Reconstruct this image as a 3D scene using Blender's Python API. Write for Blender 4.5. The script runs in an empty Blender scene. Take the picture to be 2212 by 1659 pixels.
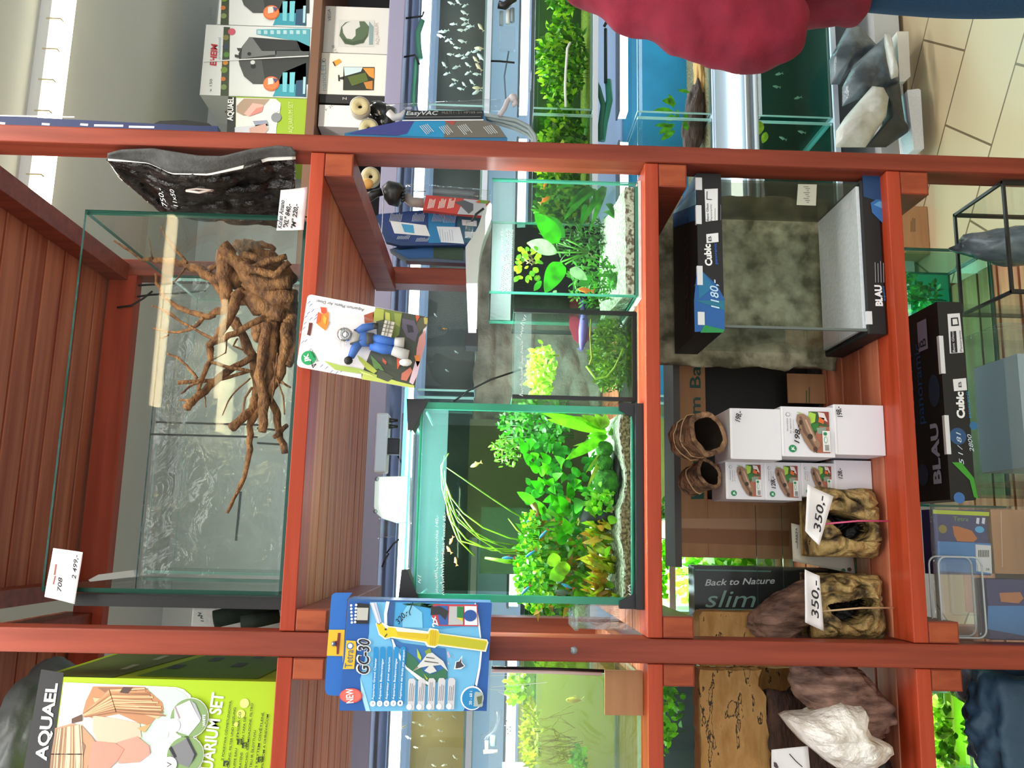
import bpy, math, random
from mathutils import Vector as V3, Matrix, noise
random.seed(7)
SC = bpy.context.scene
COL = SC.collection
rnd = random.uniform

# ------------------------------------------------------------------ camera
CAM_F, CAM_D, CAM_H = 1850.0, 1.45, 1.6
TH, PT, PHI = math.radians(10.1977), math.radians(1.3825), math.atan(.026)
FW = V3((math.sin(TH)*math.cos(PT), math.cos(TH)*math.cos(PT), -math.sin(PT)))
R0 = V3((math.cos(TH), -math.sin(TH), 0)); U0 = R0.cross(FW)
CR = math.cos(PHI)*R0 + math.sin(PHI)*U0
CU = math.cos(PHI)*U0 - math.sin(PHI)*R0
CC = V3((0, -CAM_D, CAM_H))
def ray(x, y): return FW*CAM_F + CR*(829.5-y) + CU*(1106-x)
def W(x, y, Y):
    d = ray(x, y); return CC + d*((Y-CC.y)/d.y)
def WZ(x, y, Z):
    d = ray(x, y); return CC + d*((Z-CC.z)/d.z)
def WX(x, y, X):
    d = ray(x, y); return CC + d*((X-CC.x)/d.x)
def mpp(Y): return (Y+CAM_D)/CAM_F          # metres per photo pixel at depth Y
cam = bpy.data.cameras.new('camera'); camo = bpy.data.objects.new('camera', cam); COL.objects.link(camo)
cam.sensor_fit = 'HORIZONTAL'; cam.sensor_width = 36; cam.lens = CAM_F/2212*36; cam.clip_start = .02
mx = Matrix.Identity(4)
for i in range(3):
    mx[i][0] = -CU[i]; mx[i][1] = CR[i]; mx[i][2] = -FW[i]; mx[i][3] = CC[i]
camo.matrix_world = mx
SC.camera = camo
SC.view_settings.view_transform = 'Standard'; SC.view_settings.look = 'None'
SC.view_settings.gamma = 1; SC.view_settings.use_curve_mapping = False
SC.view_settings.exposure = 0.0
try:
    SC.cycles.max_bounces = 8; SC.cycles.diffuse_bounces = 3; SC.cycles.glossy_bounces = 3
    SC.cycles.transparent_max_bounces = 40; SC.cycles.transmission_bounces = 4
    SC.cycles.caustics_reflective = False; SC.cycles.caustics_refractive = False
    SC.cycles.sample_clamp_indirect = 4
except Exception: pass

# ------------------------------------------------------------------ materials
MATS = {}
def lin(c):
    if isinstance(c, str):
        c = [int(c[i:i+2], 16)/255 for i in (1, 3, 5)]
    return [(v/12.92 if v <= .04045 else ((v+.055)/1.055)**2.4) for v in c[:3]] + [1]
def newmat(name):
    m = bpy.data.materials.new(name); m.use_nodes = True
    nt = m.node_tree; b = nt.nodes.get('Principled BSDF'); return m, nt, b
def pmat(name, c, rough=.6, metal=0, emit=None, es=0, spec=None, c2=None, scale=20, stretch=(1,1,1), bump=0, bscale=None, detail=4, ramp=(.35,.65), coat=0, trans=0):
    m, nt, b = newmat(name); L = nt.links
    b.inputs['Base Color'].default_value = lin(c); b.inputs['Roughness'].default_value = rough; b.inputs['Metallic'].default_value = metal
    if spec is not None: b.inputs['Specular IOR Level'].default_value = spec
    if coat: b.inputs['Coat Weight'].default_value = coat; b.inputs['Coat Roughness'].default_value = .15
    if emit: b.inputs['Emission Color'].default_value = lin(emit); b.inputs['Emission Strength'].default_value = es
    if c2 or bump:
        tc = nt.nodes.new('ShaderNodeTexCoord'); mp = nt.nodes.new('ShaderNodeMapping'); L.new(tc.outputs['Object'], mp.inputs[0])
        mp.inputs['Scale'].default_value = stretch
        n = nt.nodes.new('ShaderNodeTexNoise'); n.inputs['Scale'].default_value = scale; n.inputs['Detail'].default_value = detail
        L.new(mp.outputs[0], n.inputs['Vector'])
        if c2:
            r = nt.nodes.new('ShaderNodeValToRGB'); r.color_ramp.elements[0].position = ramp[0]; r.color_ramp.elements[1].position = ramp[1]
            r.color_ramp.elements[0].color = lin(c); r.color_ramp.elements[1].color = lin(c2)
            L.new(n.outputs['Fac'], r.inputs[0]); L.new(r.outputs[0], b.inputs['Base Color'])
        if bump:
            n2 = n
            if bscale:
                n2 = nt.nodes.new('ShaderNodeTexNoise'); n2.inputs['Scale'].default_value = bscale; n2.inputs['Detail'].default_value = 5
                L.new(mp.outputs[0], n2.inputs['Vector'])
            bp = nt.nodes.new('ShaderNodeBump'); bp.inputs['Strength'].default_value = bump; bp.inputs['Distance'].default_value = .01
            L.new(n2.outputs['Fac'], bp.inputs['Height']); L.new(bp.outputs[0], b.inputs['Normal'])
    if trans:
        tr = nt.nodes.new('ShaderNodeBsdfTranslucent'); mi = nt.nodes.new('ShaderNodeMixShader'); mi.inputs[0].default_value = trans
        src = b.inputs['Base Color'].links
        if src: L.new(src[0].from_socket, tr.inputs[0])
        else: tr.inputs[0].default_value = lin(c)
        L.new(b.outputs[0], mi.inputs[1]); L.new(tr.outputs[0], mi.inputs[2])
        L.new(mi.outputs[0], nt.nodes['Material Output'].inputs[0])
    MATS[name] = m; return m
def glass(name, tint, refl=.9, f0=.03, rough=0, bump=0, bscale=30, haze=0, hcol='#ffffff'):
    """thin clear sheet: see-through with a mirror that grows towards grazing angles"""
    m, nt, b = newmat(name); L = nt.links; nt.nodes.remove(b); out = nt.nodes['Material Output']
    t = nt.nodes.new('ShaderNodeBsdfTransparent'); t.inputs[0].default_value = list(tint)+[1]
    g = nt.nodes.new('ShaderNodeBsdfGlossy'); g.inputs['Roughness'].default_value = rough
    lw = nt.nodes.new('ShaderNodeLayerWeight'); lw.inputs[0].default_value = .5
    p = nt.nodes.new('ShaderNodeMath'); p.operation = 'POWER'; p.inputs[1].default_value = 5; L.new(lw.outputs['Facing'], p.inputs[0])
    q = nt.nodes.new('ShaderNodeMath'); q.operation = 'MULTIPLY_ADD'; q.inputs[1].default_value = refl; q.inputs[2].default_value = f0; L.new(p.outputs[0], q.inputs[0])
    mi = nt.nodes.new('ShaderNodeMixShader'); L.new(q.outputs[0], mi.inputs[0]); L.new(t.outputs[0], mi.inputs[1]); L.new(g.outputs[0], mi.inputs[2])
    if bump:
        tc = nt.nodes.new('ShaderNodeTexCoord')
        n = nt.nodes.new('ShaderNodeTexNoise'); n.inputs['Scale'].default_value = bscale; n.inputs['Detail'].default_value = 4; n.inputs['Distortion'].default_value = 1.5
        L.new(tc.outputs['Object'], n.inputs['Vector'])
        bp = nt.nodes.new('ShaderNodeBump'); bp.inputs['Strength'].default_value = bump; bp.inputs['Distance'].default_value = .01
        L.new(n.outputs['Fac'], bp.inputs['Height']); L.new(bp.outputs[0], g.inputs['Normal'])
    last = mi
    if haze:
        d = nt.nodes.new('ShaderNodeBsdfDiffuse'); d.inputs[0].default_value = lin(hcol)
        m2 = nt.nodes.new('ShaderNodeMixShader'); m2.inputs[0].default_value = haze; L.new(mi.outputs[0], m2.inputs[1]); L.new(d.outputs[0], m2.inputs[2]); last = m2
    L.new(last.outputs[0], out.inputs[0]); MATS[name] = m; return m
def emat(name, c, s):
    m, nt, b = newmat(name); nt.nodes.remove(b); e = nt.nodes.new('ShaderNodeEmission'); e.inputs[0].default_value = lin(c); e.inputs[1].default_value = s
    nt.links.new(e.outputs[0], nt.nodes['Material Output'].inputs[0]); MATS[name] = m; return m
def gm(n):
    if n in MATS: return MATS[n]
    if n.startswith('#'): return pmat(n, n[:7], .55)
    if n.startswith('gloss#'): return pmat(n, n[5:12], .18)
    if n.startswith('leaf#'):
        h = n[4:11]; d = '#'+''.join('%02x' % int(int(h[i:i+2], 16)*.66) for i in (1, 3, 5)); return pmat(n, d, .4, c2=h, scale=55, trans=.35, ramp=(.3,.62), detail=3)
    raise KeyError(n)

pmat('wood', '#76301f', .45, spec=.3, c2='#93422f', scale=40, stretch=(1,1,.06), bump=.1, detail=7)
pmat('wood_x', '#983418', .45, spec=.3, c2='#b0452a', scale=44, stretch=(.06,1,1), bump=.1, detail=7)
pmat('slat', '#a4533a', .55, spec=.3, c2='#c87a5c', scale=40, stretch=(.05,1,1), bump=.1, detail=7)
pmat('endgrain', '#a4502f', .6, spec=.3, c2='#8e3f26', scale=60, stretch=(1,1,.3), bump=.1)
pmat('ceiling_paint', '#d3dbda', .9, c2='#ccd4d3', scale=2)
pmat('wall_paint', '#d4dad9', .9, c2='#ccd3d2', scale=2)
pmat('root', '#5f3a20', .75, c2='#a87444', scale=42, stretch=(1,1,1.6), bump=.8, bscale=130, detail=7)
pmat('card', '#a87b55', .85, c2='#b48760', scale=6, stretch=(1,1,8))
pmat('stone_grey', '#55564f', .8, c2='#85847a', scale=17, bump=1, bscale=30, detail=9)
pmat('stone_moss', '#5b573f', .85, c2='#b5ae8e', scale=26, bump=1, bscale=34, detail=9)
pmat('sandstone', '#b98c52', .85, c2='#a67a42', scale=7, bump=.5, bscale=22, detail=8)
pmat('bark', '#4c392c', .8, c2='#8a6a4c', scale=50, stretch=(1,1,3), bump=.8, bscale=30, detail=7)
pmat('bark_gold', '#3d2f18', .7, c2='#b89c62', scale=34, bump=1, bscale=80, detail=8, ramp=(.38,.58))
pmat('petrified', '#4a322c', .75, c2='#a07c6c', scale=24, stretch=(2.2,1,.7), bump=1, bscale=44, detail=9)
pmat('darkwood', '#3a2620', .7, c2='#5a3d33', scale=26, stretch=(1,1,4), bump=.9, bscale=50)
pmat('white_rock', '#bcae9e', .85, c2='#f1ece6', scale=26, bump=1, bscale=60, detail=9, ramp=(.3,.5))
pmat('terracotta', '#4e382a', .8, c2='#ac8462', scale=48, bump=.9, bscale=110, detail=7)
pmat('black_rock', '#0c0b0b', .2, c2='#35302d', scale=40, bump=1.0, bscale=70, detail=9)
pmat('felt', '#4b4b4a', .95, c2='#5a5a58', scale=60, bump=.3, bscale=200)
pmat('foam_white', '#eceae4', .8, bump=.2, scale=120)
pmat('black_plastic', '#141416', .4)
pmat('black_gloss', '#0c0c0e', .15)
pmat('dark_foam', '#1f2b22', .9, c2='#2c382d', scale=40, bump=.3)
pmat('silicone', '#0f1110', .45)
pmat('white_plastic', '#eef0f0', .35)
pmat('grey_metal', '#8f949c', .35, metal=.6)
pmat('chrome', '#d8dade', .12, metal=1)
pmat('paper', '#f2f0f2', .7)
pmat('red_cloth', '#8c1c34', .92, c2='#7a172e', scale=14, bump=1, bscale=13, detail=3)
pmat('denim', '#1f466b', .9, c2='#1a3c5e', scale=260, bump=.3, bscale=14)
pmat('skin', '#d9a587', .5)
pmat('hair', '#3a2a1c', .6, c2='#4a3524', scale=60, stretch=(1,1,.2), bump=.4)
pmat('sponge', '#e6d6a4', .8, c2='#dccb97', scale=80, bump=.3)
pmat('gravel_light', '#7c8874', .85, c2='#c9d1ba', scale=170, bump=1, bscale=170, detail=2)
pmat('gravel_mix', '#7a6650', .85, c2='#e8e4d2', scale=150, bump=1, bscale=150, detail=2, ramp=(.4,.55))
pmat('gravel_brown', '#5a4630', .85, c2='#b09a70', scale=190, bump=1, bscale=190, detail=2)
pmat('moss', '#1d5a12', .85, c2='#3f8f1c', scale=70, bump=1, bscale=110)
pmat('edge', '#3f9f86', .15, c2='#59b59c', scale=6, trans=.5)
pmat('edge_dark', '#24564a', .15, trans=.4)
pmat('edge_pale', '#a9cfc6', .15, trans=.5)
pmat('styro', '#e8ebf2', .85, c2='#dfe3ea', scale=120, bump=.2)
pmat('plast_bag_dark', '#2a2d2d', .45, c2='#474b4a', scale=6, bump=.6, bscale=16)
pmat('bag_grey', '#3e4750', .22, c2='#7e8c96', scale=9, bump=.9, bscale=14, detail=6)
pmat('bag_white', '#d5d8d6', .3, c2='#b9b9b0', scale=14, bump=.5, bscale=20)
pmat('blue_bag', '#25425c', .5, c2='#35566f', scale=8, bump=.6, bscale=12)
pmat('blue_back', '#075f80', .6, c2='#0d7094', scale=5)
pmat('amber_back', '#8a6a2c', .6, c2='#6b5220', scale=4)
pmat('olive_back', '#8c8a3c', .6, c2='#7d7c3a', scale=4)
pmat('dark_back', '#0e1614', .6, c2='#1a2320', scale=8)
pmat('darkbrown_back', '#1b1712', .7, c2='#2c241b', scale=8)
pmat('green_back', '#06201c', .5, c2='#0a2c28', scale=5)
pmat('teal_back', '#1c6a54', .5, c2='#2a9a78', scale=5)
pmat('equip_white', '#c7d6ee', .45)
glass('glass', (.97,.988,.98), f0=.008)
glass('glass_clear', (.97,.988,.98), refl=.6, f0=.0015)
glass('glass_dark', (.20,.27,.22), refl=0, f0=0)
glass('glass_dim', (.62,.66,.55), refl=0, f0=0)
glass('glass_olive', (.75,.76,.7), refl=.5, f0=.02, rough=.1, haze=.45, hcol='#5f604e')  # side pane's reflection put in as a grey-olive haze
glass('glass_film', (.95,.965,.965), refl=.5, f0=.045, rough=.12, bump=.7, bscale=11, haze=.035)
glass('clear_plastic', (.945,.96,.97), refl=.8, f0=.035, rough=.06, bump=.35, bscale=14, haze=.018)
glass('bubble', (.98,.98,.98), refl=.5, f0=.02, rough=.05)
glass('condensation', (.9,.96,.95), refl=0, f0=0, haze=.27, hcol='#b0f0ee')  # lamp glow above the waterline painted as a pale cyan haze
glass('condensation_thin', (.95,.98,.97), refl=0, f0=0, haze=.16, hcol='#d6ecec')  # fainter painted glow for the two smaller tanks
glass('water', (.90,.975,.935), refl=0, f0=.0)
glass('water_green', (.78,.93,.66), refl=.2, f0=.0)
glass('water_deep', (.62,.86,.80), refl=.2, f0=.0)
glass('water_clear', (.95,.985,.975), refl=.2, f0=.0)
glass('smoke', (.72,.76,.78), refl=.6, f0=.05, rough=.1, bump=.4, bscale=20)
emat('lamp_warm', '#fff1d2', 9.0)
emat('lamp_front', '#ffe9b8', 52.0)
emat('lamp_far', '#ffe9b8', 34.0)
emat('lamp_soft', '#ffe6ae', 1.5)
emat('lamp_white', '#f2fbff', 14.0)
emat('lamp_cool', '#d2ecff', 9.0)
emat('lamp_blue', '#4d9dff', 6.0)
emat('flood_white', '#f6fffb', 6.0)
emat('lamp_arm', '#f4faff', 2.2)
m, nt, b = newmat('sand_vein'); MATS['sand_vein'] = m
tc = nt.nodes.new('ShaderNodeTexCoord'); mp = nt.nodes.new('ShaderNodeMapping'); nt.links.new(tc.outputs['Object'], mp.inputs[0]); mp.inputs['Rotation'].default_value = (0, .6, 0); mp.inputs['Scale'].default_value = (1.2, 1, 3.4)
n = nt.nodes.new('ShaderNodeTexNoise'); n.inputs['Scale'].default_value = 17; n.inputs['Detail'].default_value = 5; n.inputs['Roughness'].default_value = .55; nt.links.new(mp.outputs[0], n.inputs['Vector'])
r = nt.nodes.new('ShaderNodeValToRGB'); r.color_ramp.elements[0].position = .30; r.color_ramp.elements[0].color = lin('#a5773f'); r.color_ramp.elements[1].position = .60; r.color_ramp.elements[1].color = lin('#bd9158')
for ps, cl in ((.615, '#2c241a'), (.632, '#2c241a'), (.65, '#b58a50')): e = r.color_ramp.elements.new(ps); e.color = lin(cl)
nt.links.new(n.outputs['Fac'], r.inputs[0]); nt.links.new(r.outputs[0], b.inputs['Base Color']); b.inputs['Roughness'].default_value = .85
bp = nt.nodes.new('ShaderNodeBump'); bp.inputs['Strength'].default_value = .6; bp.inputs['Distance'].default_value = .01; nt.links.new(n.outputs['Fac'], bp.inputs['Height']); nt.links.new(bp.outputs[0], b.inputs['Normal'])
m, nt, b = newmat('tile'); MATS['tile'] = m
tc = nt.nodes.new('ShaderNodeTexCoord'); mp = nt.nodes.new('ShaderNodeMapping'); nt.links.new(tc.outputs['Object'], mp.inputs[0])
mp.inputs['Rotation'].default_value = (0, 0, math.radians(38)); mp.inputs['Location'].default_value = (.08, .12, 0)
bt = nt.nodes.new('ShaderNodeTexBrick'); nt.links.new(mp.outputs[0], bt.inputs['Vector'])
bt.inputs['Color1'].default_value = lin('#c9b694'); bt.inputs['Color2'].default_value = lin('#c3ae8a'); bt.inputs['Mortar'].default_value = lin('#6e5b40')
bt.inputs['Scale'].default_value = 1; bt.inputs['Mortar Size'].default_value = .004; bt.inputs['Brick Width'].default_value = .5; bt.inputs['Row Height'].default_value = .33
nt.links.new(bt.outputs[0], b.inputs['Base Color']); b.inputs['Roughness'].default_value = .35

# ------------------------------------------------------------------ mesh builder
TXT = {}
def glyphs(s, bold=0, shear=0):
    k = (s, bold, shear)
    if k not in TXT:
        cu = bpy.data.curves.new('t', 'FONT'); cu.body = s; cu.size = 1; cu.offset = bold; cu.shear = shear; cu.resolution_u = 3
        o = bpy.data.objects.new('t', cu); COL.objects.link(o)
        me = bpy.data.meshes.new_from_object(o.evaluated_get(bpy.context.evaluated_depsgraph_get()))
        TXT[k] = ([(v.co.x, v.co.y) for v in me.vertices], [tuple(p.vertices) for p in me.polygons])
        bpy.data.meshes.remove(me); bpy.data.objects.remove(o); bpy.data.curves.remove(cu)
    return TXT[k]

class MB:
    def __init__(s): s.v, s.f, s.mi, s.sm, s.mats = [], [], [], [], []
    def add(s, vs, fs, mat, smooth=False):
        if mat not in s.mats: s.mats.append(mat)
        k, b0 = s.mats.index(mat), len(s.v)
        s.v.extend([tuple(v) for v in vs])
        for f in fs:
            s.f.append([b0+i for i in f]); s.mi.append(k); s.sm.append(smooth)
    def hexa(s, p, mat):   # p: 4 front (ccw seen from front) + 4 back
        s.add(p, [(0,1,2,3), (5,4,7,6), (4,0,3,7), (1,5,6,2), (3,2,6,7), (4,5,1,0)], mat)
    def box(s, x0, x1, y0, y1, z0, z1, mat):
        s.hexa([(x0,y0,z0),(x1,y0,z0),(x1,y0,z1),(x0,y0,z1),(x0,y1,z0),(x1,y1,z0),(x1,y1,z1),(x0,y1,z1)], mat)
    def bar(s, a, b, w, h, mat, up=V3((0,0,1))):
        a, b = V3(a), V3(b); d = (b-a).normalized(); r = d.cross(up)
        if r.length < 1e-4: r = V3((1,0,0))
        r.normalize(); u = r.cross(d); r *= w/2; u *= h/2
        s.hexa([a-r-u, a+r-u, a+r+u, a-r+u, b-r-u, b+r-u, b+r+u, b-r+u], mat)
    def prism(s, pts, d, mat, mat_side=None):   # pts: polygon in space, d: extrusion vector
        pts = [V3(p) for p in pts]; d = V3(d); n = len(pts)
        s.add(pts + [p+d for p in pts], [tuple(range(n)), tuple(range(2*n-1, n-1, -1))], mat)
        s.add(pts + [p+d for p in pts], [(i, i+n, (i+1) % n+n, (i+1) % n) for i in range(n)], mat_side or mat)
    def tube(s, pts, r, mat, n=8, caps=True, smooth=True, flat=1):
        pts = [V3(p) for p in pts]; m = len(pts)
        rs = r if isinstance(r, (list, tuple)) else [r]*m
        if len(rs) != m: rs = [rs[0]+(rs[-1]-rs[0])*i/(m-1) for i in range(m)]
        vs, fs = [], []; up = None
        for i, p in enumerate(pts):
            d = (pts[min(i+1, m-1)]-pts[max(i-1, 0)])
            d = d.normalized() if d.length > 1e-9 else V3((0,0,1))
            if up is None: up = V3((0,0,1)) if abs(d.z) < .9 else V3((0,1,0))
            a = d.cross(up).normalized(); up = a.cross(d)
            for k in range(n):
                t = 2*math.pi*k/n; vs.append(p + (a*math.cos(t) + up*math.sin(t)*flat)*rs[i])
        for i in range(m-1):
            for k in range(n): fs.append((i*n+k, i*n+(k+1) % n, (i+1)*n+(k+1) % n, (i+1)*n+k))
        if caps: fs += [tuple(range(n-1, -1, -1)), tuple((m-1)*n+k for k in range(n))]
        s.add(vs, fs, mat, smooth)
    def ball(s, c, r, mat, n=12, noise_amp=0, freq=8, seed=0):
        c = V3(c); r = V3(r) if not isinstance(r, (int, float)) else V3((r, r, r))
        vs, fs = [], []; m = n//2+1
        for i in range(m+1):
            th = math.pi*i/m
            for k in range(n):
                ph = 2*math.pi*k/n; d = V3((math.sin(th)*math.cos(ph), math.sin(th)*math.sin(ph), math.cos(th)))
                q = 1 + (noise_amp*noise.noise(d*freq*.2+V3((seed, 0, 0))) if noise_amp else 0)
                vs.append(c + V3((d.x*r.x, d.y*r.y, d.z*r.z))*q)
        for i in range(m):
            for k in range(n): fs.append((i*n+k, (i+1)*n+k, (i+1)*n+(k+1) % n, i*n+(k+1) % n))
        s.add(vs, fs, mat, True)
    def lathe(s, o, axis, prof, mat, n=20):   # prof [(radius, along)]
        o, ax = V3(o), V3(axis).normalized(); a = ax.orthogonal().normalized(); b = ax.cross(a); vs, fs = [], []
        for r, h in prof:
            for k in range(n):
                t = 2*math.pi*k/n; vs.append(o + ax*h + (a*math.cos(t)+b*math.sin(t))*r)
        for i in range(len(prof)-1):
            for k in range(n): fs.append((i*n+k, i*n+(k+1) % n, (i+1)*n+(k+1) % n, (i+1)*n+k))
        s.add(vs, fs, mat, True)
    def leaf(s, a, b, w, mat, nrm=(0,-1,0), bend=.1, n=6, shape='oval', fold=.15):
        a, b = V3(a), V3(b); d = b-a; L = d.length
        if L < 1e-6: return
        nn = V3(nrm); sd = d.cross(nn)
        if sd.length < 1e-6: sd = d.orthogonal()
        sd.normalize(); nn = sd.cross(d).normalized(); vs, fs = [], []
        for i in range(n+1):
            t = i/n
            q = {'oval': math.sin(math.pi*min(1, t*.97+.03))**.75, 'blade': (1-t**3)*(.6+.4*min(1, t*4)), 'heart': math.sin(math.pi*t**.7)**.7 if t < 1 else 0}[shape]
            c = a + d*t + nn*(math.sin(math.pi*t)*bend*L); h = w*.5*max(q, .02)
            vs += [c - sd*h + nn*fold*h, c, c + sd*h + nn*fold*h]
        for i in range(n):
            k = i*3; fs += [(k, k+1, k+4, k+3), (k+1, k+2, k+5, k+4)]
        s.add(vs, fs, mat, True)
    def grid(s, fn, nu, nv, mat, smooth=True):
        s.add([fn(i/nu, j/nv) for j in range(nv+1) for i in range(nu+1)],
              [(j*(nu+1)+i, j*(nu+1)+i+1, (j+1)*(nu+1)+i+1, (j+1)*(nu+1)+i) for j in range(nv) for i in range(nu)], mat, smooth)
    def build(s, name, parent=None, bevel=0, solid=0, sub=0):
        me = bpy.data.meshes.new(name)
        org = V3((0, 0, 0))
        if parent is None and s.v:
            n = len(s.v); org = V3((sum(v[0] for v in s.v)/n, sum(v[1] for v in s.v)/n, min(v[2] for v in s.v)))
        elif parent is not None: org = V3(parent.get('_w', (0, 0, 0)))
        me.from_pydata([(v[0]-org.x, v[1]-org.y, v[2]-org.z) for v in s.v], [], s.f)
        for m_ in s.mats: me.materials.append(gm(m_))
        me.polygons.foreach_set('material_index', s.mi); me.polygons.foreach_set('use_smooth', s.sm); me.update()
        o = bpy.data.objects.new(name, me); COL.objects.link(o)
        if parent is None: o.location = org
        else: o.parent = parent
        o['_w'] = tuple(org)
        if bevel:
            b_ = o.modifiers.new('bevel', 'BEVEL'); b_.width = bevel; b_.segments = 2; b_.limit_method = 'ANGLE'; b_.angle_limit = math.radians(50)
        if solid:
            d_ = o.modifiers.new('solid', 'SOLIDIFY'); d_.thickness = solid
        if sub:
            u_ = o.modifiers.new('sub', 'SUBSURF'); u_.levels = sub; u_.render_levels = sub
        return o

def tag(o, label, cat, group=None, kind=None):
    o['label'] = label; o['category'] = cat
    if group: o['group'] = group
    if kind: o['kind'] = kind
    return o
def empty(name, loc, label, cat, group=None):
    o = bpy.data.objects.new(name, None); COL.objects.link(o); o.location = loc; o.empty_display_size = .05
    o['_w'] = tuple(loc); return tag(o, label, cat, group)
def copy_tree(o, loc, label=None, rot=None, scale=None):
    c = o.copy(); COL.objects.link(c); c.location = loc; c['_w'] = tuple(loc)
    if label: c['label'] = label
    if rot is not None: c.rotation_euler = rot
    if scale is not None: c.scale = scale
    def kids(src, dst):
        for ch in src.children:
            k = ch.copy(); COL.objects.link(k); k.parent = dst; kids(ch, k)
    kids(o, c)
    return c

def crop(x0, y0, sc): return lambda a, b: (x0+a/sc, y0+b/sc)
class Panel:
    """a flat face of a thing: o = a point on it, r / u = its right and up; prints are laid on it in thin layers"""
    def __init__(s, mb, o, r, u, eps=.0005):
        s.mb, s.o, s.r, s.u = mb, V3(o), V3(r).normalized(), V3(u).normalized(); s.n = s.r.cross(s.u).normalized(); s.u = s.n.cross(s.r); s.e = eps
    def P(s, x, y, l=1): return s.o + s.r*x + s.u*y + s.n*(s.e*l)
    def at(s, x, y):       # photo pixel -> panel coordinates
        d = ray(x, y); t = (s.o-CC).dot(s.n)/d.dot(s.n); p = CC + d*t - s.o; return (p.dot(s.r), p.dot(s.u))
    def poly(s, pts, mat, l=1):
        ps = [s.P(x, y, l) for x, y in pts]
        a = sum(pts[i][0]*pts[(i+1) % len(pts)][1]-pts[(i+1) % len(pts)][0]*pts[i][1] for i in range(len(pts)))
        if a < 0: ps.reverse()
        s.mb.add(ps, [tuple(range(len(ps)))], mat)
    def rect(s, x0, y0, x1, y1, mat, l=1): s.poly([(x0,y0),(x1,y0),(x1,y1),(x0,y1)], mat, l)
    def disc(s, cx, cy, rx, ry, mat, l=1, n=24): s.poly([(cx+rx*math.cos(2*math.pi*i/n), cy+ry*math.sin(2*math.pi*i/n)) for i in range(n)], mat, l)
    def line(s, pts, w, mat, l=1):
        for i in range(len(pts)-1):
            a, b = V3((*pts[i], 0)), V3((*pts[i+1], 0)); d = b-a
            if d.length < 1e-9: continue
            d.normalize(); q = V3((-d.y, d.x, 0))*w/2; a -= d*w*.3; b += d*w*.3
            s.poly([(a-q)[:2], (b-q)[:2], (b+q)[:2], (a+q)[:2]], mat, l)
    def text(s, t, a, b, mat, l=2, h=None, bold=0, shear=0):
        """text fitted from panel point a to panel point b along its baseline, h = capital height"""
        g, f = glyphs(t, bold, shear)
        if not g: return
        a, b = V3((*a, 0)), V3((*b, 0)); d = b-a; x0 = min(p[0] for p in g); x1 = max(p[0] for p in g)
        k = d.length/max(x1-x0, 1e-6); ky = k if h is None else h/.70; d.normalize(); q = V3((-d.y, d.x, 0))
        vs = []
        for x, y in g:
            p = a + d*((x-x0)*k) + q*(y*ky); vs.append(s.P(p.x, p.y, l))
        s.mb.add(vs, f, mat)
    # the same, with photo pixels
    def ipoly(s, pts, mat, l=1): s.poly([s.at(*p) for p in pts], mat, l)
    def iline(s, pts, wpx, mat, l=1):
        q = [s.at(*p) for p in pts]; k = math.dist(q[0], q[1])/max(1e-6, math.dist(pts[0], pts[1])); s.line(q, wpx*k, mat, l)
    def itext(s, t, a, b, mat, l=2, h=None, bold=0, shear=0):
        p, q = s.at(*a), s.at(*b); k = math.dist(p, q)/math.dist(a, b); s.text(t, p, q, mat, l, h and h*k, bold, shear)
    def idisc(s, c, r, mat, l=1, ry=None):
        p = s.at(*c); q = s.at(c[0]+10, c[1]); k = math.dist(p, q)/10; s.disc(p[0], p[1], (ry or r)*k, r*k, mat, l)
    def scrib(s, a, b, hpx, mat, l=2, wpx=1.5, n=None, seed=1):   # unreadable handwriting
        R = random.Random(seed); L = math.dist(a, b); n = n or int(L/hpx*2.6); d = ((b[0]-a[0])/L, (b[1]-a[1])/L); q = (d[1], -d[0])
        pts = []
        for i in range(n+1):
            t = L*i/n; h = (hpx*R.uniform(.35, .75) if i % 2 else -hpx*R.uniform(0, .2)); h = hpx*1.1 if (i % 2 and R.random() < .2) else h
            pts.append((a[0]+d[0]*t+q[0]*h, a[1]+d[1]*t+q[1]*h))
        run = []
        for i, p in enumerate(pts):
            run.append(p)
            if R.random() < .14 or i == len(pts)-1:
                if len(run) > 1: s.iline(run, wpx, mat, l)
                run = []
    def lines(s, a, b, down, n, wpx, mat, l=2, seed=1):  # paragraph of tiny unreadable print
        R = random.Random(seed)
        for i in range(n):
            t = i/max(1, n-1); o = (down[0]*t, down[1]*t); k = R.uniform(.7, 1)
            s.iline([(a[0]+o[0], a[1]+o[1]), (a[0]+(b[0]-a[0])*k+o[0], a[1]+(b[1]-a[1])*k+o[1])], wpx, mat, l)

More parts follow.
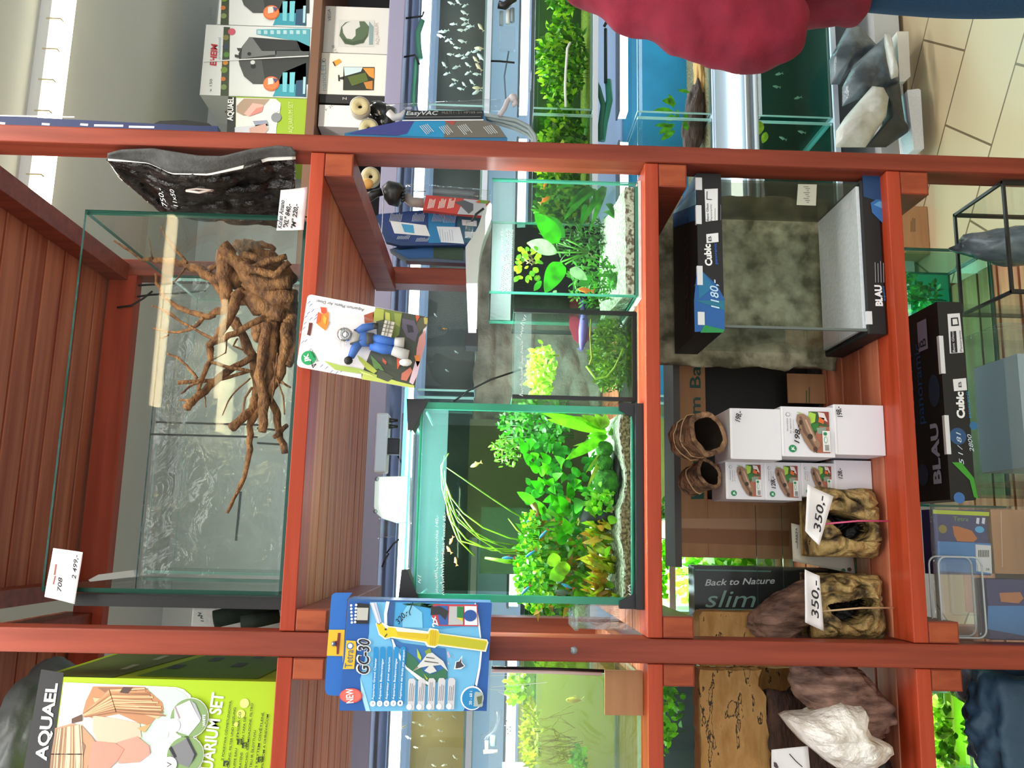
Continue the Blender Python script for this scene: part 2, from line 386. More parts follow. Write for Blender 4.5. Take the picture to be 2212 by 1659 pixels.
def blob(c, r, mat, seed=1, amp=.25, freq=2.2, sub=4, rot=None, square=0, holes=(), mb=None, ridge=0, hmat='#0d0a08'):
    """a lumpy stone or log: noisy ellipsoid; holes = [(direction, angle, depth)] pushed in"""
    import bmesh
    bm = bmesh.new(); bmesh.ops.create_icosphere(bm, subdivisions=sub, radius=1)
    mb = mb or MB(); vs = []; dark = set(); c = V3(c); r = V3(r); q = rot.to_matrix() if rot else None
    for v in bm.verts:
        d = v.co.normalized(); e = d.copy()
        if square:
            mxx = max(abs(d.x), abs(d.y), abs(d.z)); e = d*((1-square) + square/mxx*.82)
        k = 1 + amp*noise.fractal(d*freq+V3((seed*7.3, seed*1.7, 0)), .9, 2, 4)
        if ridge: k += ridge*(abs(noise.noise(d*freq*1.9+V3((seed, 5, 1))))-.2)
        for hd, ang, dep in holes:
            al = d.angle(V3(hd).normalized())
            if al < ang: k *= 1 - dep*(1-(al/ang)**4)
            if al < ang*.93: dark.add(v.index)
        p = e*k; p = V3((p.x*r.x, p.y*r.y, p.z*r.z))
        vs.append(c + (q @ p if q else p))
    mb.add(vs, [tuple(x.index for x in f.verts) for f in bm.faces], mat, True)
    if dark:
        if hmat not in mb.mats: mb.mats.append(hmat)
        k = mb.mats.index(hmat); o_ = len(mb.mi)-len(bm.faces)
        for i, f in enumerate(bm.faces):
            if all(x.index in dark for x in f.verts): mb.mi[o_+i] = k
    bm.free(); return mb
# ------------------------------------------------------------------ the room
Z1, Z2, Z3, Z4 = 1.935, 1.332, .888, .40      # shelf tops
CEIL, YW = 2.9, 2.15
def struct(name, x0, x1, y0, y1, z0, z1, mat, label, cat):
    b = MB(); b.box(x0, x1, y0, y1, z0, z1, mat); return tag(b.build(name), label, cat, kind='structure')
struct('floor', -4.2, 4.2, -3.6, YW+.1, -.05, 0, 'tile', 'beige floor of large rectangular tiles laid at an angle', 'floor')
struct('ceiling', -4.2, 4.2, -3.6, YW+.1, CEIL, CEIL+.05, 'ceiling_paint', 'plain pale grey shop ceiling', 'ceiling')
struct('wall_back', -4.2, 4.2, YW, YW+.1, 0, CEIL, 'wall_paint', 'pale grey wall behind the row of stacked aquariums', 'wall')
struct('wall_left', -4.3, -4.2, -3.6, YW+.1, 0, CEIL, 'wall_paint', 'pale grey side wall on the left of the shop', 'wall')
struct('wall_right', 4.2, 4.3, -3.6, YW+.1, 0, CEIL, 'wall_paint', 'pale grey side wall on the right of the shop', 'wall')

w = bpy.data.worlds.new('world'); SC.world = w; w.use_nodes = True
w.node_tree.nodes['Background'].inputs[0].default_value = lin('#eaf0f6'); w.node_tree.nodes['Background'].inputs[1].default_value = .9

def area(loc, sx, sy, power, color=(1, 1, 1), rot=(0, 0, 0), name='batten_and_fill_light'):
    l = bpy.data.lights.new(name, 'AREA'); l.shape = 'RECTANGLE'; l.size = sx; l.size_y = sy; l.energy = power; l.color = color
    o = bpy.data.objects.new(name, l); COL.objects.link(o); o.location = loc; o.rotation_euler = rot; return o

# ceiling battens: housing, tube cover with clips
def batten(x0, x1, y0, y1, label, mat='lamp_warm', clips=9):
    root = empty('ceiling_lamp', ((x0+x1)/2, (y0+y1)/2, CEIL-.05), label, 'lamp', 'ceiling batten lamps')
    b = MB(); b.box(x0, x1, y0, y1, CEIL-.03, CEIL, 'white_plastic'); b.build('housing', root)
    b = MB(); b.box(x0+.01, x1-.01, y0+.008, y1-.008, CEIL-.06, CEIL-.03, mat); df = b.build('diffuser', root, bevel=.008)
    me = None
    for i in range(clips):
        x = x0+.04+(x1-x0-.08)*i/(clips-1); b = MB(); b.box(x-.002, x+.002, y0-.0015, y0+.014, CEIL-.0612, CEIL-.02, '#cfc5a4'); b.build('clip', df)
    return root
batten(.72, 2.2, .78, .865, 'bright ceiling batten lamp over the boxed filters', clips=16)
batten(.445, 1.215, -1.675, -1.615, 'ceiling batten lamp in front of the shelving, mirrored in the empty top aquarium', 'lamp_front', clips=11)
batten(W(465, 865, 2.45).x, W(465, 640, 2.45).x, -2.37, -2.335, 'ceiling batten lamp farthest from the shelving, towards the shop window', 'lamp_far', clips=9)
area((.1, -.42, CEIL-.06), 2.4, .5, 34, (1, .985, .96))  # unseen fill light added in front of the shelving
area((0, -3.5, 1.75), 5, 2.1, 42, (.97, .985, 1), rot=(math.radians(90), 0, 0), name='window_fill')  # soft unseen fill light added just inside the added window frame
area((1.45, .84, CEIL-.08), 1.4, .10, 22, (1, .95, .86))
area((-2.4, .6, CEIL-.08), 1.4, .3, 34, (1, .98, .95))  # unseen fill light added to brighten the rear ceiling and wall
area((3.3, 1.1, CEIL-.08), 1.0, .3, 24, (1, .98, .95))  # second unseen fill added for the rear ceiling, off to the right

for (x, y, sx, sy, lb) in [(.1, -.42, 2.4, .5, 'above the customer side of the shelving'), (-2.4, .6, 1.4, .3, 'left of the shelving'), (3.3, 1.1, 1.0, .3, 'over the right end of the aquarium stand')]:  # housings dressing the three added fill lights
    root = empty('fill_light_housing', (x, y, CEIL-.05), f'flat white ceiling panel lamp {lb}', 'lamp', 'ceiling panel lamps'); b = MB(); b.box(x-sx/2-.02, x+sx/2+.02, y-sy/2-.02, y+sy/2+.02, CEIL-.05, CEIL, 'white_plastic'); b.build('housing', root, bevel=.004)
b = MB()
for xx in (-4.2, -2.5, 2.45, 4.15): b.box(xx, xx+.05, -3.62, -3.56, 0, CEIL, 'white_plastic')
for zz in (0, .6, CEIL-.06): b.box(-4.2, 4.2, -3.62, -3.56, zz, zz+.06, 'white_plastic')
tag(b.build('added_window_frame'), 'white frame of the shop window opposite the shelving', 'window', kind='structure')  # unseen frame added around the soft fill light

# ------------------------------------------------------------------ wooden shelving
rack = empty('wooden_shelving', (.25, .36, 0), 'red-brown stained wooden shelving with slatted shelves holding the aquariums', 'shelving')
PL0, PL1, PR0, PR1, YB, PH = -.197, -.158, .677, .709, .735, 2.75
def post(x0, x1, y0, y1, h=PH):
    b = MB(); b.box(x0, x1, y0, y1, 0, h, 'wood'); return b.build('post', rack, bevel=.003)
pl = post(PL0, PL1, 0, .06); post(PR0, PR1, 0, .062)
post(.645, .69, .70, YB+.03); post(-.235, -.19, .70, YB+.03, Z1-.03)
post(-1.06, -1.02, 0, .06); post(-1.06, -1.02, .70, YB+.03)
b = MB(); c = W(1240, 1405, -.001); b.lathe((c.x, .002, c.z), (0, -1, 0), [(0, .004), (.005, .004), (.007, .001), (.007, 0)], 'grey_metal', 12); b.build('screw', pl)
def shelf(zt, x0, x1):
    b = MB(); b.box(x0, x1, .004, .075, zt-.025, zt, 'wood_x')
    y = .078; n = 8; wd = (YB-.078)/n
    for i in range(n): b.box(x0, x1, y, y+wd-.0085, zt-.024, zt, 'slat'); y += wd
    return b.build('shelf', rack, bevel=.0015)
def rail(zt, x0, x1, y0=.004, y1=YB, h=.052):
    b = MB(); b.box(x0, x1, y0+.001, y1, zt-.025-h, zt-.0255, 'wood'); b.box(x0+.002, x1-.002, y0, y0+.002, zt-.025-h+.002, zt-.027, 'endgrain'); return b.build('rail', rack, bevel=.004)
for zt in (Z1, Z2, Z3, Z4, 2.62):
    shelf(zt, PL1+.001, PR0-.001); shelf(zt, -1.019, PL0-.001)
    rail(zt, PL1+.001, PL1+.036); rail(zt, PR0-.045, PR0-.001); rail(zt, PL0-.036, PL0-.001); rail(zt, -1.018, -.983)
b = MB(); b.box(-1.02, .645, .70, .735, 2.52, 2.59, 'wood_x'); b.build('rear_beam', rack)

# ------------------------------------------------------------------ wall of stacked sales aquariums behind
YT = 1.60                                       # their front
tw = empty('aquarium_stand', (.9, 1.85, 0), 'white stand carrying stacked rows of lit sales aquariums along the back wall', 'stand')
X0, X1 = -1.5, 2.75
SH = [2.31, 1.995, 1.655, 1.236, .77, .295]     # undersides: board tops the tanks stand on
b = MB(); b.box(.75, X1, YT-.02, YW-.02, 2.293, 2.328, '#6d4a34'); b.build('top_board', tw, bevel=.002)
b = MB(); b.box(X0, X1, YT-.01, YW-.02, 1.974, 2.036, '#8d8aa6'); b.build('lamp_board', tw, bevel=.003)
for zt in (1.655, 1.236, .77, .295):
    b = MB(); b.box(X0, X1, YT+.005, YW-.02, zt-.02, zt, '#c7d3e4'); b.build('board', tw)
b = MB(); b.box(X0, X1, YW-.05, YW-.02, .2, 2.0, 'equip_white'); b.build('back_panel', tw)
b = MB(); b.box(X0, X1, YT+.0, YW-.02, .02, .12, '#c9cdd0'); b.build('plinth', tw)
for x in (X0, -.35, 2.72):
    b = MB(); b.box(x, x+.03, YT+.01, YT+.05, 0, 2.3, '#dfe4ea'); b.build('upright', tw)
b = MB(); b.box(.75, .79, YT+.02, YT+.06, 2.035, 2.293, '#6d4a34'); b.box(2.6, 2.64, YT+.02, YT+.06, 2.035, 2.293, '#6d4a34'); b.box(.79, 2.6, YW-.06, YW-.04, 2.035, 2.293, '#2c2a2c'); b.build('upright', tw)

def tank(name, x0, x1, y0, y1, z0, z1, label, group=None, cat='aquarium', t=.006, water=None, level=.85, back=None, edge='edge', gmat='glass', seam=None, base=None):
    """a glass box: five panes with green cut edges, water as a part"""
    root = empty(name, ((x0+x1)/2, (y0+y1)/2, z0), label, cat, group)
    def pane(n, a0, a1, b0, b1, c0, c1, thin, m=None):
        b = MB(); b.box(a0, a1, b0, b1, c0, c1, m or gmat)
        k = b.mats.index(m or gmat)
        if edge not in b.mats: b.mats.append(edge)
        e = b.mats.index(edge)
        # hexa face order: front, back, left, right, top, bottom
        sides = {'y': (2, 3, 4, 5), 'x': (0, 1, 4, 5), 'z': (0, 1, 2, 3)}[thin]
        for i in sides: b.mi[i] = e
        return b.build(n, root)
    pane('front_pane', x0, x1, y0, y0+t, z0, z1, 'y')
    pane('side_pane', x0, x0+t, y0+t+.0005, y1-t-.0005, z0+t, z1, 'x'); pane('side_pane', x1-t, x1, y0+t+.0005, y1-t-.0005, z0+t, z1, 'x')
    pane('back_pane', x0, x1, y1-t, y1, z0, z1, 'y', back)
    pane('base_pane', x0+t+.0005, x1-t-.0005, y0+t+.0005, y1-t-.0005, z0, z0+t, 'z', base)
    if water:
        b = MB(); b.box(x0+t+.001, x1-t-.001, y0+t+.001, y1-t-.001, z0+t+.001, z0+(z1-z0)*level, water); b.build('water', root)
    if seam:
        b = MB(); s_ = .006
        for x in (x0, x1-s_):
            for y in (y0, y1-s_): b.box(x-.0006, x+s_+.0006, y-.0006, y+s_+.0006, z0-.0006, z1, seam)
        for z in (z0,):
            for y in (y0, y1-s_): b.box(x0, x1, y-.0008, y+s_+.0008, z-.0008, z+s_, seam)
            for x in (x0, x1-s_): b.box(x-.0008, x+s_+.0008, y0, y1, z-.0008, z+s_, seam)
        b.build('seam', root)
    return root

def fish(c, L, ang, body, tail=None, label='', group=None, name='fish', high=.42, yaw=0):
    """small fish: tapering body with dorsal fin, tail and eyes"""
    c = V3(c); d = V3((math.cos(ang)*math.cos(yaw), math.sin(yaw), math.sin(ang)*math.cos(yaw))); s = V3((0, -1, 0)) if abs(d.y) < .9 else V3((1, 0, 0)); u = s.cross(d).normalized()
    if u.z < 0: u = -u
    root = empty(name, c, label, 'fish', group)
    b = MB(); vs, fs = [], []; n = 7; k = 8
    pr = [(-.5, .02), (-.42, .10), (-.25, .18), (-.05, .21), (.15, .17), (.3, .09), (.4, .05)]
    for t, r in pr:
        for j in range(k):
            a = 2*math.pi*j/k; vs.append(c - d*(t*L) + u*(math.sin(a)*r*L*high*2) + s*(math.cos(a)*r*L*.55))
    for i in range(len(pr)-1):
        for j in range(k): fs.append((i*k+j, i*k+(j+1) % k, (i+1)*k+(j+1) % k, (i+1)*k+j))
    b.add(vs, fs, body, True)
    b.ball(c + d*(.38*L) + s*(.07*L) + u*(.03*L), .03*L, '#101010', 6); b.build('body', root)
    b = MB(); t0 = c - d*(.36*L)
    b.prism([t0 - s*.0004, t0 - d*(.26*L) + u*(.2*L) - s*.0004, t0 - d*(.18*L) - s*.0004, t0 - d*(.26*L) - u*(.2*L) - s*.0004], s*.0008, tail or body)
    b.build('tail', root)
    b = MB(); q = c + u*(.32*L*high)
    b.prism([q + d*(.12*L) - s*.0004, q + u*(.16*L) - d*(.1*L) - s*.0004, q - d*(.18*L) - s*.0004], s*.0008, tail or body); b.build('fin', root)
    return root

def lamp_bar(x0, x1, y0, y1, z0, z1, mat, label, name='aquarium_lamp', group=None):
    root = empty(name, ((x0+x1)/2, (y0+y1)/2, z0), label, 'lamp', group)
    b = MB(); b.box(x0, x1, y0, y1, z1-.008, z1, 'grey_metal'); b.build('housing', root, bevel=.003)
    b = MB(); b.box(x0+.008, x1-.008, y0+.006, y1-.006, z0, z1-.009, mat); b.build('diffuser', root)
    return root

# rows: (board top, tank height, back material, water, lamp z, name words)
ROWS = [(1.655, .215, 'darkbrown_back', 'water_clear', 'upper'), (1.236, .228, 'dark_back', 'water_green', 'middle'),
        (.77, .29, 'blue_back', 'water_clear', 'lower'), (.295, .295, 'green_back', 'water_deep', 'bottom')]
BAYS = [(-1.45, -.38, 'left'), (-.30, .50, 'centre'), (.52, 1.62, 'right'), (1.64, 2.68, 'far right')]
for zt, h, bk, wt, rn in ROWS:
    for xa, xb, bn in BAYS:
        bm_ = bk
        if rn == 'upper' and bn == 'left': bm_ = 'amber_back'
        if rn == 'upper' and bn == 'centre': bm_ = 'dark_back'
        if rn == 'middle' and bn == 'left': bm_ = 'olive_back'
        if rn == 'lower' and bn in ('left', 'centre'): bm_ = 'dark_back' if bn == 'left' else 'olive_back'
        where = {'left': 'behind the left bay of the shelving', 'centre': 'seen through the middle of the shelving', 'right': 'right of the shelving post', 'far right': 'farthest right'}[bn]
        kind = {'upper': 'dark-backed', 'middle': 'densely planted', 'lower': 'coloured-backed', 'bottom': 'dim green'}[rn]
        tank('sales_aquarium', xa, xb, YT+.02, YT+.40, zt, zt+h, f'{kind} {rn} row sales aquarium, {where}', None, water=wt, back=bm_, level=.93, t=.008, edge='edge_pale', base='gravel_brown' if rn in ('lower', 'middle') else 'dark_back')
        lm = {'upper': 'lamp_cool', 'middle': 'lamp_cool', 'lower': 'lamp_cool', 'bottom': 'lamp_white'}[rn]
        lamp_bar(xa+.05, xb-.05, YT+.12, YT+.20, zt+h+.02, zt+h+.06, lm, f'lit lamp over the {rn} row aquarium {where}', group=None)
        area(((xa+xb)/2, YT+.2, zt+h+.015), xb-xa-.15, .2, {'upper': 5, 'middle': 6, 'lower': 2.6, 'bottom': .5}[rn]*(xb-xa), (.85, .95, 1), name='aquarium_light')
# ------------------------------------------------------------------ top compartment
TX0, TX1 = -.105, .572
mat_ = MB(); mat_.box(TX0+.004, TX1-.004, .055, .445, Z1, Z1+.010, 'black_plastic'); tag(mat_.build('foam_mat'), 'thin black mat under the big empty aquarium on the top shelf', 'mat')
tank('glass_aquarium', TX0, TX1, .05, .45, Z1+.0105, 2.347, 'big empty glass aquarium on the top shelf with a branching root inside', edge='edge_dark', t=.007)
# driftwood root: traced branches with their own depth inside the aquarium
K = crop(200, 480, 2.552)
b = MB()
def br(pts, r0, r1, y0, y1=None, n=7, seed=0):
    y1 = y0 if y1 is None else y1
    P_, R_ = [], []; m_ = len(pts); R = random.Random(seed*31+len(pts)+int(pts[0][0]))
    # resample for a gnarly line
    Q = []
    for i in range(m_-1):
        for k in range(3): Q.append(((pts[i][0]*(3-k)+pts[i+1][0]*k)/3, (pts[i][1]*(3-k)+pts[i+1][1]*k)/3))
    Q.append(pts[-1]); N = len(Q)
    for i, (a, c) in enumerate(Q):
        t = i/(N-1); y = y0+(y1-y0)*t; r = (r0+(r1-r0)*t)/2.552*mpp(y)
        j = 0 if i in (0, N-1) else r*.35
        p = W(*K(a, c), y); P_.append(p+V3((R.uniform(-j, j), R.uniform(-j, j), R.uniform(-j, j)))); R_.append(r*R.uniform(.88, 1.12))
    b.tube(P_, R_, 'root', n)
for pts, r0, r1, y0, y1 in [
    ([(720,130),(800,230),(850,300),(960,350),(1090,330)], 38, 44, .20, .18), ([(730,170),(720,300),(740,400),(760,480)], 48, 28, .22, .22),
    ([(880,120),(980,190),(1060,260),(1112,320)], 26, 34, .24, .24), ([(830,160),(930,112),(1000,150)], 22, 16, .25, .24), ([(760,160),(840,110),(920,130)], 24, 18, .27, .27),
    ([(820,230),(920,270),(1000,290),(1085,220)], 24, 20, .16, .16), ([(860,310),(960,400),(1112,430)], 52, 60, .20, .20), ([(800,380),(900,440),(1000,490),(1112,490)], 52, 66, .22, .2),
    ([(830,180),(930,210),(1040,215)], 24, 20, .19, .2), ([(790,120),(880,200),(990,240),(1085,290)], 30, 30, .28, .28), ([(840,280),(910,240),(990,205),(1070,190)], 20, 18, .17, .17),
    ([(740,400),(680,320),(600,270),(520,235),(450,215),(380,210),(280,205),(210,160),(120,102)], 34, 6, .24, .34), ([(640,262),(720,200)], 16, 12, .26, .26),
    ([(520,225),(440,130),(400,80),(378,20)], 10, 4, .26, .30), ([(330,205),(310,90)], 5, 3, .3, .32), ([(510,255),(450,330)], 6, 4, .27, .24),
    ([(760,480),(690,490),(640,520),(580,512),(470,472),(395,410),(352,335),(345,285)], 24, 7, .22, .30), ([(610,525),(560,580),(480,608),(400,604),(330,582)], 13, 4, .22, .26), ([(420,620),(370,645)], 6, 4, .24, .24),
    ([(560,585),(500,560),(420,492),(325,460)], 9, 4, .21, .18), ([(810,390),(765,500),(710,600),(650,672),(650,760),(600,860),(580,950)], 34, 9, .20, .13),
    ([(840,590),(740,622),(660,640),(560,588),(440,520),(360,470)], 13, 4, .2, .2), ([(940,530),(830,592),(720,642),(640,682)], 22, 15, .19, .15), ([(780,540),(830,640),(880,740),(905,880),(900,960)], 28, 24, .23, .2),
    ([(650,772),(760,802),(880,825)], 10, 10, .15, .18), ([(410,725),(470,745),(520,792),(575,862)], 6, 9, .12, .13), ([(880,740),(740,830),(640,900),(560,980),(520,1022)], 20, 24, .2, .10),
    ([(860,822),(740,862),(600,876),(468,886)], 10, 12, .19, .14), ([(600,880),(540,902),(488,945)], 9, 5, .14, .12), ([(560,982),(480,980)], 9, 5, .11, .12),
    ([(960,560),(930,700),(925,850),(950,1000),(935,1155)], 30, 26, .17, .12), ([(1000,560),(985,750),(960,900),(920,1030),(862,1130),(872,1250),(850,1370),(800,1482),(742,1602)], 30, 9, .18, .08),
    ([(1070,560),(1065,700),(1040,820),(970,970)], 34, 26, .14, .15), ([(905,960),(870,1032),(768,1132)], 22, 26, .17, .10), ([(970,970),(1020,1062),(1032,1150),(1060,1275)], 22, 18, .16, .2),
    ([(1072,1120),(1000,1185)], 14, 12, .18, .16), ([(930,900),(990,800),(1010,650),(1020,560)], 30, 36, .22, .22), ([(1000,500),(1060,520),(1110,560)], 44, 50, .18, .18), ([(1090,540),(1098,700),(1082,790)], 34, 20, .16, .14),
    ([(870,860),(800,920),(750,980),(715,1065)], 5, 3, .17, .12), ([(880,910),(840,970),(830,1040),(862,1102)], 7, 4, .16, .14), ([(1000,770),(1010,850),(1050,960),(1058,1060)], 6, 4, .14, .13), ([(800,640),(775,680),(830,705)], 6, 5, .2, .2),
    ([(740,640),(735,720),(660,760)], 4, 3, .2, .17), ([(1020,720),(1000,880),(990,990)], 5, 4, .12, .12), ([(970,560),(900,600),(920,640)], 24, 30, .18, .17), ([(620,960),(625,1020)], 4, 3, .14, .13), ([(1040,880),(1090,910)], 7, 5, .14, .13)]:
    br(pts, r0, r1, y0, y1)
for a, c, ra, y in [(790,300,75,.24), (900,330,90,.25), (1010,330,85,.25), (1060,430,70,.24), (960,440,70,.25), (880,170,70,.28), (990,560,50,.2), (1060,560,52,.22)]:
    k = mpp(y)/2.552; p = W(*K(a, c), y); b.ball(p, (ra*k, ra*k*.8, ra*k), 'root', 14, .5, 14, a)
tag(b.build('driftwood_root', bevel=0), 'brown branching driftwood root inside the big empty aquarium', 'driftwood')

# plastic-wrapped aquariums behind
wx0, wx1 = W(400, 1240, .50).x, W(400, 600, .50).x
r_ = tank('wrapped_aquarium', wx0, wx1, .50, .685, Z1, W(342, 900, .50).z, 'empty aquarium wrapped in wrinkled clear film behind the driftwood aquarium', edge='edge_pale', gmat='glass')
f_ = MB(); zt = W(342, 900, .50).z
f_.grid(lambda u, v: V3((wx0-.004+(wx1-wx0+.008)*u, .494+.003*noise.noise(V3((u*9, v*7, 2))), Z1+.001+(zt-Z1+.003)*v)), 30, 20, 'glass_film'); f_.build('film', r_)
b = MB()
for (xa, ya), (xb, yb) in [((338, 912), (560, 918)), ((325, 938), (556, 944)), ((556, 925), (605, 930)), ((556, 957), (604, 960)), ((510, 1168), (520, 1062))]:
    b.bar(W(xa, ya, .496), W(xb, yb, .496), .006, .004, 'silicone')
b.build('seam', r_)
# white price cards
def card(name, px, Y, label, mat='paper', curl=.006, draw=None, th=.0006, seed=0, parent=None):
    """a thin sheet through four photo corners (top-left, top-right, bottom-right, bottom-left as seen upright)"""
    c = [W(*p, Y) for p in px]; b = MB(); n = (c[1]-c[0]).cross(c[0]-c[3]).normalized()
    if n.y > 0: n = -n
    def fn(u, v):
        t = c[3].lerp(c[2], u); q = c[0].lerp(c[1], u); return t.lerp(q, v) + n*(curl*math.sin(math.pi*v)*(1 if seed % 2 else -.4) + curl*.5*math.cos(math.pi*u))
    if curl: b.grid(fn, 10, 6, mat)
    else: b.add(c, [(3, 2, 1, 0)], mat)
    if draw: draw(Panel(b, c[3]+n*(curl*1.1+.0008), c[2]-c[3], c[0]-c[3]))
    o = b.build(name, parent); m_ = o.modifiers.new('solid', 'SOLIDIFY'); m_.thickness = th; m_.offset = -1
    return tag(o, label, 'price card') if parent is None else o
def d1(p):
    K = crop(80, 1160, 10.37)
    p.itext('708', K(545, 1230), K(575, 900), '#17151a', 2, h=9, shear=.25, bold=.02)
    p.itext('2 499,-', K(870, 950), K(930, 400), '#17151a', 2, h=9, shear=.25, bold=.02)
    p.iline([K(370, 1050), K(410, 880)], 3.5, '#8a4a3c'); p.iline([K(395, 840), K(430, 620)], 4, '#8a4a3c')
card('price_card', [(98, 1289), (113, 1184), (177, 1193), (163, 1305)], .044, 'white price card with faded red stamp taped at the empty aquarium top left', draw=d1)
def d2(p):
    K = crop(600, 300, 3.687)
    p.itext('Kořen Amano', K(30, 715), K(55, 490), '#16161a', 2, h=9, shear=.3, bold=.025)
    p.itext('"XL" 840,-', K(78, 710), K(108, 520), '#16161a', 2, h=9, shear=.3, bold=.025)
    p.itext('"M" 220,-', K(140, 715), K(165, 520), '#16161a', 2, h=9, shear=.3, bold=.025)
card('price_card', [(598, 498), (606, 410), (664, 403), (656, 497)], .03, 'white handwritten price card leaning by the bottom right corner of the big empty aquarium', curl=.003, draw=d2)
b = MB(); b.box(TX0-.024, TX0-.004, .07, .42, Z1+.0005, 2.30, 'black_plastic'); tag(b.build('black_strip'), 'black board standing along the left side of the big empty aquarium', 'board')  # thin black upright box beside the aquarium
# white plates and white block left behind the aquarium
K = crop(0, 850, 3.016)
b = MB(); b.prism([W(*K(x, y), .55) for x, y in [(575,1215),(640,1180),(870,1150),(890,1235),(600,1240)]], (0, .02, 0), 'white_plastic'); tag(b.build('plastic_plate'), 'white plastic plate lying behind the lower left part of the empty aquarium', 'plate')
b = MB(); p0, p1 = W(440, 1345, .30), W(413, 1312, .30); b.box(p0.x-.02, p1.x, .3, .36, Z1, W(413, 1330, .30).z, 'foam_white')
q = Panel(b, (p0.x-.02, .3, Z1), (1,0,0), (0,0,1)); q.scrib((440, 1342), (433, 1322), 7, '#1c4a3c'); tag(b.build('foam_block', bevel=.004), 'white block with green scribble left of the empty aquarium by the post', 'block')
b = MB(); b.tube([W(462, 1338, .20), W(520, 1325, .22), W(600, 1310, .24)], .016, 'dark_foam', 12); tag(b.build('foam_tube'), 'dark green foam tube lying left of the empty aquarium', 'foam tube')
b = MB(); b.tube([W(520, 1345, .12), W(560, 1340, .13), W(604, 1330, .14)], .012, 'dark_foam', 12); tag(b.build('foam_tube'), 'shorter black foam tube in front of the dark green one by the post', 'foam tube')

# black rock background panel stood edge-on right of the aquarium
yU = [(232,331),(260,323),(330,320),(430,336),(480,337),(540,322),(600,314),(630,317),(640,330)]
yL = [(232,338),(260,341),(320,348),(350,362),(370,372),(450,372),(530,352),(580,336),(640,334)]
yB = [(236,340),(262,380),(300,412),(345,452),(420,470),(500,480),(560,485),(600,488),(640,490)]
def poly_y(P_, x):
    x = max(x, P_[0][0])
    for i in range(len(P_)-1):
        if P_[i][0] <= x <= P_[i+1][0]: t = (x-P_[i][0])/(P_[i+1][0]-P_[i][0]); return P_[i][1]+(P_[i+1][1]-P_[i][1])*t
    return P_[-1][1]
root = empty('rock_background', W(640, 330, .02), 'black rocky aquarium background panel stood on edge right of the empty aquarium', 'background panel')
b = MB(); b.grid(lambda u, v: W(232+408*u, poly_y(yU, 232+408*u)*(1-v)+poly_y(yL, 232+408*u)*v, -.012+.03*v), 40, 4, 'felt'); b.build('felt_back', root, solid=.004)
b = MB(); b.grid(lambda u, v: W(234+405*u, poly_y(yL, 232+408*u)+v*(5+7*math.sin(3*u+2.2)**2), .019), 40, 1, 'foam_white'); b.build('foam_edge', root, solid=.002)
b = MB()
def rk(u, v):
    x = 234+404*u; y = poly_y(yL, x)+4; y2 = poly_y(yB, x); yy = y+(y2-y)*v
    s_ = min(1, (y2-y)/110)
    Y = .024+.20*v*s_ + .022*s_*noise.fractal(V3((u*6, v*4, 3)), 1, 2, 4); return W(x, yy, Y)
b.grid(rk, 60, 40, 'black_rock'); q = None
b.build('rock_face', root, solid=.006)
b = MB(); q = Panel(b, W(370, 420, .03), (.75, -.55, 0), (0, 0, 1))
q.itext('750,-', (362, 446), (348, 405), '#d6d6d6', 2, h=10, shear=.3); q.itext('11x50', (385, 446), (375, 408), '#d6d6d6', 2, h=9, shear=.3); b.build('price_mark', root)
b = MB(); q = W(415, 412, .035); b.tube([W(402, 412, .04), W(425, 408, .045), W(460, 412, .04), W(430, 416, .036), W(402, 412, .04)], .0022, '#c9b9b0', 6); b.build('tag_loop', root)

K = crop(200, 480, 2.552)
for pts, lb in [([(140,362),(220,352),(300,345),(420,340),(640,318)], 'upper'), ([(135,415),(225,414),(320,400),(470,392),(625,378)], 'middle'), ([(135,470),(215,460),(280,420),(330,380)], 'lower')]:
    b = MB(); b.tube([W(*K(*q), .715-.02*(lb == 'lower')) for q in pts], .0028, 'black_plastic', 6); tag(b.build('cable'), f'black cable hanging behind the empty top aquarium, {lb} of three', 'cable')
# ------------------------------------------------------------------ left bay, top: boxed aquarium set
K = crop(60, 1400, 3.95)
S_ = W(594, 1473, .03); ang = .03
root = empty('aquarium_set_box', (S_.x, .03, Z1), 'large lime green carton with a black top band and a photo of two fair-haired women', 'box')
b = MB(); r = V3((math.cos(ang), .0, -math.sin(ang))); u = V3((math.sin(ang)*.2, .0, 1)).normalized(); n = V3((0, 1, 0))
o = V3((S_.x, .03, Z1+.002)); wd, ht, dp = .62, W(92, 1447, .03).z-Z1, .40
A = [o-r*wd+V3((0,0,0)), o, o+u*ht, o-r*wd+u*ht]
for p in A[:1]+A[3:]: p.z -= 0
LG = '#a3c400'
b.hexa(A+[p+n*dp for p in A], LG)
p = Panel(b, o, r, u)
def ip(pts, mat, l=1): p.ipoly([K(*q) for q in pts], mat, l)
ip([(115,180),(308,210),(150,1400),(-100,1400)], '#1b1b1d', 1)
p.itext('AQUAEL', K(160, 960), K(258, 300), '#f1f1f1', 3, h=25, bold=.03)
ip([(308,290),(1265,332),(1330,350),(1390,400),(1400,440),(1540,1400),(160,1400)], '#e9e6e2', 2)
ip([(985,330),(1265,345),(1330,380),(1390,440),(1290,480),(1220,560),(1200,760),(960,860),(940,600)], '#bfe0c8', 3)
ip([(560,325),(1000,330),(1080,400),(1150,460),(1165,520),(1040,660),(960,640),(780,560),(560,600),(470,560),(500,450)], '#b5805a', 4)
ip([(560,420),(760,440),(1000,520),(1160,560),(1110,600),(860,520),(600,520)], '#d7ae86', 5)
ip([(600,335),(960,340),(900,380),(700,400)], '#8d6244', 5); ip([(820,330),(900,335),(860,385),(790,375)], '#4f3a34', 6)
ip([(470,560),(380,600),(380,640),(470,620)], '#5b3f30', 5)
ip([(560,570),(760,600),(960,640),(975,760),(860,780),(760,810),(600,800),(560,700)], '#e4b39b', 5)
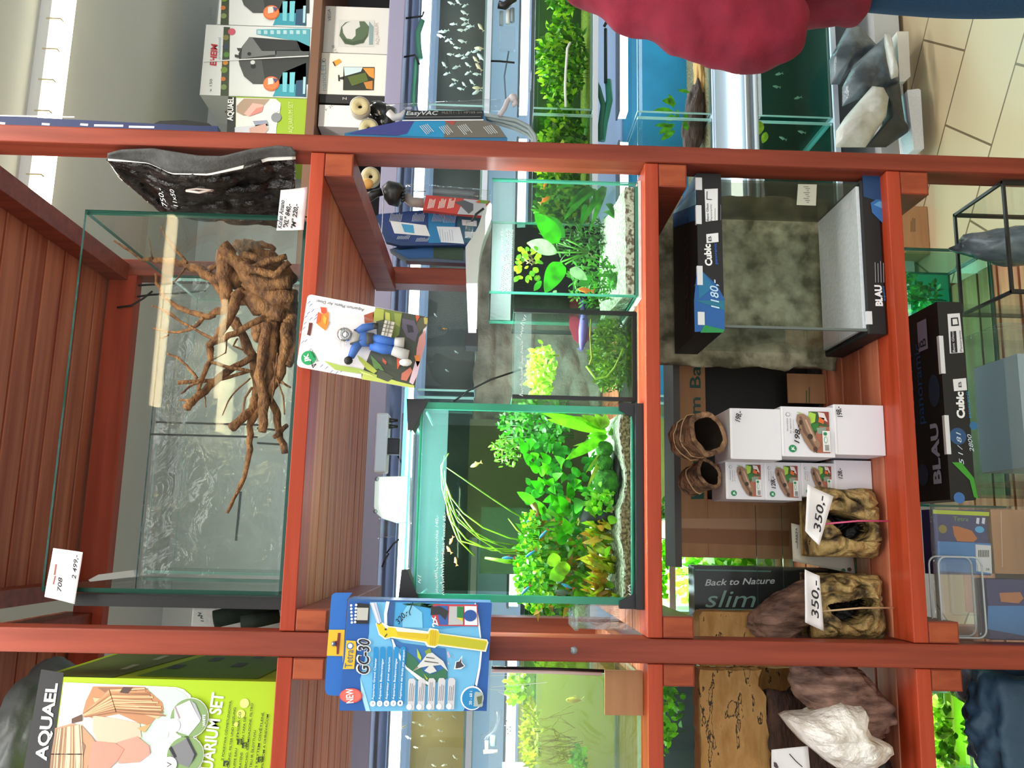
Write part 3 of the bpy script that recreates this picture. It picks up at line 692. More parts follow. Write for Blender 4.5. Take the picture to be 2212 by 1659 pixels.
R = random.Random(12)
for i in range(34):
    t = i/33; e = (1000+170*t+R.uniform(-20, 20), 340+230*t+R.uniform(-12, 12)); m_ = (700+60*t, 350+190*t); p.iline([K(500+R.uniform(-20, 20), 585-40*(1-t)), K(*m_), K(*e)], R.uniform(1.5, 3.2), R.choice(['#c08d64', '#9d6c48', '#dcb48a', '#b27e56', '#8a5f42']), 5.1+.025*i)
ip([(240,680),(380,640),(470,660),(560,760),(600,820),(520,1000),(440,1400),(170,1400)], '#b58b6b', 6); ip([(300,760),(400,720),(430,900),(330,1200),(240,1300)], '#d9b796', 7); ip([(450,760),(500,830),(470,960),(430,1000)], '#8b6a55', 7)
for i in range(22):
    t = i/21; p.iline([K(250+210*t, 690-40*t), K(215+260*t, 900), K(170+300*t+R.uniform(-15, 15), 1390)], R.uniform(2, 4), R.choice(['#c9a480', '#a07a5c', '#e0c2a0', '#8d6a50']), 7.1+.035*i)
ip([(560,790),(760,810),(830,860),(770,960),(640,1080),(520,1020)], '#dd8a78', 7); ip([(770,800),(940,750),(1040,830),(1050,900),(960,970),(780,980)], '#e9917f', 6)
ip([(780,985),(960,970),(1050,900),(1210,800),(1280,900),(1260,1400),(600,1400)], '#dfe0ea', 4)
ip([(940,680),(1060,640),(1000,720)], '#c99a68', 6)
for (cx, cy, rr, c1) in [(1385, 590, 160, '#cfd0d4'), (1350, 910, 155, '#d8d8dc')]:
    p.idisc(K(cx, cy), rr/3.95+1.5, '#f3f3ee', 8); p.idisc(K(cx, cy), rr/3.95, '#7d9a64', 9)
ip([(1260,500),(1390,440),(1480,620),(1380,740),(1260,700)], '#e1e0e6', 10); ip([(1400,440),(1440,470),(1490,590),(1480,620)], '#a6a6ac', 11); ip([(1270,490),(1310,590),(1300,600),(1262,500)], '#a38f92', 11)
ip([(1215,850),(1370,760),(1440,910),(1380,1010),(1250,960)], '#77787c', 10); ip([(1360,760),(1380,760),(1450,900),(1400,990),(1430,900)], '#2d2d30', 11); ip([(1215,850),(1235,830),(1280,920),(1262,930)], '#242426', 11)
p.itext('WHITE', K(1525, 660), K(1525, 560), '#f5f5f5', 12, h=6, bold=.03)
p.idisc(K(1252, 655), 15, '#ecebea', 12); p.idisc(K(1220, 985), 16, '#f4f4f2', 12); p.itext('V', K(1240, 1005), K(1240, 960), '#444444', 13, h=11)
p.itext('AQUARIUM SET', K(1545, 1230), K(1675, 385), '#f6f8ea', 3, h=27, bold=.025)
for i, (t, x0, y0, x1, y1) in enumerate([('Z POKRYWA OŚWIETLENIOWA,', 1672, 960, 1742, 445), ('CRUNG, FILTER UND HEIZUNG', 1722, 1020, 1778, 505), ('UFFE EAU      КРЫШКА СО', 1772, 1020, 1822, 545), ('RATENS      CON TAPA DE', 1822, 1020, 1865, 585), ('ERCHIO, ILLUMINAZIONE, FILTRO', 1870, 1020, 1925, 470), ('TRU IR ŠILDYTUVU', 1912, 1020, 1950, 700), ('      S KRYTEM OSVĚTLENÍ,', 1958, 1020, 2018, 545), (' FILTROM A OHRIEVAČOM', 2010, 1020, 2058, 565)]):
    p.itext(t, K(x0, y0), K(x1, y1), '#26351a', 3, h=5.2, bold=.01)
for t, (x, y) in [('PL', (1690, 985)), ('RU', (1808, 800)), ('ES', (1850, 830)), ('CS', (1985, 950))]:
    p.ipoly([K(x-22, y+22), K(x-18, y-26), K(x+22, y-26), K(x+18, y+22)], '#26351a', 3); p.itext(t, K(x+14, y+18), K(x+16, y-20), LG, 4, h=5)
p.idisc(K(1850, 470), 10, '#d5e57e', 2); p.idisc(K(1820, 560), 9, '#cfe06a', 2); p.idisc(K(1780, 650), 5, '#cbdc60', 2)
# printed right side
q = Panel(b, A[1]+V3((.0004,0,0)), (0, 1, 0), u)
q.poly([(.0, ht*.97), (dp, ht*.97), (dp, ht*.55), (.0, ht*.70)], '#5a6a2a', 1); q.poly([(.02, ht*.62), (dp, ht*.5), (dp, ht*.05), (.02, ht*.1)], '#5d8a1c', 1)
for i, (x, y, w_, h_) in enumerate([(.10,.20,.05,.02),(.20,.16,.05,.02),(.14,.10,.05,.02),(.25,.09,.05,.02),(.08,.28,.06,.012),(.2,.27,.06,.012)]): q.rect(x, y, x+w_, y+h_, '#3c4a4a' if i < 4 else '#a8ac8c', 2)
b.build('carton', root, bevel=0)
# dark plastic-wrapped bundle on top of the box
o_ = blob((S_.x-.205, .24, Z1+ht+.078), (.20, .19, .075), 'plast_bag_dark', 11, .10, 1.6, 5).build('wrapped_bundle'); tag(o_, 'dark plastic-wrapped bundle stuffed above and behind the lime green carton', 'bundle')
# ------------------------------------------------------------------ packs hanging on the front
# air diver blister
K = crop(640, 620, 7.373); YB_ = -.028
tl, tr, br_, bl = [W(*K(*q), YB_) for q in [(0,1265),(185,110),(2105,480),(1890,1620)]]
root = empty('air_diver_blister', (tl+tr+br_+bl)/4, 'white hanging blister pack with a silver and blue toy diver', 'blister pack')
r, u = (br_-bl+tr-tl).normalized(), (tl-bl+tr-br_).normalized(); n = r.cross(u).normalized()
b = MB()
rc = []
for q, (e1, e2) in zip([tl, tr, br_, bl], [(u*-1, r), (r*-1, u*-1), (u, r*-1), (r, u)]):
    for t in range(4):
        a = t*math.pi/6; rc.append(q + e1*.007*(1-math.sin(a)) + e2*.007*(1-math.cos(a)))
b.prism(rc[::-1], -n*.0012, '#ece6e8')
p = Panel(b, bl, r, u)
def ip(pts, mat, l=1): p.ipoly([K(*q) for q in pts], mat, l)
ip([(1260,325),(2050,470),(1890,1610),(1040,1460),(1040,1400),(1180,1030),(1290,880)], '#3d4438', 1)
ip([(1270,335),(1400,360),(1390,520),(1240,560),(1220,450)], '#a9b24e', 2); ip([(1400,360),(1690,410),(1640,760),(1500,900),(1420,640)], '#6f8038', 2); ip([(1420,400),(1490,420),(1500,560),(1420,520)], '#b9bd5a', 3); ip([(1560,420),(1680,430),(1650,640),(1580,600)], '#8f9a48', 3)
ip([(1690,500),(1880,540),(1950,700),(1900,880),(1760,800),(1680,640)], '#5d5568', 3); ip([(1760,600),(1850,620),(1870,720),(1780,730)], '#2f2c36', 4)
ip([(1900,455),(1970,470),(1920,560)], '#d5592e', 3); ip([(1960,500),(2100,480),(2080,620),(1930,760),(1900,640)], '#55553f', 2); ip([(2030,490),(2095,500),(2080,600),(2040,590)], '#b9a95a', 3)
ip([(1960,800),(2050,690),(2060,900),(1990,1150),(1900,1250),(1920,980)], '#cf8f8c', 3); ip([(1900,1180),(1980,1190),(1930,1400),(1860,1560),(1800,1520)], '#d9bcc8', 4); ip([(1680,1380),(1820,1280),(1850,1340),(1760,1500),(1670,1480)], '#c4705c', 4); ip([(1880,1100),(1960,1080),(1970,1200),(1930,1280)], '#dd8430', 4)
ip([(1060,1380),(1300,1400),(1600,1500),(1880,1570),(1880,1610),(1040,1470)], '#c3cf63', 2); ip([(1300,1300),(1560,1440),(1460,1510),(1280,1440)], '#4a5240', 3)
ip([(970,1080),(1180,1240),(1290,1340),(1240,1380),(1120,1310),(1000,1160)], '#b7c34e', 3); ip([(440,1175),(700,1250),(1000,1300),(1280,1400),(1000,1380),(620,1320)], '#a9c05a', 3); ip([(1180,1080),(1340,1240),(1400,1340),(1240,1300)], '#5f8a4a', 3); ip([(1000,1330),(1180,1390),(1260,1440),(1060,1390)], '#d2de7c', 4)
ip([(1600,1120),(1690,1180),(1610,1320)], '#da5a38', 4); ip([(1370,1130),(1440,1190),(1430,1240),(1380,1200)], '#c9532f', 4); ip([(1080,450),(1240,395),(1230,560),(1090,580)], '#a5502f', 2)
ip([(385,320),(480,330),(490,400),(440,430),(400,410)], '#e0512c', 2); ip([(350,400),(420,430),(440,430),(520,400),(510,540),(530,560),(470,700),(390,640),(320,580),(380,540)], '#e8862e', 3); ip([(350,400),(400,440),(380,560),(320,580)], '#df6038', 4); ip([(440,450),(490,500),(470,600),(430,560)], '#f0b03c', 4)
p.idisc(K(195, 1130), 15.8, '#0f9c5a', 2); p.itext('JK', K(215, 1190), K(190, 1060), '#f4f8f4', 3, h=9.5, bold=.04)
p.itext('ANIMALS', K(368, 1180), K(240, 975), '#2f7a5c', 2, h=6); p.itext('Aquarium Plastic Air Diver', K(1085, 350), K(320, 200), '#60666c', 2, h=6.5, bold=.01)
ip([(205,570),(262,575),(225,780),(172,760),(190,680)], '#5c1f16', 2)
for i, (x, y) in enumerate([(200,250),(230,290),(260,380),(190,420),(150,480),(230,510),(300,510),(320,450),(140,580),(120,660),(100,880),(150,860),(400,1260),(480,1290),(560,1350),(640,1370),(720,1340)]): p.iline([K(x-14, y+18), K(x+6, y-8), K(x+26, y-22)], 1.2, '#6f78a8', 2)
p.iline([K(240,1180),K(270,1290),K(320,1230),K(250,1260)], 1.6, '#23242a', 5)
b.build('backing_card', root)
D = MB()                              # the diver: head, torso, arms, legs, boots, chest
def bp(x, y, h): d = ray(*K(x, y)); t = (bl+n*h-CC).dot(n)/d.dot(n); return CC+d*t
kx = mpp(YB_)/7.373
D.ball(bp(770, 760, .016), (.0135, .011, .0135), 'chrome', 16); D.lathe(bp(790, 760, .026), n, [(.0085, 0), (.0085, .003), (.0055, .003), (.0055, .0)], '#9a9c9e', 16)
D.tube([bp(900, 790, .012), bp(1010, 820, .012)], [.011, .009], '#b9b5ae', 12); D.build('helmet', root)
D = MB(); D.tube([bp(960, 800, .010), bp(1080, 830, .012), bp(1190, 850, .011)], [.012, .0135, .011], '#2a62b4', 12, flat=.7); 
D.tube([bp(990, 730, .010), bp(1080, 650, .012), bp(1230, 620, .014)], [.0085, .0075, .006], '#2a62b4', 10); D.tube([bp(990, 890, .010), bp(930, 990, .012), bp(870, 1120, .014)], [.0085, .0075, .0055], '#2a62b4', 10)
D.tube([bp(1200, 830, .010), bp(1400, 860, .012), bp(1570, 880, .012)], [.0095, .009, .007], '#2568c4', 10); D.tube([bp(1200, 920, .010), bp(1400, 990, .012), bp(1540, 1010, .012)], [.0095, .009, .007], '#2568c4', 10); D.build('suit', root)
D = MB(); D.tube([bp(1170, 750, .012), bp(1180, 920, .012)], .0105, '#2a2a2c', 10, flat=.8); D.tube([bp(1230, 620, .014), bp(1300, 620, .014)], [.006, .005], '#1a1a1c', 8); D.ball(bp(830, 1170, .014), .0075, '#1a1a1c', 8)
D.tube([bp(925, 680, .015), bp(1050, 840, .019), bp(860, 910, .015)], .0018, '#2c2c2e', 6); D.build('belt_and_gloves', root)
D = MB(); D.tube([bp(1570, 880, .012), bp(1720, 890, .012)], [.0085, .0095], '#c4c4c2', 10); D.tube([bp(1540, 1010, .012), bp(1680, 1060, .012), bp(1790, 1080, .012)], [.0085, .0095, .008], '#c4c4c2', 10); D.ball(bp(1740, 1200, .012), (.007, .006, .011), '#e3e3e0', 8); D.build('boot', root)
D = MB(); q = [bp(x, y, .014) for x, y in [(1360,780),(1420,545),(1575,580),(1520,810)]]; D.prism(q, n*.008, '#cfcabd')
P_ = Panel(D, q[0]+n*.008, q[3]-q[0], q[1]-q[0]); P_.n = n
for ys in (.25, .5, .75): D.bar(q[0].lerp(q[1], ys)+n*.0085, q[3].lerp(q[2], ys)+n*.0085, .0012, .001, '#6b675c')
for ys in (.3, .6): D.bar(q[0].lerp(q[3], ys)+n*.0085, q[1].lerp(q[2], ys)+n*.0085, .0012, .001, '#6b675c')
D.build('treasure_chest', root)
b = MB(); bc = (bp(1180, 860, .0)); 
def bub(uu, vv):
    x = 610+1080*uu; y0_, y1_ = 330+.42*(x-610)*.35+60, 1160+.2*(x-610); y = y0_+(y1_-y0_)*vv; e = min(1, min(uu, 1-uu, vv, 1-vv)*7); return bp(x, y, .0015+.030*math.sin(e*math.pi/2))
b.grid(bub, 20, 20, 'bubble'); b.build('bubble', root)
b = MB(); b.lathe(W(*K(190, 830), -.0), (0, -1, 0), [(.0015, 0), (.0015, .05), (.0035, .05), (.0035, .052), (0, .052)], 'clear_plastic', 10); tag(b.build('hanging_peg'), 'small clear peg on the shelf edge that holds the diver blister pack', 'peg')

# gravel cleaner carton
K = crop(700, 1270, 5.978); YF, YK = -.075, -.018
tl, tr, br_, bl = [W(*K(*q), YF) for q in [(195,1555),(310,140),(2150,190),(2100,1590)]]
root = empty('gravel_cleaner_box', (tl+tr+br_+bl)/4, 'blue hanging carton with a yellow gravel cleaner on it, hung from the left post', 'box')
r, u = (br_-bl+tr-tl).normalized(), (tl-bl+tr-br_).normalized(); n = r.cross(u).normalized(); bk = -n*(YK-YF)
b = MB(); B1 = '#1657a8'
b.hexa([bl, br_, tr, tl, bl+bk, br_+bk, tr+bk, tl+bk], '#2b5d9c')
p = Panel(b, bl, r, u); p.u = u.normalized()
def ip(pts, mat, l=1): p.ipoly([K(*q) for q in pts], mat, l)
ip([(196,1553),(311,143),(2148,193),(2098,1587)], B1, 1)
ip([(575,155),(1935,190),(2000,480),(2020,700),(1990,1000),(1930,1270),(1800,1585),(540,1565),(480,1350),(465,1150),(520,900),(570,560)], '#6cb9e6', 2)
ip([(1940,190),(1985,400),(2015,640),(2000,640),(1960,400),(1925,190)], '#f4f6f8', 4); ip([(2008,800),(1990,1000),(1945,1240),(1970,1270),(2010,1040),(2030,810)], '#f4f6f8', 4)
ip([(580,150),(520,400),(560,400)], '#8ccbee', 3); ip([(465,1130),(480,1330),(545,1560),(600,1565),(520,1300)], '#a8daf4', 3)
ip([(830,160),(1930,190),(1970,470),(1500,520),(1340,500),(900,500),(810,480),(800,320)], '#3f9fd8', 3); ip([(830,160),(900,165),(880,490),(815,480),(800,320)], '#27548e', 4); ip([(1080,170),(1250,300),(1260,500),(1000,490),(1000,300)], '#7cc8ec', 4)
ip([(785,150),(830,155),(800,300),(800,490),(765,490),(760,310)], '#f6f8fa', 5)
ip([(990,185),(1100,180),(1280,175),(1400,250),(1480,190),(1380,260),(1230,215),(1120,205),(1060,210)], '#2c6a58', 5)
ip([(830,600),(1000,690),(1340,740),(1560,770),(1590,1060),(1590,1160),(1300,1240),(1040,1010),(1030,760),(890,760)], '#2f6fb4', 3); ip([(1060,800),(1180,900),(1290,1080),(1400,1100),(1570,1010),(1590,1150),(1330,1250),(1200,1180),(1050,1000)], '#2f6f50', 4); ip([(1190,760),(1250,880),(1240,920),(1200,880)], '#b6cf3c', 5); ip([(1290,800),(1360,760),(1380,820),(1310,850)], '#7f9a3c', 5); ip([(1280,1090),(1340,1160),(1320,1170)], '#b6c03c', 5)
ip([(800,630),(860,640),(900,790),(1030,1000),(1200,1160),(1360,1250),(1380,1230),(1060,1000),(930,760),(880,640)], '#f4f7fa', 5)
# angelfish and small fish
ip([(1140,1060),(1260,920),(1330,830),(1390,820),(1450,870),(1530,930),(1600,1070),(1500,980),(1400,990),(1450,1060),(1360,1090),(1290,1050),(1350,990),(1240,1010)], '#d4d6d6', 7); ip([(1310,870),(1420,890),(1420,900),(1310,885)], '#55585a', 8); ip([(1290,920),(1470,950),(1470,960),(1290,935)], '#55585a', 8); ip([(1145,1060),(1200,990),(1210,1010)], '#8d7f5e', 8)
ip([(1690,940),(1730,930),(1775,860),(1770,940),(1815,1000),(1760,1040),(1670,1040)], '#eef2f6', 6); ip([(1700,945),(1740,940),(1765,890),(1760,950),(1800,1000),(1750,1020),(1690,1030)], '#3a3844', 7)
ip([(1590,800),(1620,870),(1600,900),(1575,830)], '#c9b4c8', 6); ip([(1650,850),(1665,890),(1655,910)], '#b79cba', 6); ip([(1600,930),(1615,980),(1590,970)], '#c0b0cc', 6)
# yellow cleaner
ip([(655,430),(740,420),(830,470),(920,480),(1330,545),(1350,500),(1460,520),(1480,570),(2090,660),(2110,700),(2080,820),(1460,730),(1420,760),(1320,740),(1290,690),(850,620),(780,640),(700,580)], '#f2f6e0', 8)
ip([(580,165),(660,160),(735,430),(680,450)], '#c2cae6', 8); ip([(600,165),(625,165),(715,440),(695,445)], '#e4e8f4', 9)
ip([(665,440),(725,430),(800,520),(820,480),(905,495),(930,540),(1340,575),(1345,540),(1380,520),(1465,545),(1475,580),(2080,675),(2090,700),(2060,800),(1460,712),(1420,735),(1335,715),(1310,675),(870,605),(780,620),(710,560)], '#e2c916', 9); ip([(1480,590),(2075,690),(2050,790),(1465,700)], '#b9b81c', 10); ip([(930,545),(1330,585),(1310,640),(940,590)], '#d6b812', 10)
for a in (1365, 1395, 1425): ip([(a,530),(a+12,530),(a+2,728),(a-10,728)], '#c9ac10', 11)
ip([(770,500),(800,495),(800,520),(775,520)], '#3a3820', 10); ip([(770,600),(805,560),(808,575),(780,612)], '#3a3820', 10)
p.itext('320,-', K(955, 450), K(1080, 300), '#101830', 12, h=12, shear=.2, bold=.015); p.iline([K(1085,285),K(1100,330)], 2, '#101830', 12); p.iline([K(1090,280),K(1130,170)], 2, '#101830', 12)
ip([(1390,195),(1960,210),(1975,490),(1430,475),(1370,330)], '#c23a48', 6); ip([(1430,215),(1580,220),(1585,465),(1480,460)], '#2f5ca8', 7); ip([(1365,225),(1480,225),(1590,290),(1550,400),(1480,330),(1360,335)], '#26282c', 8); ip([(1600,225),(1780,230),(1780,465),(1590,465)], '#b8babd', 7); ip([(1700,230),(1780,235),(1780,380),(1700,370)], '#1e7a3c', 8); ip([(1700,370),(1775,380),(1770,430)], '#d6cf2c', 9); ip([(1795,225),(1950,230),(1965,475),(1800,470)], '#e3e8f0', 7); p.idisc(K(1870, 350), 14, '#1e4f9c', 8, 12)
p.itext('2x', K(1460, 470), K(1420, 345), '#f6f2f4', 10, h=12, bold=.03)
for i, t in enumerate(['Aquarium Gravel Cleaner', 'Aquarium Bodenreiniger', 'Aspirateur pour aquarium', 'Aquarium Bodemreiniger', 'Aspiratore del fondo per acquari']):
    x = 625+88*i; ip([(x-8,1480),(x+10,745),(x+22,735),(x+50,735),(x+68,750),(x+58,1480)], '#1089cc', 6); p.idisc(K(x+8, 1465), 6.2, '#f2f6fa', 7); p.itext('GB D F NL I'.split()[i], K(x+18, 1478), K(x+20, 1450), '#3a5c8c', 8, h=3.6); p.itext(t, K(x+20, 1415), K(x+50 if i < 4 else x+58, [880,885,870,885,780][i]), '#f4f8fc', 7, h=4.6, bold=.012)
    x = 1075+128*i; ip([(x+5,1545),(x+10,1180),(x+25,1150),(x+80,1150),(x+105,1180),(x+92,1555),(x+20,1560)], '#cfcfd6', 6); p.idisc(K(x+25, 1515), 6, '#eeeef2', 7)
    p.lines(K(x+22, 1440), K(x+40, 1200), (8, 0), 3, 1.1, '#6b6b74', 7, i)
p.idisc(K(1910, 1415), 25, '#f4f8fb', 6); p.idisc(K(1912, 1418), 22, '#1486c4', 7); p.itext('20 - 60 l', K(1905, 1500), K(1912, 1325), '#eef6fc', 8, h=6, bold=.01); ip([(1940,1350),(1955,1330),(2050,1345),(2050,1510),(2035,1530),(1930,1520)], '#a4b4b2', 8); ip([(1970,1400),(2040,1380),(2030,1480),(1990,1500)], '#5c6a44', 9)
p.itext('GC-30', K(575, 1090), K(585, 620), '#f2f4f6', 6, h=27, bold=.06, shear=.2); p.itext('GC-30', K(570, 1080), K(578, 630), '#0e1626', 7, h=24, bold=.02, shear=.2)
ip([(280,645),(400,655),(412,720),(385,1015),(240,1015),(265,880)], '#e6bc28', 5); p.itext('Tetra', K(360, 1000), K(375, 770), '#3d5a86', 7, h=17); p.idisc(K(330, 718), 7, '#2f6fb4', 7); p.idisc(K(332, 716), 5, '#e4eef8', 8)
p.idisc(K(350, 1360), 24.5, '#e0534c', 5, 15.5); p.idisc(K(350, 1360), 22, '#e46a5e', 6, 13.5); p.itext('NEW', K(385, 1450), K(375, 1262), '#fbeeee', 7, h=16, bold=.02)
ip([(410,165),(575,185),(560,435),(395,430)], '#15161a', 5)
for i in range(6): p.idisc(K(335+2.5*i, 195+44*i), 2.6, '#f0f2f4', 5); p.idisc(K(400-2*i, 190+44*i), 2.6, '#f0f2f4', 6)
ip([(415,225),(560,230),(550,390),(408,385)], '#b9bab4', 6)
b.build('carton', root, bevel=.0008)
b = MB(); tb = [W(*K(*q), YK) for q in [(10,1300),(25,1365),(70,1388),(215,1395),(205,1545),(300,145),(365,62),(140,62),(100,90),(92,130)]]
b.prism(tb[::-1], -n*-.0012*-1, '#1f66b4')
p = Panel(b, tb[0]+n*.0006, r, u); ip([(62,540),(268,540),(245,1000),(240,880),(35,875)], '#f0b722', 1); ip([(180,580),(215,580),(190,855),(162,855),(165,760),(120,725),(130,690),(170,680)], '#7c2a20', 2); b.build('hang_tab', root)
b = MB(); c = W(*K(155, 700), -.0); b.lathe((c.x, .0, c.z), (0, -1, 0), [(.0015, 0), (.0015, .022), (.0042, .022), (.003, .025), (0, .026)], 'grey_metal', 12); b.build('nail', pl)

# ------------------------------------------------------------------ middle compartment
def leafpx(mb, Kf, a, c, wpx, mat, Y0, Y1=None, **kw):
    k = mpp(Y0); mb.leaf(W(*Kf(*a), Y0), W(*Kf(*c), Y1 if Y1 is not None else Y0), wpx*k, mat, **kw)
GRS = ['leaf#3fae12', 'leaf#58c21c', 'leaf#2f8f14', 'leaf#7fd02c', 'leaf#1f7010']
def bush(c, rad, n, L, w, mats, seed, name='aquarium_plant', shape='oval', up=.4, stems=6):
    """a clump of stemmed leaves filling an ellipsoid"""
    R = random.Random(seed); b = MB(); c = V3(c)
    for i in range(stems):
        q = c + V3((R.uniform(-.5, .5)*rad[0], R.uniform(-.5, .5)*rad[1], 0)); b.tube([V3((q.x, q.y, c.z-rad[2])), q, q+V3((R.uniform(-.2, .2)*rad[0], 0, rad[2]*.8))], .0011, mats[2 % len(mats)], 5)
    for i in range(n):
        while True:
            d = V3((R.uniform(-1, 1), R.uniform(-1, 1), R.uniform(-1, 1)))
            if d.length < 1: break
        p = c + V3((d.x*rad[0], d.y*rad[1], d.z*rad[2])); e = V3((R.uniform(-1, 1), R.uniform(-.7, .4), R.uniform(-.6, 1)+up)).normalized()
        b.leaf(p, p+e*L*R.uniform(.6, 1.2), w*R.uniform(.7, 1.2), mats[int(R.random()*len(mats))], nrm=(R.uniform(-.5, .5), -1, R.uniform(0, .8)), n=3, shape=shape, bend=R.uniform(-.1, .2))
    return b.build(name)

# --- right tank with broad-leaved plant
K6 = crop(1030, 370, 5.0275)
ax1, ax0 = W(1226, 389.5, .04).x, W(1226, 637, .04).x
zt = W(1060, 510, .04).z
ta = tank('planted_aquarium', ax0, ax1, .04, .265, Z2+.006, zt, 'open planted aquarium with big pale leaves and white gravel, beside the right post', water='water', level=.815, edge='edge', t=.005, back='glass_dark')
b = MB(); b.box(ax0-.003, ax1+.003, .038, .268, Z2+.0005, Z2+.0055, 'foam_white'); tag(b.build('foam_mat'), 'white foam mat under the planted aquarium beside the right post', 'base')
b = MB(); p = Panel(b, (ax0, .0385, Z2), (1,0,0), (0,0,1))
b.box(ax0+.006, ax1-.006, .0462, .0466, W(1112, 500, .045).z, zt-.002, 'condensation_thin'); b.box(ax0+.006, ax1-.006, .2585, .259, W(1112, 500, .045).z, zt-.002, 'condensation_thin'); p.scrib(K6(285, 1310), K6(300, 1000), 6, '#f4f8fa', 2, 1.4, seed=3); p.itext('Blue Velvet 65,-', K6(285, 985), K6(285, 620), '#f4f8fa', 2, h=5.5, shear=.3); p.scrib(K6(325, 1310), K6(345, 640), 6, '#f4f8fa', 2, 1.4, seed=4); p.scrib(K6(370, 1300), K6(390, 640), 6, '#f4f8fa', 2, 1.4, seed=6)
b.build('price_mark', ta)
def gravel(x0, x1, y0, y1, z0, fn, label, mat='gravel_light', name='gravel'):
    b = MB(); N = 28
    b.grid(lambda u, v: V3((x0+(x1-x0)*u, y0+(y1-y0)*v, z0+fn(u, v))), N, 14, mat)
    b.grid(lambda u, v: V3((x0+(x1-x0)*u, y0, z0+fn(u, 0)*v)), N, 4, 'gravel_mix' if mat == 'gravel_light' else mat, False)
    b.grid(lambda u, v: V3((x0, y1+(y0-y1)*u, z0+fn(0, 1-u)*v)), 14, 4, mat, False); b.grid(lambda u, v: V3((x1, y0+(y1-y0)*u, z0+fn(1, u)*v)), 14, 4, mat, False)
    return tag(b.build(name), label, 'gravel', kind='stuff')
gravel(ax0+.0065, ax1-.0065, .0465, .258, Z2+.0125, lambda u, v: .016+.02*v+.004*noise.noise(V3((u*6, v*4, 1))), 'white and black gravel bed in the planted aquarium beside the right post')
b = MB(); YL_ = .10; G1, G2, G3 = 'leaf#37b90e', 'leaf#a9dc9c', 'leaf#2c8f1a'
for a, c, wp, m_, y0, y1, sh in [((890,780),(625,450),44,G1,.09,.07,'heart'), ((865,880),(545,775),36,G2,.09,.07,'oval'), ((915,985),(740,1325),44,G1,.09,.07,'heart'), ((1010,1060),(1200,1180),26,G2,.08,.08,'heart'), ((1100,1240),(1250,1160),20,G3,.09,.09,'oval'), ((950,720),(780,480),26,G3,.12,.12,'oval'), ((700,1190),(620,1300),14,G1,.1,.1,'oval'), ((860,1330),(830,1300),12,G2,.1,.1,'oval')]:
    leafpx(b, K6, a, c, wp, m_, y0, y1, shape=sh, bend=.06, n=8, fold=.12)
for pts in [[(1210,880),(1050,830),(890,780)], [(1210,880),(1040,880),(865,880)], [(1210,890),(1060,930),(915,985)], [(1210,880),(1100,800),(970,740)], [(1205,890),(1080,940),(960,1010)]]:
    b.tube([W(*K6(*q), .10) for q in pts], .0016, 'leaf#6cc43a', 6)
for a, c in [((1245,920),(1300,940)), ((1210,880),(1260,930))]: b.tube([W(*K6(*a), .11), W(*K6(*c), .12)], .001, '#8a7a4a', 5)
tag(b.build('broad_leaf_plant'), 'plant with large pale green heart-shaped leaves in the aquarium beside the right post', 'plant')
b = MB()
for a, c, wp in [((1250,180),(940,540),22), ((1230,190),(960,420),18), ((1380,170),(1130,600),18), ((1390,170),(1230,650),16), ((1180,360),(1120,640),14), ((1420,350),(1510,530),16), ((1380,440),(1500,520),14), ((1250,200),(1280,350),10), ((1300,200),(1180,330),12), ((1350,300),(1220,660),12), ((1060,160),(830,200),12)]:
    leafpx(b, K6, a, c, wp, random.choice(['leaf#2a7d1c', 'leaf#3a9226', 'leaf#4aa332']), .17, .13, shape='blade', bend=.12, n=8)
tag(b.build('fern'), 'dark narrow-leaved fern in the back right of the aquarium beside the right post', 'plant')
b = MB(); R = random.Random(5)
for i in range(46):
    a = (R.uniform(405, 690), R.uniform(800, 1180)); c = (a[0]+R.uniform(-60, 60), a[1]+R.uniform(-60, 70)); leafpx(b, K6, a, c, R.uniform(8, 16), R.choice(['leaf#86d01c', 'leaf#b0d820', 'leaf#5fb51c']), R.uniform(.06, .16), shape='oval', n=4)
for i in range(12): b.tube([W(*K6(R.uniform(480, 640), R.uniform(900, 1020)), .1), W(*K6(R.uniform(480, 640), R.uniform(900, 1020)), .12)], .001, '#7c6a34', 5)
tag(b.build('floating_plant'), 'yellow-green floating plant at the water surface beside the right post', 'plant')
o = bush((ax0+.06, .15, W(1290, 600, .15).z), (.05, .07, .055), 420, .013, .004, ['leaf#3f9a1c', 'leaf#56b424', 'leaf#2c7a14'], 9); tag(o, 'feathery moss clump in the lower left of the aquarium beside the right post', 'plant')
o = bush((ax1-.05, .22, W(1260, 450, .22).z), (.05, .03, .09), 420, .016, .0035, ['leaf#2c6a16', 'leaf#3c8220', 'leaf#205210'], 10, shape='blade'); tag(o, 'dark feathery stems against the back right pane beside the right post', 'plant')
def mossball(c, r, label, seed=0, group=None):
    b = MB(); b.ball(c, r, 'moss', 20, .12, 20, seed); R = random.Random(seed)
    for i in range(260):
        d = V3((R.gauss(0, 1), R.gauss(0, 1), R.gauss(0, 1))).normalized(); p = V3(c)+d*r*.97; e = (d+V3((R.uniform(-.6, .6),)*3)).normalized(); b.leaf(p, p+e*r*.16, r*.04, 'moss', nrm=(R.uniform(-1, 1), -1, .3), n=1)
    return tag(b.build('moss_ball'), label, 'moss ball', group)
mossball(W(*K6(1500, 1190), .12), 19*mpp(.12), 'round moss ball on the gravel of the aquarium beside the right post', 3)
fish(W(*K6(742, 148), .12), .016, -.4, '#e88a1c', None, 'small orange fish at the top right of the aquarium beside the right post')
fish(W(*K6(740, 310), .08), .022, -.9, '#e8841a', '#e9b070', 'larger orange fish with a pale tail above the big leaf beside the right post')
fish(W(*K6(1180, 1290), .07), .028, -.1+math.pi/2, '#e0801c', None, 'orange fish low at the left of the aquarium beside the right post')
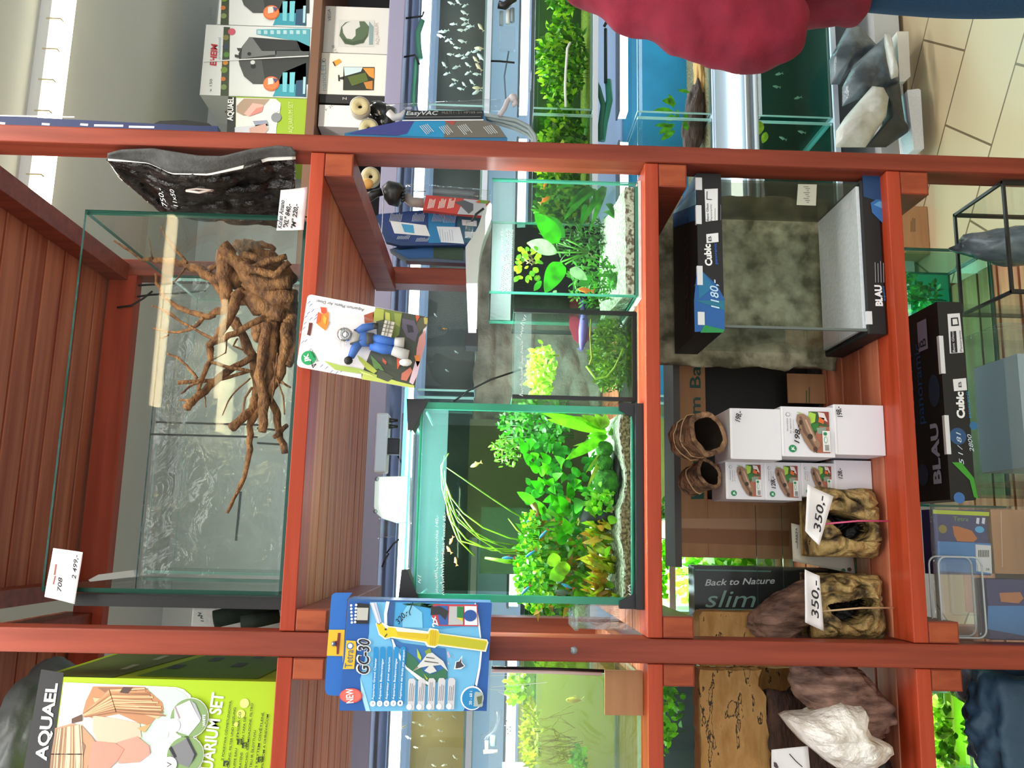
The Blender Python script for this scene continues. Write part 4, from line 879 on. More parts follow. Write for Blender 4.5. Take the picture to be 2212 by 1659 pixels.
area(((ax0+ax1)/2, .15, zt+.012), .2, .12, 2.6, (.93, 1, .97), name='aquarium_light')

# --- middle tank with black silicone and the fighting fish
mx1, mx0 = W(1240, 670, .10).x, W(1240, 863, .10).x
b = MB(); b.box(mx0-.012, mx1-.003, .09, .285, Z2+.0005, W(1374, 770, .10).z-.001, 'black_plastic'); tag(b.build('platform'), 'black platform under the small black-edged aquarium', 'platform')
zb, zt2 = W(1373, 770, .10).z, W(1108, 770, .10).z
tb_ = tank('small_aquarium', mx0, mx1, .10, .27, zb, zt2, 'small black-edged aquarium with a purple fighting fish and moss, between two larger planted ones', water='water', level=.80, seam='silicone', t=.005)
K1 = crop(700, 350, 2.949)
b = MB(); p = Panel(b, (mx0, .099, zb), (1,0,0), (0,0,1)); b.box(mx0+.006, mx1-.006, .1062, .1066, W(1147, 770, .105).z, zt2-.002, 'condensation_thin'); p.scrib(K1(1265, 1490), K1(1265, 1140), 7, '#eef4f4', 2, 1.5, seed=8); p.scrib(K1(1250, 1130), K1(1290, 970), 8, '#eef4f4', 2, 1.5, seed=9); b.build('price_mark', tb_)
# fighting fish
c = W(*K1(1640, 1080), .16); root = empty('fighting_fish', c, 'purple-red fighting fish with a blue head and large fins in the small aquarium', 'fish')
b = MB(); P0 = [W(*K1(*q), .16) for q in [(1650,960),(1655,1010),(1650,1080),(1645,1150),(1640,1195)]]; b.tube(P0, [.003, .0085, .0095, .007, .003], '#6a5aa8', 10); b.ball(W(*K1(1652,1000), .152), .002, '#101018', 6); b.build('body', root)
b = MB(); q = [W(*K1(*t), .1605) for t in [(1650,1010),(1600,985),(1565,990),(1560,1040),(1590,1130),(1640,1170)]]; b.prism(q, (0, .001, 0), '#b03a52'); q = [W(*K1(*t), .1605) for t in [(1650,1020),(1690,1060),(1690,1130),(1645,1180)]]; b.prism(q, (0, .001, 0), '#8d3a6a'); b.build('fin', root)
b = MB(); q = [W(*K1(*t), .1605) for t in [(1640,1170),(1610,1190),(1640,1210),(1665,1180)]]; b.prism(q, (0, .001, 0), '#8f86c8'); b.build('tail', root)
o = bush(W(1322, 768, .19), (.074, .055, .042), 1500, .013, .004, ['leaf#5f8f14', 'leaf#7fa81c', 'leaf#456f10'], 21, stems=2); tag(o, 'olive moss carpet on the floor of the small black-edged aquarium', 'plant')
o = bush(W(1172, 800, .17), (.055, .05, .030), 330, .014, .008, ['leaf#9ccf2c', 'leaf#7fb81c', 'leaf#b6da4c'], 22, stems=3); tag(o, 'yellow-green floating plant in the small black-edged aquarium', 'plant')
b = MB(); b.tube([W(*K1(*q), .14) for q in [(1670,1300),(1730,1380),(1800,1370),(1850,1310),(1890,1230),(1905,1185)]], .0022, 'leaf#a8cc3c', 6); b.tube([W(*K1(*q), .15) for q in [(1700,1000),(1695,1100),(1705,1250),(1690,1290)]], .0018, 'leaf#a8a81c', 6)
tag(b.build('plant_stem'), 'bent yellow-green plant stem in the small black-edged aquarium', 'plant')
area(((mx0+mx1)/2, .18, zt2+.02), .14, .12, 1.8, (.95, 1, .97), name='aquarium_light')
# grey rock panel behind the tanks
xa, xb = W(1200, 1000, .60).x, W(1200, 500, .60).x
b = MB(); z_hi = W(1031, 700, .60).z
b.grid(lambda u, v: V3((xa+(xb-xa)*u, .60-.012*abs(noise.noise(V3((u*5, v*6, 4))))*2-.008*noise.noise(V3((u*14, v*14, 4))), Z2+.001+(z_hi-Z2)*v)), 60, 40, 'stone_grey')
o = b.build('stone_background', solid=.012); o.modifiers['solid'].offset = 1; tag(o, 'grey cracked rock-like panel standing behind the aquariums of the middle shelf', 'background panel')
b = MB(); b.tube([W(*q, .50) for q in [(1135, 795), (1060, 820), (1010, 845), (980, 868)]], .0022, 'black_plastic', 6); tag(b.build('cable'), 'black cable running across the grey rock panel', 'cable')
# white clip-on lamp
K8 = crop(600, 300, 3.687); root = empty('clip_lamp', W(1030, 600, .22), 'slim white clip-on lamp reaching over the aquariums beside the right post', 'lamp')
up_ = [(1690,505),(1640,560),(1600,690),(1545,790),(1495,860),(1497,1000),(1502,1150)]; lo_ = [(1705,520),(1700,640),(1660,740),(1625,850),(1605,950),(1598,1060),(1590,1150)]
b = MB(); vs = [W(*K8(*q), .20) for q in up_+lo_[::-1]]; b.prism(vs, (0, .055, 0), '#c4c0c2'); b.build('arm', root, bevel=.003)
b = MB(); vs = [W(*K8(*q), .20) for q in [(1502,1151),(1518,1545),(1580,1545),(1590,1151)]]; b.prism(vs, (0, .055, 0), 'lamp_arm'); b.build('light_bar', root, bevel=.003)
b = MB(); b.tube([W(*K8(*q), .19) for q in [(1640,555),(1580,600),(1545,660)]], .0028, 'black_plastic', 8); b.tube([W(*K8(*q), .19) for q in [(1530,665),(1520,780)]], .008, 'clear_plastic', 10); b.build('cord', root)
b = MB(); p0 = W(*K8(1545, 1600), .21); b.box(p0.x-.015, p0.x+.02, .2, .25, p0.z-.012, p0.z+.012, 'black_plastic'); b.build('end_cap', root)
# ------------------------------------------------------------------ the big planted aquarium
K7 = crop(1080, 870, 3.685); K2 = crop(700, 800, 2.7653)
bx1, bx0 = W(1150, 874, .05).x, W(1150, 1303, .05).x
zb, zt = Z2+.014, W(903, 1080, .05).z
BY0, BY1 = .05, .36
b = MB(); b.box(bx0-.006, bx1+.004, .03, .42, Z2+.0005, Z2+.0135, 'black_plastic'); tag(b.build('base_mat'), 'black base mat under the big planted aquarium', 'mat')
bt_ = empty('planted_aquarium', ((bx0+bx1)/2, .2, zb), 'large planted aquarium with rounded front corners on the middle shelf, lit from above', 'aquarium')
def curved_front(x0, x1, y0, y1, r, t, z0, z1, zl):
    """front glass bent round both corners"""
    pts = [(x0, y1)] + [(x0+r-r*math.cos(a), y0+r-r*math.sin(a)) for a in [i*math.pi/12 for i in range(7)]] + [(x1-r+r*math.sin(a), y0+r-r*math.cos(a)) for a in [i*math.pi/12 for i in range(7)]] + [(x1, y1)]
    return pts
pts = curved_front(bx0, bx1, BY0, BY1, .014, .006, zb, zt, 0)
b = MB(); n = len(pts)
b.add([(x, y, zb) for x, y in pts]+[(x, y, zt) for x, y in pts], [(i, i+1, n+i+1, n+i) for i in range(n-1)], 'glass_clear', False)
b.build('bent_front_pane', bt_)
b = MB(); b.tube([(x, y, zt) for x, y in pts], .0028, 'edge', 6); b.build('rim', bt_); b = MB(); b.tube([(x, y, zb+.003) for x, y in pts], .0032, 'edge', 6); b.build('rim', bt_)
for x in (bx0, bx1):
    s_ = 1 if x == bx0 else -1
    b = MB(); b.box(min(x, x+s_*.012), max(x, x+s_*.012), BY0+.002, BY0+.014, zb, zt-.002, 'edge'); b.build('corner_edge', bt_)
b = MB(); b.box(bx0, bx1, BY1, BY1+.006, zb, zt, 'glass_dim'); b.build('back_pane', bt_)
b = MB(); b.box(bx0+.007, bx1-.007, BY0+.007, BY1-.001, zb+.001, W(958, 1080, .05).z, 'water'); b.build('water', bt_)
b = MB(); zl = W(882, 1080, .05).z
b.box(bx0+.02, bx1-.03, BY0+.01, .30, zl, zl+.004, 'glass')
for k in (2, 3): pass
b.mats.append('edge'); b.mi[0] = 1; b.mi[2] = b.mi[3] = 1; b.build('lid', bt_)
for (x, s_) in ((bx0, 1), (bx1, -1)):
    b = MB(); c0 = (x, BY0-.003)
    q = [(x-.004*s_, .045, zt-.012), (x+.052*s_, .045, zl-.003), (x+.052*s_, .045, zl+.006), (x-.004*s_, .045, zl+.010)]
    q = q if s_ > 0 else q[::-1]; b.prism(q, (0, .05, 0), 'black_plastic'); b.build('lid_bracket', bt_)
    b = MB(); q = [(x-.006*s_, .044, zb-.0135), (x+.055*s_, .044, zb-.0135), (x+.05*s_, .044, zb-.002), (x+.018*s_, .044, zb+.004), (x+.006*s_, .044, zb+.026), (x-.006*s_, .044, zb+.026)]
    q = q if s_ > 0 else q[::-1]; b.prism(q, (0, .012, 0), 'black_plastic'); b.build('corner_foot', bt_)
b = MB(); zw = W(962, 1080, .05).z; b.box(bx0+.008, bx1-.008, BY0+.0035, BY0+.004, zw, zt-.002, 'condensation'); b.build('condensation', bt_)  # thin strip carrying the painted glow over the waterline
b = MB(); p = Panel(b, (bx0, BY0-.001, zb), (1,0,0), (0,0,1))
p.scrib(K2(680, 1330), K2(680, 1130), 7, '#eef6f0', 2, 1.5, seed=11); p.itext('braunschka 140,-', K2(680, 1130), K2(682, 865), '#eef6f0', 2, h=6, shear=.2)
p.scrib(K2(715, 1340), K2(715, 1080), 7, '#eef6f0', 2, 1.6, seed=12); p.itext('Black Tuxedo 65,-', K2(718, 1100), K2(728, 850), '#eef6f0', 2, h=6, shear=.2)
p.scrib(K7(1040, 1560), K7(1035, 1450), 9, '#f4f6f0', 2, 2, seed=13); p.scrib(K2(575, 1270), K2(575, 1225), 8, '#dff0ea', 2, 1.5, seed=14); b.build('price_mark', bt_)
prof = [(60, 930), (100, 915), (200, 905), (380, 925), (520, 950), (620, 965), (740, 940), (900, 910), (1050, 905), (1150, 935), (1300, 945), (1560, 940)]
def bigtop(u, v):
    cy = 1560-1500*u; x = 0
    for i in range(len(prof)-1):
        if prof[i][0] <= cy <= prof[i+1][0]: t = (cy-prof[i][0])/(prof[i+1][0]-prof[i][0]); x = prof[i][1]+(prof[i+1][1]-prof[i][1])*t
    x = x or 930
    return W(K7(x+40, cy)[0], 1080, .06).z - (zb+.008) + .022*v + .003*noise.noise(V3((u*18, v*9, 2)))
gravel(bx0+.009, bx1-.009, BY0+.009, BY1-.012, zb+.008, bigtop, 'pale gravel bed banked up in the large planted aquarium')
b = MB(); b.grid(lambda u, v: V3((bx0+.010+(bx1-bx0-.020)*u, BY0+.008, zb+.004+(bigtop(u, 0)+.001+.003*noise.noise(V3((u*20, 1, 5))))*v)), 30, 4, 'gravel_brown'); tag(b.build('gravel'), 'brown gravel layer seen through the front glass of the large planted aquarium', 'gravel', kind='stuff')
# sword plant at the right
b = MB()
for a, c, wp, m_, y0, y1 in [((850,235),(330,82),30,'leaf#76d21e',.16,.10), ((850,240),(372,132),32,'leaf#86dc24',.14,.08), ((840,215),(585,108),22,'leaf#93e02a',.13,.10), ((835,200),(650,98),26,'leaf#a2e636',.12,.09), ((835,205),(748,80),24,'leaf#b4ee44',.12,.08), ((840,200),(828,85),26,'leaf#b8f04a',.11,.08), ((850,260),(518,455),34,'leaf#70d41c',.12,.07), ((860,270),(690,265),24,'leaf#6ccc1c',.13,.10), ((850,290),(580,345),10,'leaf#8cc83c',.15,.13), ((850,330),(690,690),14,'leaf#a8c838',.12,.08), ((860,330),(680,560),12,'leaf#9cc43c',.12,.08), ((880,260),(890,200),20,'leaf#8cd838',.12,.10)]:
    leafpx(b, K7, a, c, wp*.72, m_, y0, y1, shape='oval', bend=.09, n=8, fold=.3)
tag(b.build('sword_plant'), 'bright green sword plant at the right end of the large planted aquarium', 'plant')
for (a, c, r, lb) in [(830, 372, 19, 'smallest of the three moss balls in the large planted aquarium, nearest its right end'), (825, 478, 20, 'middle of the three moss balls in the large planted aquarium'), (850, 632, 29, 'biggest moss ball on a dark stone in the large planted aquarium')]:
    mossball(W(*K7(a, c), .10), r*mpp(.1), lb, a)
tag(blob(W(*K7(925, 610), .125), (.06, .04, .010), '#1c211c', 3, .3, 2, 3).build('stone'), 'dark flat stone under the moss balls of the large planted aquarium', 'stone')
tag(blob(W(*K7(790, 890), .12), (.022, .03, .035), '#23282a', 4, .3, 2, 3).build('stone'), 'dark upright stone left of the moss balls in the large planted aquarium', 'stone')
# anubias in the middle: rhizome and leaves
b = MB(); R = random.Random(41)
for a, c, wp in [((285,800),(135,710),20), ((340,700),(240,620),22), ((330,680),(305,590),20), ((480,500),(430,420),20), ((400,480),(320,395),18), ((390,560),(330,470),16), ((300,560),(230,460),16), ((545,720),(540,630),18), ((640,860),(590,755),30), ((500,880),(400,720),24), ((550,890),(460,730),22), ((500,1130),(480,1010),24), ((550,1060),(500,910),22), ((430,760),(340,790),18), ((490,620),(480,540),18), ((600,640),(650,620),18), ((560,760),(560,650),18), ((430,640),(350,640),20), ((440,700),(380,690),20), ((350,880),(300,780),18), ((330,890),(355,820),14), ((600,700),(660,690),18), ((470,780),(410,820),18), ((520,840),(560,790),16), ((360,560),(300,520),24), ((230,470),(180,400),22), ((210,400),(160,300),22), ((250,360),(200,280),22), ((300,450),(240,400),18), ((430,600),(500,560),18)]:
    leafpx(b, K7, a, c, wp, R.choice(GRS[:3]+['leaf#4cc41e']), R.uniform(.14, .2), R.uniform(.07, .12), shape='heart' if R.random() < .5 else 'oval', bend=R.uniform(.02, .12), n=6)
for i in range(190):
    a = (R.uniform(240, 760), R.uniform(300, 1250)); c = (a[0]+R.uniform(-80, 50), a[1]+R.uniform(-70, 70)); leafpx(b, K7, a, c, R.uniform(12, 22), R.choice(['leaf#1f7c14', 'leaf#2a8f1a', 'leaf#176410', 'leaf#37a41c']), R.uniform(.18, .28), shape='oval', n=4)
b.tube([W(*K7(*q), .15) for q in [(260,800),(300,860),(300,920),(330,990)]], .006, '#8a6a3c', 8)
tag(b.build('anubias'), 'dark green broad-leaved plant filling the middle of the large planted aquarium', 'plant')
# hanging stems, vallisneria
b = MB()
for i, pts in enumerate([[(720,510),(705,600),(730,760),(800,900),(920,1000),(1060,1090),(1200,1100)], [(745,495),(700,570),(705,700),(760,900),(850,1010),(1000,1075),(1200,1085)], [(730,580),(850,660),(980,750),(1100,830),(1200,890)], [(715,640),(760,760),(830,850),(950,940),(1100,1000),(1210,1020)], [(710,620),(740,860),(800,1010),(900,1110)], [(715,650),(790,870),(870,950),(1000,1020),(1200,1055)], [(720,600),(735,740),(760,860),(820,1020),(960,1060),(1200,1075)], [(1100,885),(1150,950),(1210,1000)], [(960,1120),(1080,1140),(1200,1150)], [(790,830),(860,920),(930,1000),(1090,1060)]]):
    y0 = .10+.012*i; P_ = [W(*K2(*q), y0) for q in pts]; m_ = ['leaf#8fc41c', 'leaf#a6cf22', 'leaf#7cb41a'][i % 3]
    b.tube(P_, [.0022]+[.0042]*(len(P_)-2)+[.0038], m_, 6, flat=.35)
tag(b.build('grass_plant'), 'long grass-like blades bending along the water surface of the large planted aquarium', 'plant')
for i, (cx, cy, rx, rz, n_, lab) in enumerate([(255,960,.022,.016,90,'small dense sprig nearest the middle of the large planted aquarium, at leaf-top height'), (240,1120,.034,.02,130,'dense bright stem-plant head left of the middle in the large planted aquarium'), (250,1330,.05,.03,230,'dense bright stem-plant head third from the left pane in the large planted aquarium'), (300,1440,.05,.04,260,'bushy stem plant against the left pane of the large planted aquarium')]):
    o = bush(W(*K7(cx, cy), .13), (rx, .05, rz), n_, .011, .008, ['leaf#4cae14', 'leaf#78cc1c', 'leaf#348f10', 'leaf#a8d81e'], 50+i, stems=5); tag(o, lab, 'plant')
o = bush(W(*K7(480, 1250), .19), (.10, .06, .075), 420, .03, .009, ['leaf#4a8f14', 'leaf#6ab41c', 'leaf#3a7410', 'leaf#8a6a1c'], 61, shape='oval', stems=12); tag(o, 'tangle of green and brownish stems in the left half of the large planted aquarium', 'plant')
o = bush(W(*K7(290, 200), .25), (.05, .05, .075), 420, .014, .007, ['leaf#2f8a12', 'leaf#46a81a', 'leaf#1f6a0e'], 62, stems=8); tag(o, 'dark fine-leaved bush in the back right corner of the large planted aquarium', 'plant')
o = bush(W(*K7(60, 380), .25), (.035, .03, .03), 160, .012, .004, ['leaf#5f9a1c', 'leaf#4a841a'], 63, stems=3); tag(o, 'thin mossy twig reaching up at the back of the large planted aquarium', 'plant')
o = bush(W(*K7(795, 770), .09), (.026, .03, .026), 90, .013, .010, ['leaf#7cdc1e', 'leaf#94e62c', 'leaf#58c218'], 64, stems=3); tag(o, 'small bright green rosette by the biggest moss ball in the large planted aquarium', 'plant')
b = MB(); R = random.Random(71)
for i in range(110):
    a = (R.uniform(760, 930), R.uniform(960, 1560)); c = (a[0]-R.uniform(40, 190), a[1]+R.uniform(-110, 60)); leafpx(b, K7, a, c, R.uniform(7, 15), R.choice(['leaf#b4bc1e', 'leaf#c8a828', 'leaf#9cc422', 'leaf#b88a2a', 'leaf#7cbc1e', 'leaf#d0d43a']), R.uniform(.08, .2), R.uniform(.06, .12), shape='blade' if R.random() < .6 else 'oval', bend=R.uniform(0, .15), n=5)
tag(b.build('crypt_plant'), 'yellow and rust-coloured narrow leaves at the lower left of the large planted aquarium', 'plant')
b = MB()
for a, c, wp in [((480,1230),(370,1280),30), ((520,1330),(390,1400),34), ((560,1310),(430,1330),30), ((900,900),(880,970),22), ((870,1190),(830,1170),24)]: leafpx(b, K7, a, c, wp, R.choice(['leaf#7cc81e', 'leaf#9ad82a']), .08, .07, shape='oval', n=6)
tag(b.build('floating_leaf'), 'few loose bright leaves among the stems at the left of the large planted aquarium', 'plant')
b = MB()
for q in [[(800,860),(810,920),(840,960)], [(870,830),(890,880),(910,900)], [(900,860),(880,820),(860,790)]]: b.tube([W(*K7(*t), .10) for t in q], [.004, .002], '#b9a878', 6)
tag(b.build('twig'), 'pale forked twig beside the moss balls in the large planted aquarium', 'twig')
for i, (cx, cy, an) in enumerate([(250, 925, 2.2), (345, 1045, 2.4), (245, 1200, 2.2), (535, 1460, 1.2), (205, 1490, 2.4), (65, 1235, 1.6)]):
    fish(W(*K7(cx, cy), .09), .022, an, '#3f9cd0', '#b84a3a', 'tiny blue neon fish among the stems of the large planted aquarium', 'blue neon fish in the large planted aquarium', name='neon_fish', high=.3)
fish(W(*K7(500, 1510), .10), .03, 1.5, '#5a6a5c', None, 'grey striped fish by the left pane of the large planted aquarium'); fish(W(*K7(490, 1390), .08), .028, 2.5, '#9fb0a8', None, 'silvery fish in front of a bright leaf in the large planted aquarium')
fish(W(870, 1000, .2)+V3((0,0,-.14)), .022, 2, '#9a8a4a', None, 'small olive fish in the open water of the large planted aquarium')
for i, (x, y) in enumerate([(975, 1168), (970, 1187), (985, 1212)]): fish(W(x, y, .25), .016, rnd(0, 3), '#d0602c', None, 'tiny orange fish in the open water of the large planted aquarium', 'orange fish in the large planted aquarium')
# lamps over it
root = empty('flood_lamp', W(860, 1075, .2), 'dazzling white square flood lamp over the large planted aquarium', 'lamp')
q = [W(x, y, .20) for x, y in [(826, 1120), (812, 1108), (808, 1095), (810, 1040), (816, 1030), (884, 1028), (884, 1130), (856, 1130)]]
b = MB(); b.prism(q[::-1], (0, .05, 0), 'white_plastic'); fh_ = b.build('housing', root, bevel=.004)
b = MB(); q = [W(x, y, .199) for x, y in [(828, 1116), (820, 1096), (822, 1034), (883, 1032), (883, 1126), (856, 1126)]]; b.prism(q[::-1], (0, .0012, 0), 'flood_white'); b.build('diffuser', root)
for x, y in [(814, 1035), (811, 1105)]:
    b = MB(); b.lathe(W(x, y, .1995), (0, -1, 0), [(0, .002), (.004, .002), (.004, 0)], 'grey_metal', 10); b.build('screw', fh_)
area(((bx0+bx1)/2+.01, .19, zl+.012), .36, .22, 19, (.93, 1, .98), name='aquarium_light')
bl0, bl1 = W(880, 1030, .26), W(880, 838, .26)
root = empty('light_bar', bl0.lerp(bl1, .5), 'slim blue-white light bar lying over the right half of the large planted aquarium', 'lamp')
b = MB(); b.box(bl0.x, bl1.x, .255, .285, bl0.z-.002, bl0.z+.012, 'lamp_blue'); b.build('diffuser', root); b = MB(); b.box(bl0.x, bl1.x, .258, .282, bl0.z+.012, bl0.z+.018, 'glass'); b.build('cover', root)
b = MB(); b.box(bl0.x, bl1.x, .25, .254, bl0.z-.006, bl0.z+.004, 'lamp_cool'); b.build('led_strip', root)
# power strip, adapter, cup
p0, p1 = W(823, 1021, .45), W(823, 893, .45)
root = empty('power_strip', p0, 'white power strip fixed under the top shelf with black plugs hanging from it', 'power strip'); b = MB(); b.box(p0.x, p1.x, .44, .49, p0.z-.012, p0.z+.016, 'white_plastic'); b.build('strip', root, bevel=.004)
for y in (908, 921):
    b = MB(); c = W(848, y, .46); b.tube([c+V3((0,0,.018)), c, c-V3((0,0,.012))], [.007, .005, .003], 'black_plastic', 8); b.build('plug', root)
b = MB(); c = W(852, 965, .46); b.box(c.x-.018, c.x+.018, .445, .475, c.z-.013, c.z+.018, 'black_plastic'); b.build('adapter', root, bevel=.003)
b = MB(); b.tube([W(860, 985, .46), W(868, 1000, .46), W(872, 1025, .44)], .0025, 'black_plastic', 6); b.build('cord', root)
b = MB(); c = W(836, 1142, .30); b.lathe(c, (0, 0, 1), [(0, -.016), (.016, -.016), (.019, .016), (.0205, .017), (.0185, .017)], 'clear_plastic', 20); tag(b.build('plastic_cup'), 'small clear plastic cup beside the flood lamp', 'cup')
b = MB(); b.tube([W(835, 1195, .42), W(850, 1175, .42), W(862, 1165, .42)], .002, 'black_plastic', 6); b.tube([W(825, 1225, .42), W(840, 1195, .42)], .002, 'black_plastic', 6); tag(b.build('cable'), 'thin black cables left of the clear cup under the top shelf', 'cable')
# behind: grey plate and paper
b = MB(); p0, p1 = W(1190, 1165, .52), W(1015, 905, .52); b.box(p0.x, p1.x, .52, .535, Z2+.001, p1.z, '#4a4639'); tag(b.build('grey_board'), 'grey-brown board standing behind the large planted aquarium', 'board')
b = MB(); p0, p1 = W(1095, 1240, .50), W(1040, 1095, .50); b.box(p0.x, p1.x, .50, .503, Z2+.001, p1.z, '#566a66'); p = Panel(b, (p0.x, .5, p0.z), (1,0,0), (0,0,1)); p.scrib((1072, 1180), (1072, 1130), 8, '#5a6a70', 2, 1.5, seed=5); tag(b.build('label_sheet'), 'pale sheet with writing leaning behind the large planted aquarium', 'sheet')
# clear plastic box on the left
p0, p1 = W(1368, 1366, .12), W(1242, 1306, .12)
root = empty('plastic_box', (p0.x, .12, Z2), 'clear plastic box standing left of the large planted aquarium', 'box')
b = MB(); x0, x1, zz = p0.x+.004, p1.x, p1.z
for q in [(x0, x0+.0015, .12, .24), (x1-.0015, x1, .12, .24), (x0, x1, .12, .1215), (x0, x1, .2385, .24)]: b.box(*q, Z2+.001, zz, 'clear_plastic')
b.build('body', root); b = MB(); b.box(x0-.003, x1+.003, .117, .243, zz-.006, zz, 'clear_plastic'); b.build('rim', root)
b = MB(); p = Panel(b, (x0, .1195, Z2), (1,0,0), (0,0,1))
for i in range(12): p.iline([(1320, 1312+4*i), (1336, 1312+4*i)], 1, '#e4eeee', 1)
b.build('scale', root)

# ------------------------------------------------------------------ lower compartment
# boxed cube aquarium between black cartons
K5 = crop(1380, 330, 3.318); YF = .03; DP = .20
x1, x0 = W(1700, 382, YF).x, W(1700, 717, YF).x
zc0, zc1, zc2 = W(1866, 550, YF).z, W(1561, 550, YF).z, W(1507, 550, YF).z
zbot = Z3+.002
root = empty('boxed_aquarium', ((x0+x1)/2, YF+DP/2, Z3), 'cube aquarium packed between black printed cartons with a white foam floor, on the third shelf', 'boxed aquarium')
BK = '#101114'
b = MB(); b.box(x0, x1, YF, YF+DP, zbot, zc0, BK); p = Panel(b, (x0, YF, zbot), (1,0,0), (0,0,1))
def ip(pts, mat, l=1): p.ipoly([K5(*q) for q in pts], mat, l)
ip([(1600,155),(1785,150),(1790,370),(1610,315)], '#17406c', 1); ip([(1660,360),(1700,335),(1785,345),(1790,530),(1740,500),(1670,430)], '#2c68a8', 2); ip([(1680,375),(1720,350),(1785,360),(1785,420)], '#5b9ccc', 3)
p.itext('BLAU', K5(1745, 1100), K5(1735, 950), '#f2f4f6', 2, h=14, bold=.05); p.itext('aquatic', K5(1765, 1062), K5(1755, 955), '#2f8fd8', 2, h=4); p.lines(K5(1695, 930), K5(1690, 745), (18, 0), 4, 1, '#b9bcc0', 2, 4)
for y in (440, 960): ip([(1795,y-45),(1820,y-45),(1820,y+60),(1795,y+60)], '#d8dce0', 1)
q = Panel(b, (x0-.0004, YF+DP, zbot), (0,-1,0), (0,0,1)); q.poly([(0,.0),(DP*.5,0),(DP*.5,.004),(0,.004)], '#2a2c30', 1)
b.build('bottom_carton', root, bevel=.003)
b = MB(); b.box(x0-.001, x1+.001, YF-.001, YF+DP+.001, zc1, zc2, BK); p = Panel(b, (x0, YF-.001, zc1), (1,0,0), (0,0,1))
ip([(415,850),(455,850),(560,950),(615,1050),(615,1270),(400,1285),(395,1060)], '#1a5aa0', 1); ip([(470,1235),(615,1270),(600,1290),(440,1290)], '#1c8a4a', 2); ip([(420,860),(460,860),(540,960),(430,1050)], '#1a6f9c', 2); ip([(400,1060),(612,1060),(612,1130)], '#1a6f8c', 2)
ip([(470,262),(565,258),(565,485),(478,495)], '#e6e8ec', 2); p.iline([K5(488,280),K5(486,335),K5(520,338)], 1.6, '#2a2c30', 3); p.itext('Bent Glass', K5(500, 490), K5(496, 365), '#1c1e22', 3, h=4.5, bold=.01); p.itext('Panoramic', K5(525, 490), K5(520, 370), '#5a5c60', 3, h=4); p.lines(K5(545, 485), K5(545, 370), (12, 0), 2, 1, '#7c7e84', 3)
ip([(482,585),(568,575),(570,640),(485,650)], '#e6e8ec', 2); p.itext('B', K5(520, 635), K5(518, 600), '#2a2c30', 3, h=7)
p.itext('Cubic', K5(525, 810), K5(510, 655), '#f2f4f6', 2, h=14, bold=.04); p.itext('panoramic', K5(562, 800), K5(555, 650), '#2457b8', 2, h=6, bold=.02)
p.itext('1180,-', K5(575, 1120), K5(560, 910), '#bcdcf2', 4, h=17, shear=.25, bold=.01)
q = Panel(b, (x0, YF-.001, zc2+.0002), (1,0,0), (0,1,0)); q.text('CUBIC', (.03, .07), (.24, .07), '#3a2c28', 1, .035); q.poly([(x1-x0-.09, 0), (x1-x0, 0), (x1-x0, DP), (x1-x0-.03, DP)], '#1f5f9c', 1); q.poly([(x1-x0-.06, 0), (x1-x0-.03, 0), (x1-x0, DP*.9), (x1-x0, DP)], '#8cc4e0', 2); q.text('BLAU', (.02, .012), (.09, .012), '#8f9092', 1, .016)
tc_ = b.build('top_carton', root, bevel=.003)
for i, (xa, xx, zz) in enumerate([(0, x0+.02, zc2), (0, x1-.02, zc2), (0, x0+.03, zc0), (0, x0+.1, zc2), (0, x1-.08, zc2)]):
    b = MB(); b.box(xx-.018 if i > 2 else xx-.012, xx+.018 if i > 2 else xx+.012, YF-.0025, YF+.004, zz-.008 if i > 1 else zz-.01, zz+.0022, '#d9dde2'); b.build('tape', tc_)
b = MB(); b.box(x0+.012, x1-.012, YF+.006, YF+DP-.01, zc0, zc0+.006, 'styro'); b.build('foam_floor', root)
b = MB(); b.box(x0+.006, x1-.006, YF+.003, YF+.008, zc0, zc1, 'glass'); b.box(x0+.006, x0+.011, YF+.008, YF+DP-.008, zc0, zc1, 'glass'); b.box(x1-.011, x1-.006, YF+.008, YF+DP-.008, zc0, zc1, 'glass_olive'); b.box(x0+.006, x1-.006, YF+DP-.008, YF+DP-.003, zc0, zc1, 'glass'); b.build('glass', root)
b = MB(); b.box(x0+.006, x0+.0105, YF+.0022, YF+.0075, zc0, zc1, '#5f6a66'); b.build('corner_strip', root); b = MB(); p = Panel(b, (x0, YF+.0025, zc0), (1,0,0), (0,0,1)); p.ipoly([K5(*t) for t in [(1140,225),(1275,228),(1268,380),(1130,375)]], '#b4b6a6', 1)
for i in range(9): p.iline([K5(1180+ (i % 3)*12, 245+14*i), K5(1215+(i % 2)*8, 245+14*i)], 1.4, '#6a6c64', 2)
b.build('sticker', root)
# rocky background sheets behind it
p0, p1 = W(1800, 798, .275), W(1560, 372, .275)
b = MB(); b.grid(lambda u, v: V3((p0.x+(.728-p0.x)*u, .282-.02*abs(noise.fractal(V3((u*4, v*4, 7)), 1, 2, 4)), Z3+.003+(1.285-Z3-.003)*v)), 50, 40, 'stone_moss'); o = b.build('rocky_background', solid=.015); o.modifiers['solid'].offset = 1; tag(o, 'olive-brown rocky background sheet behind the boxed cube aquarium', 'background panel')
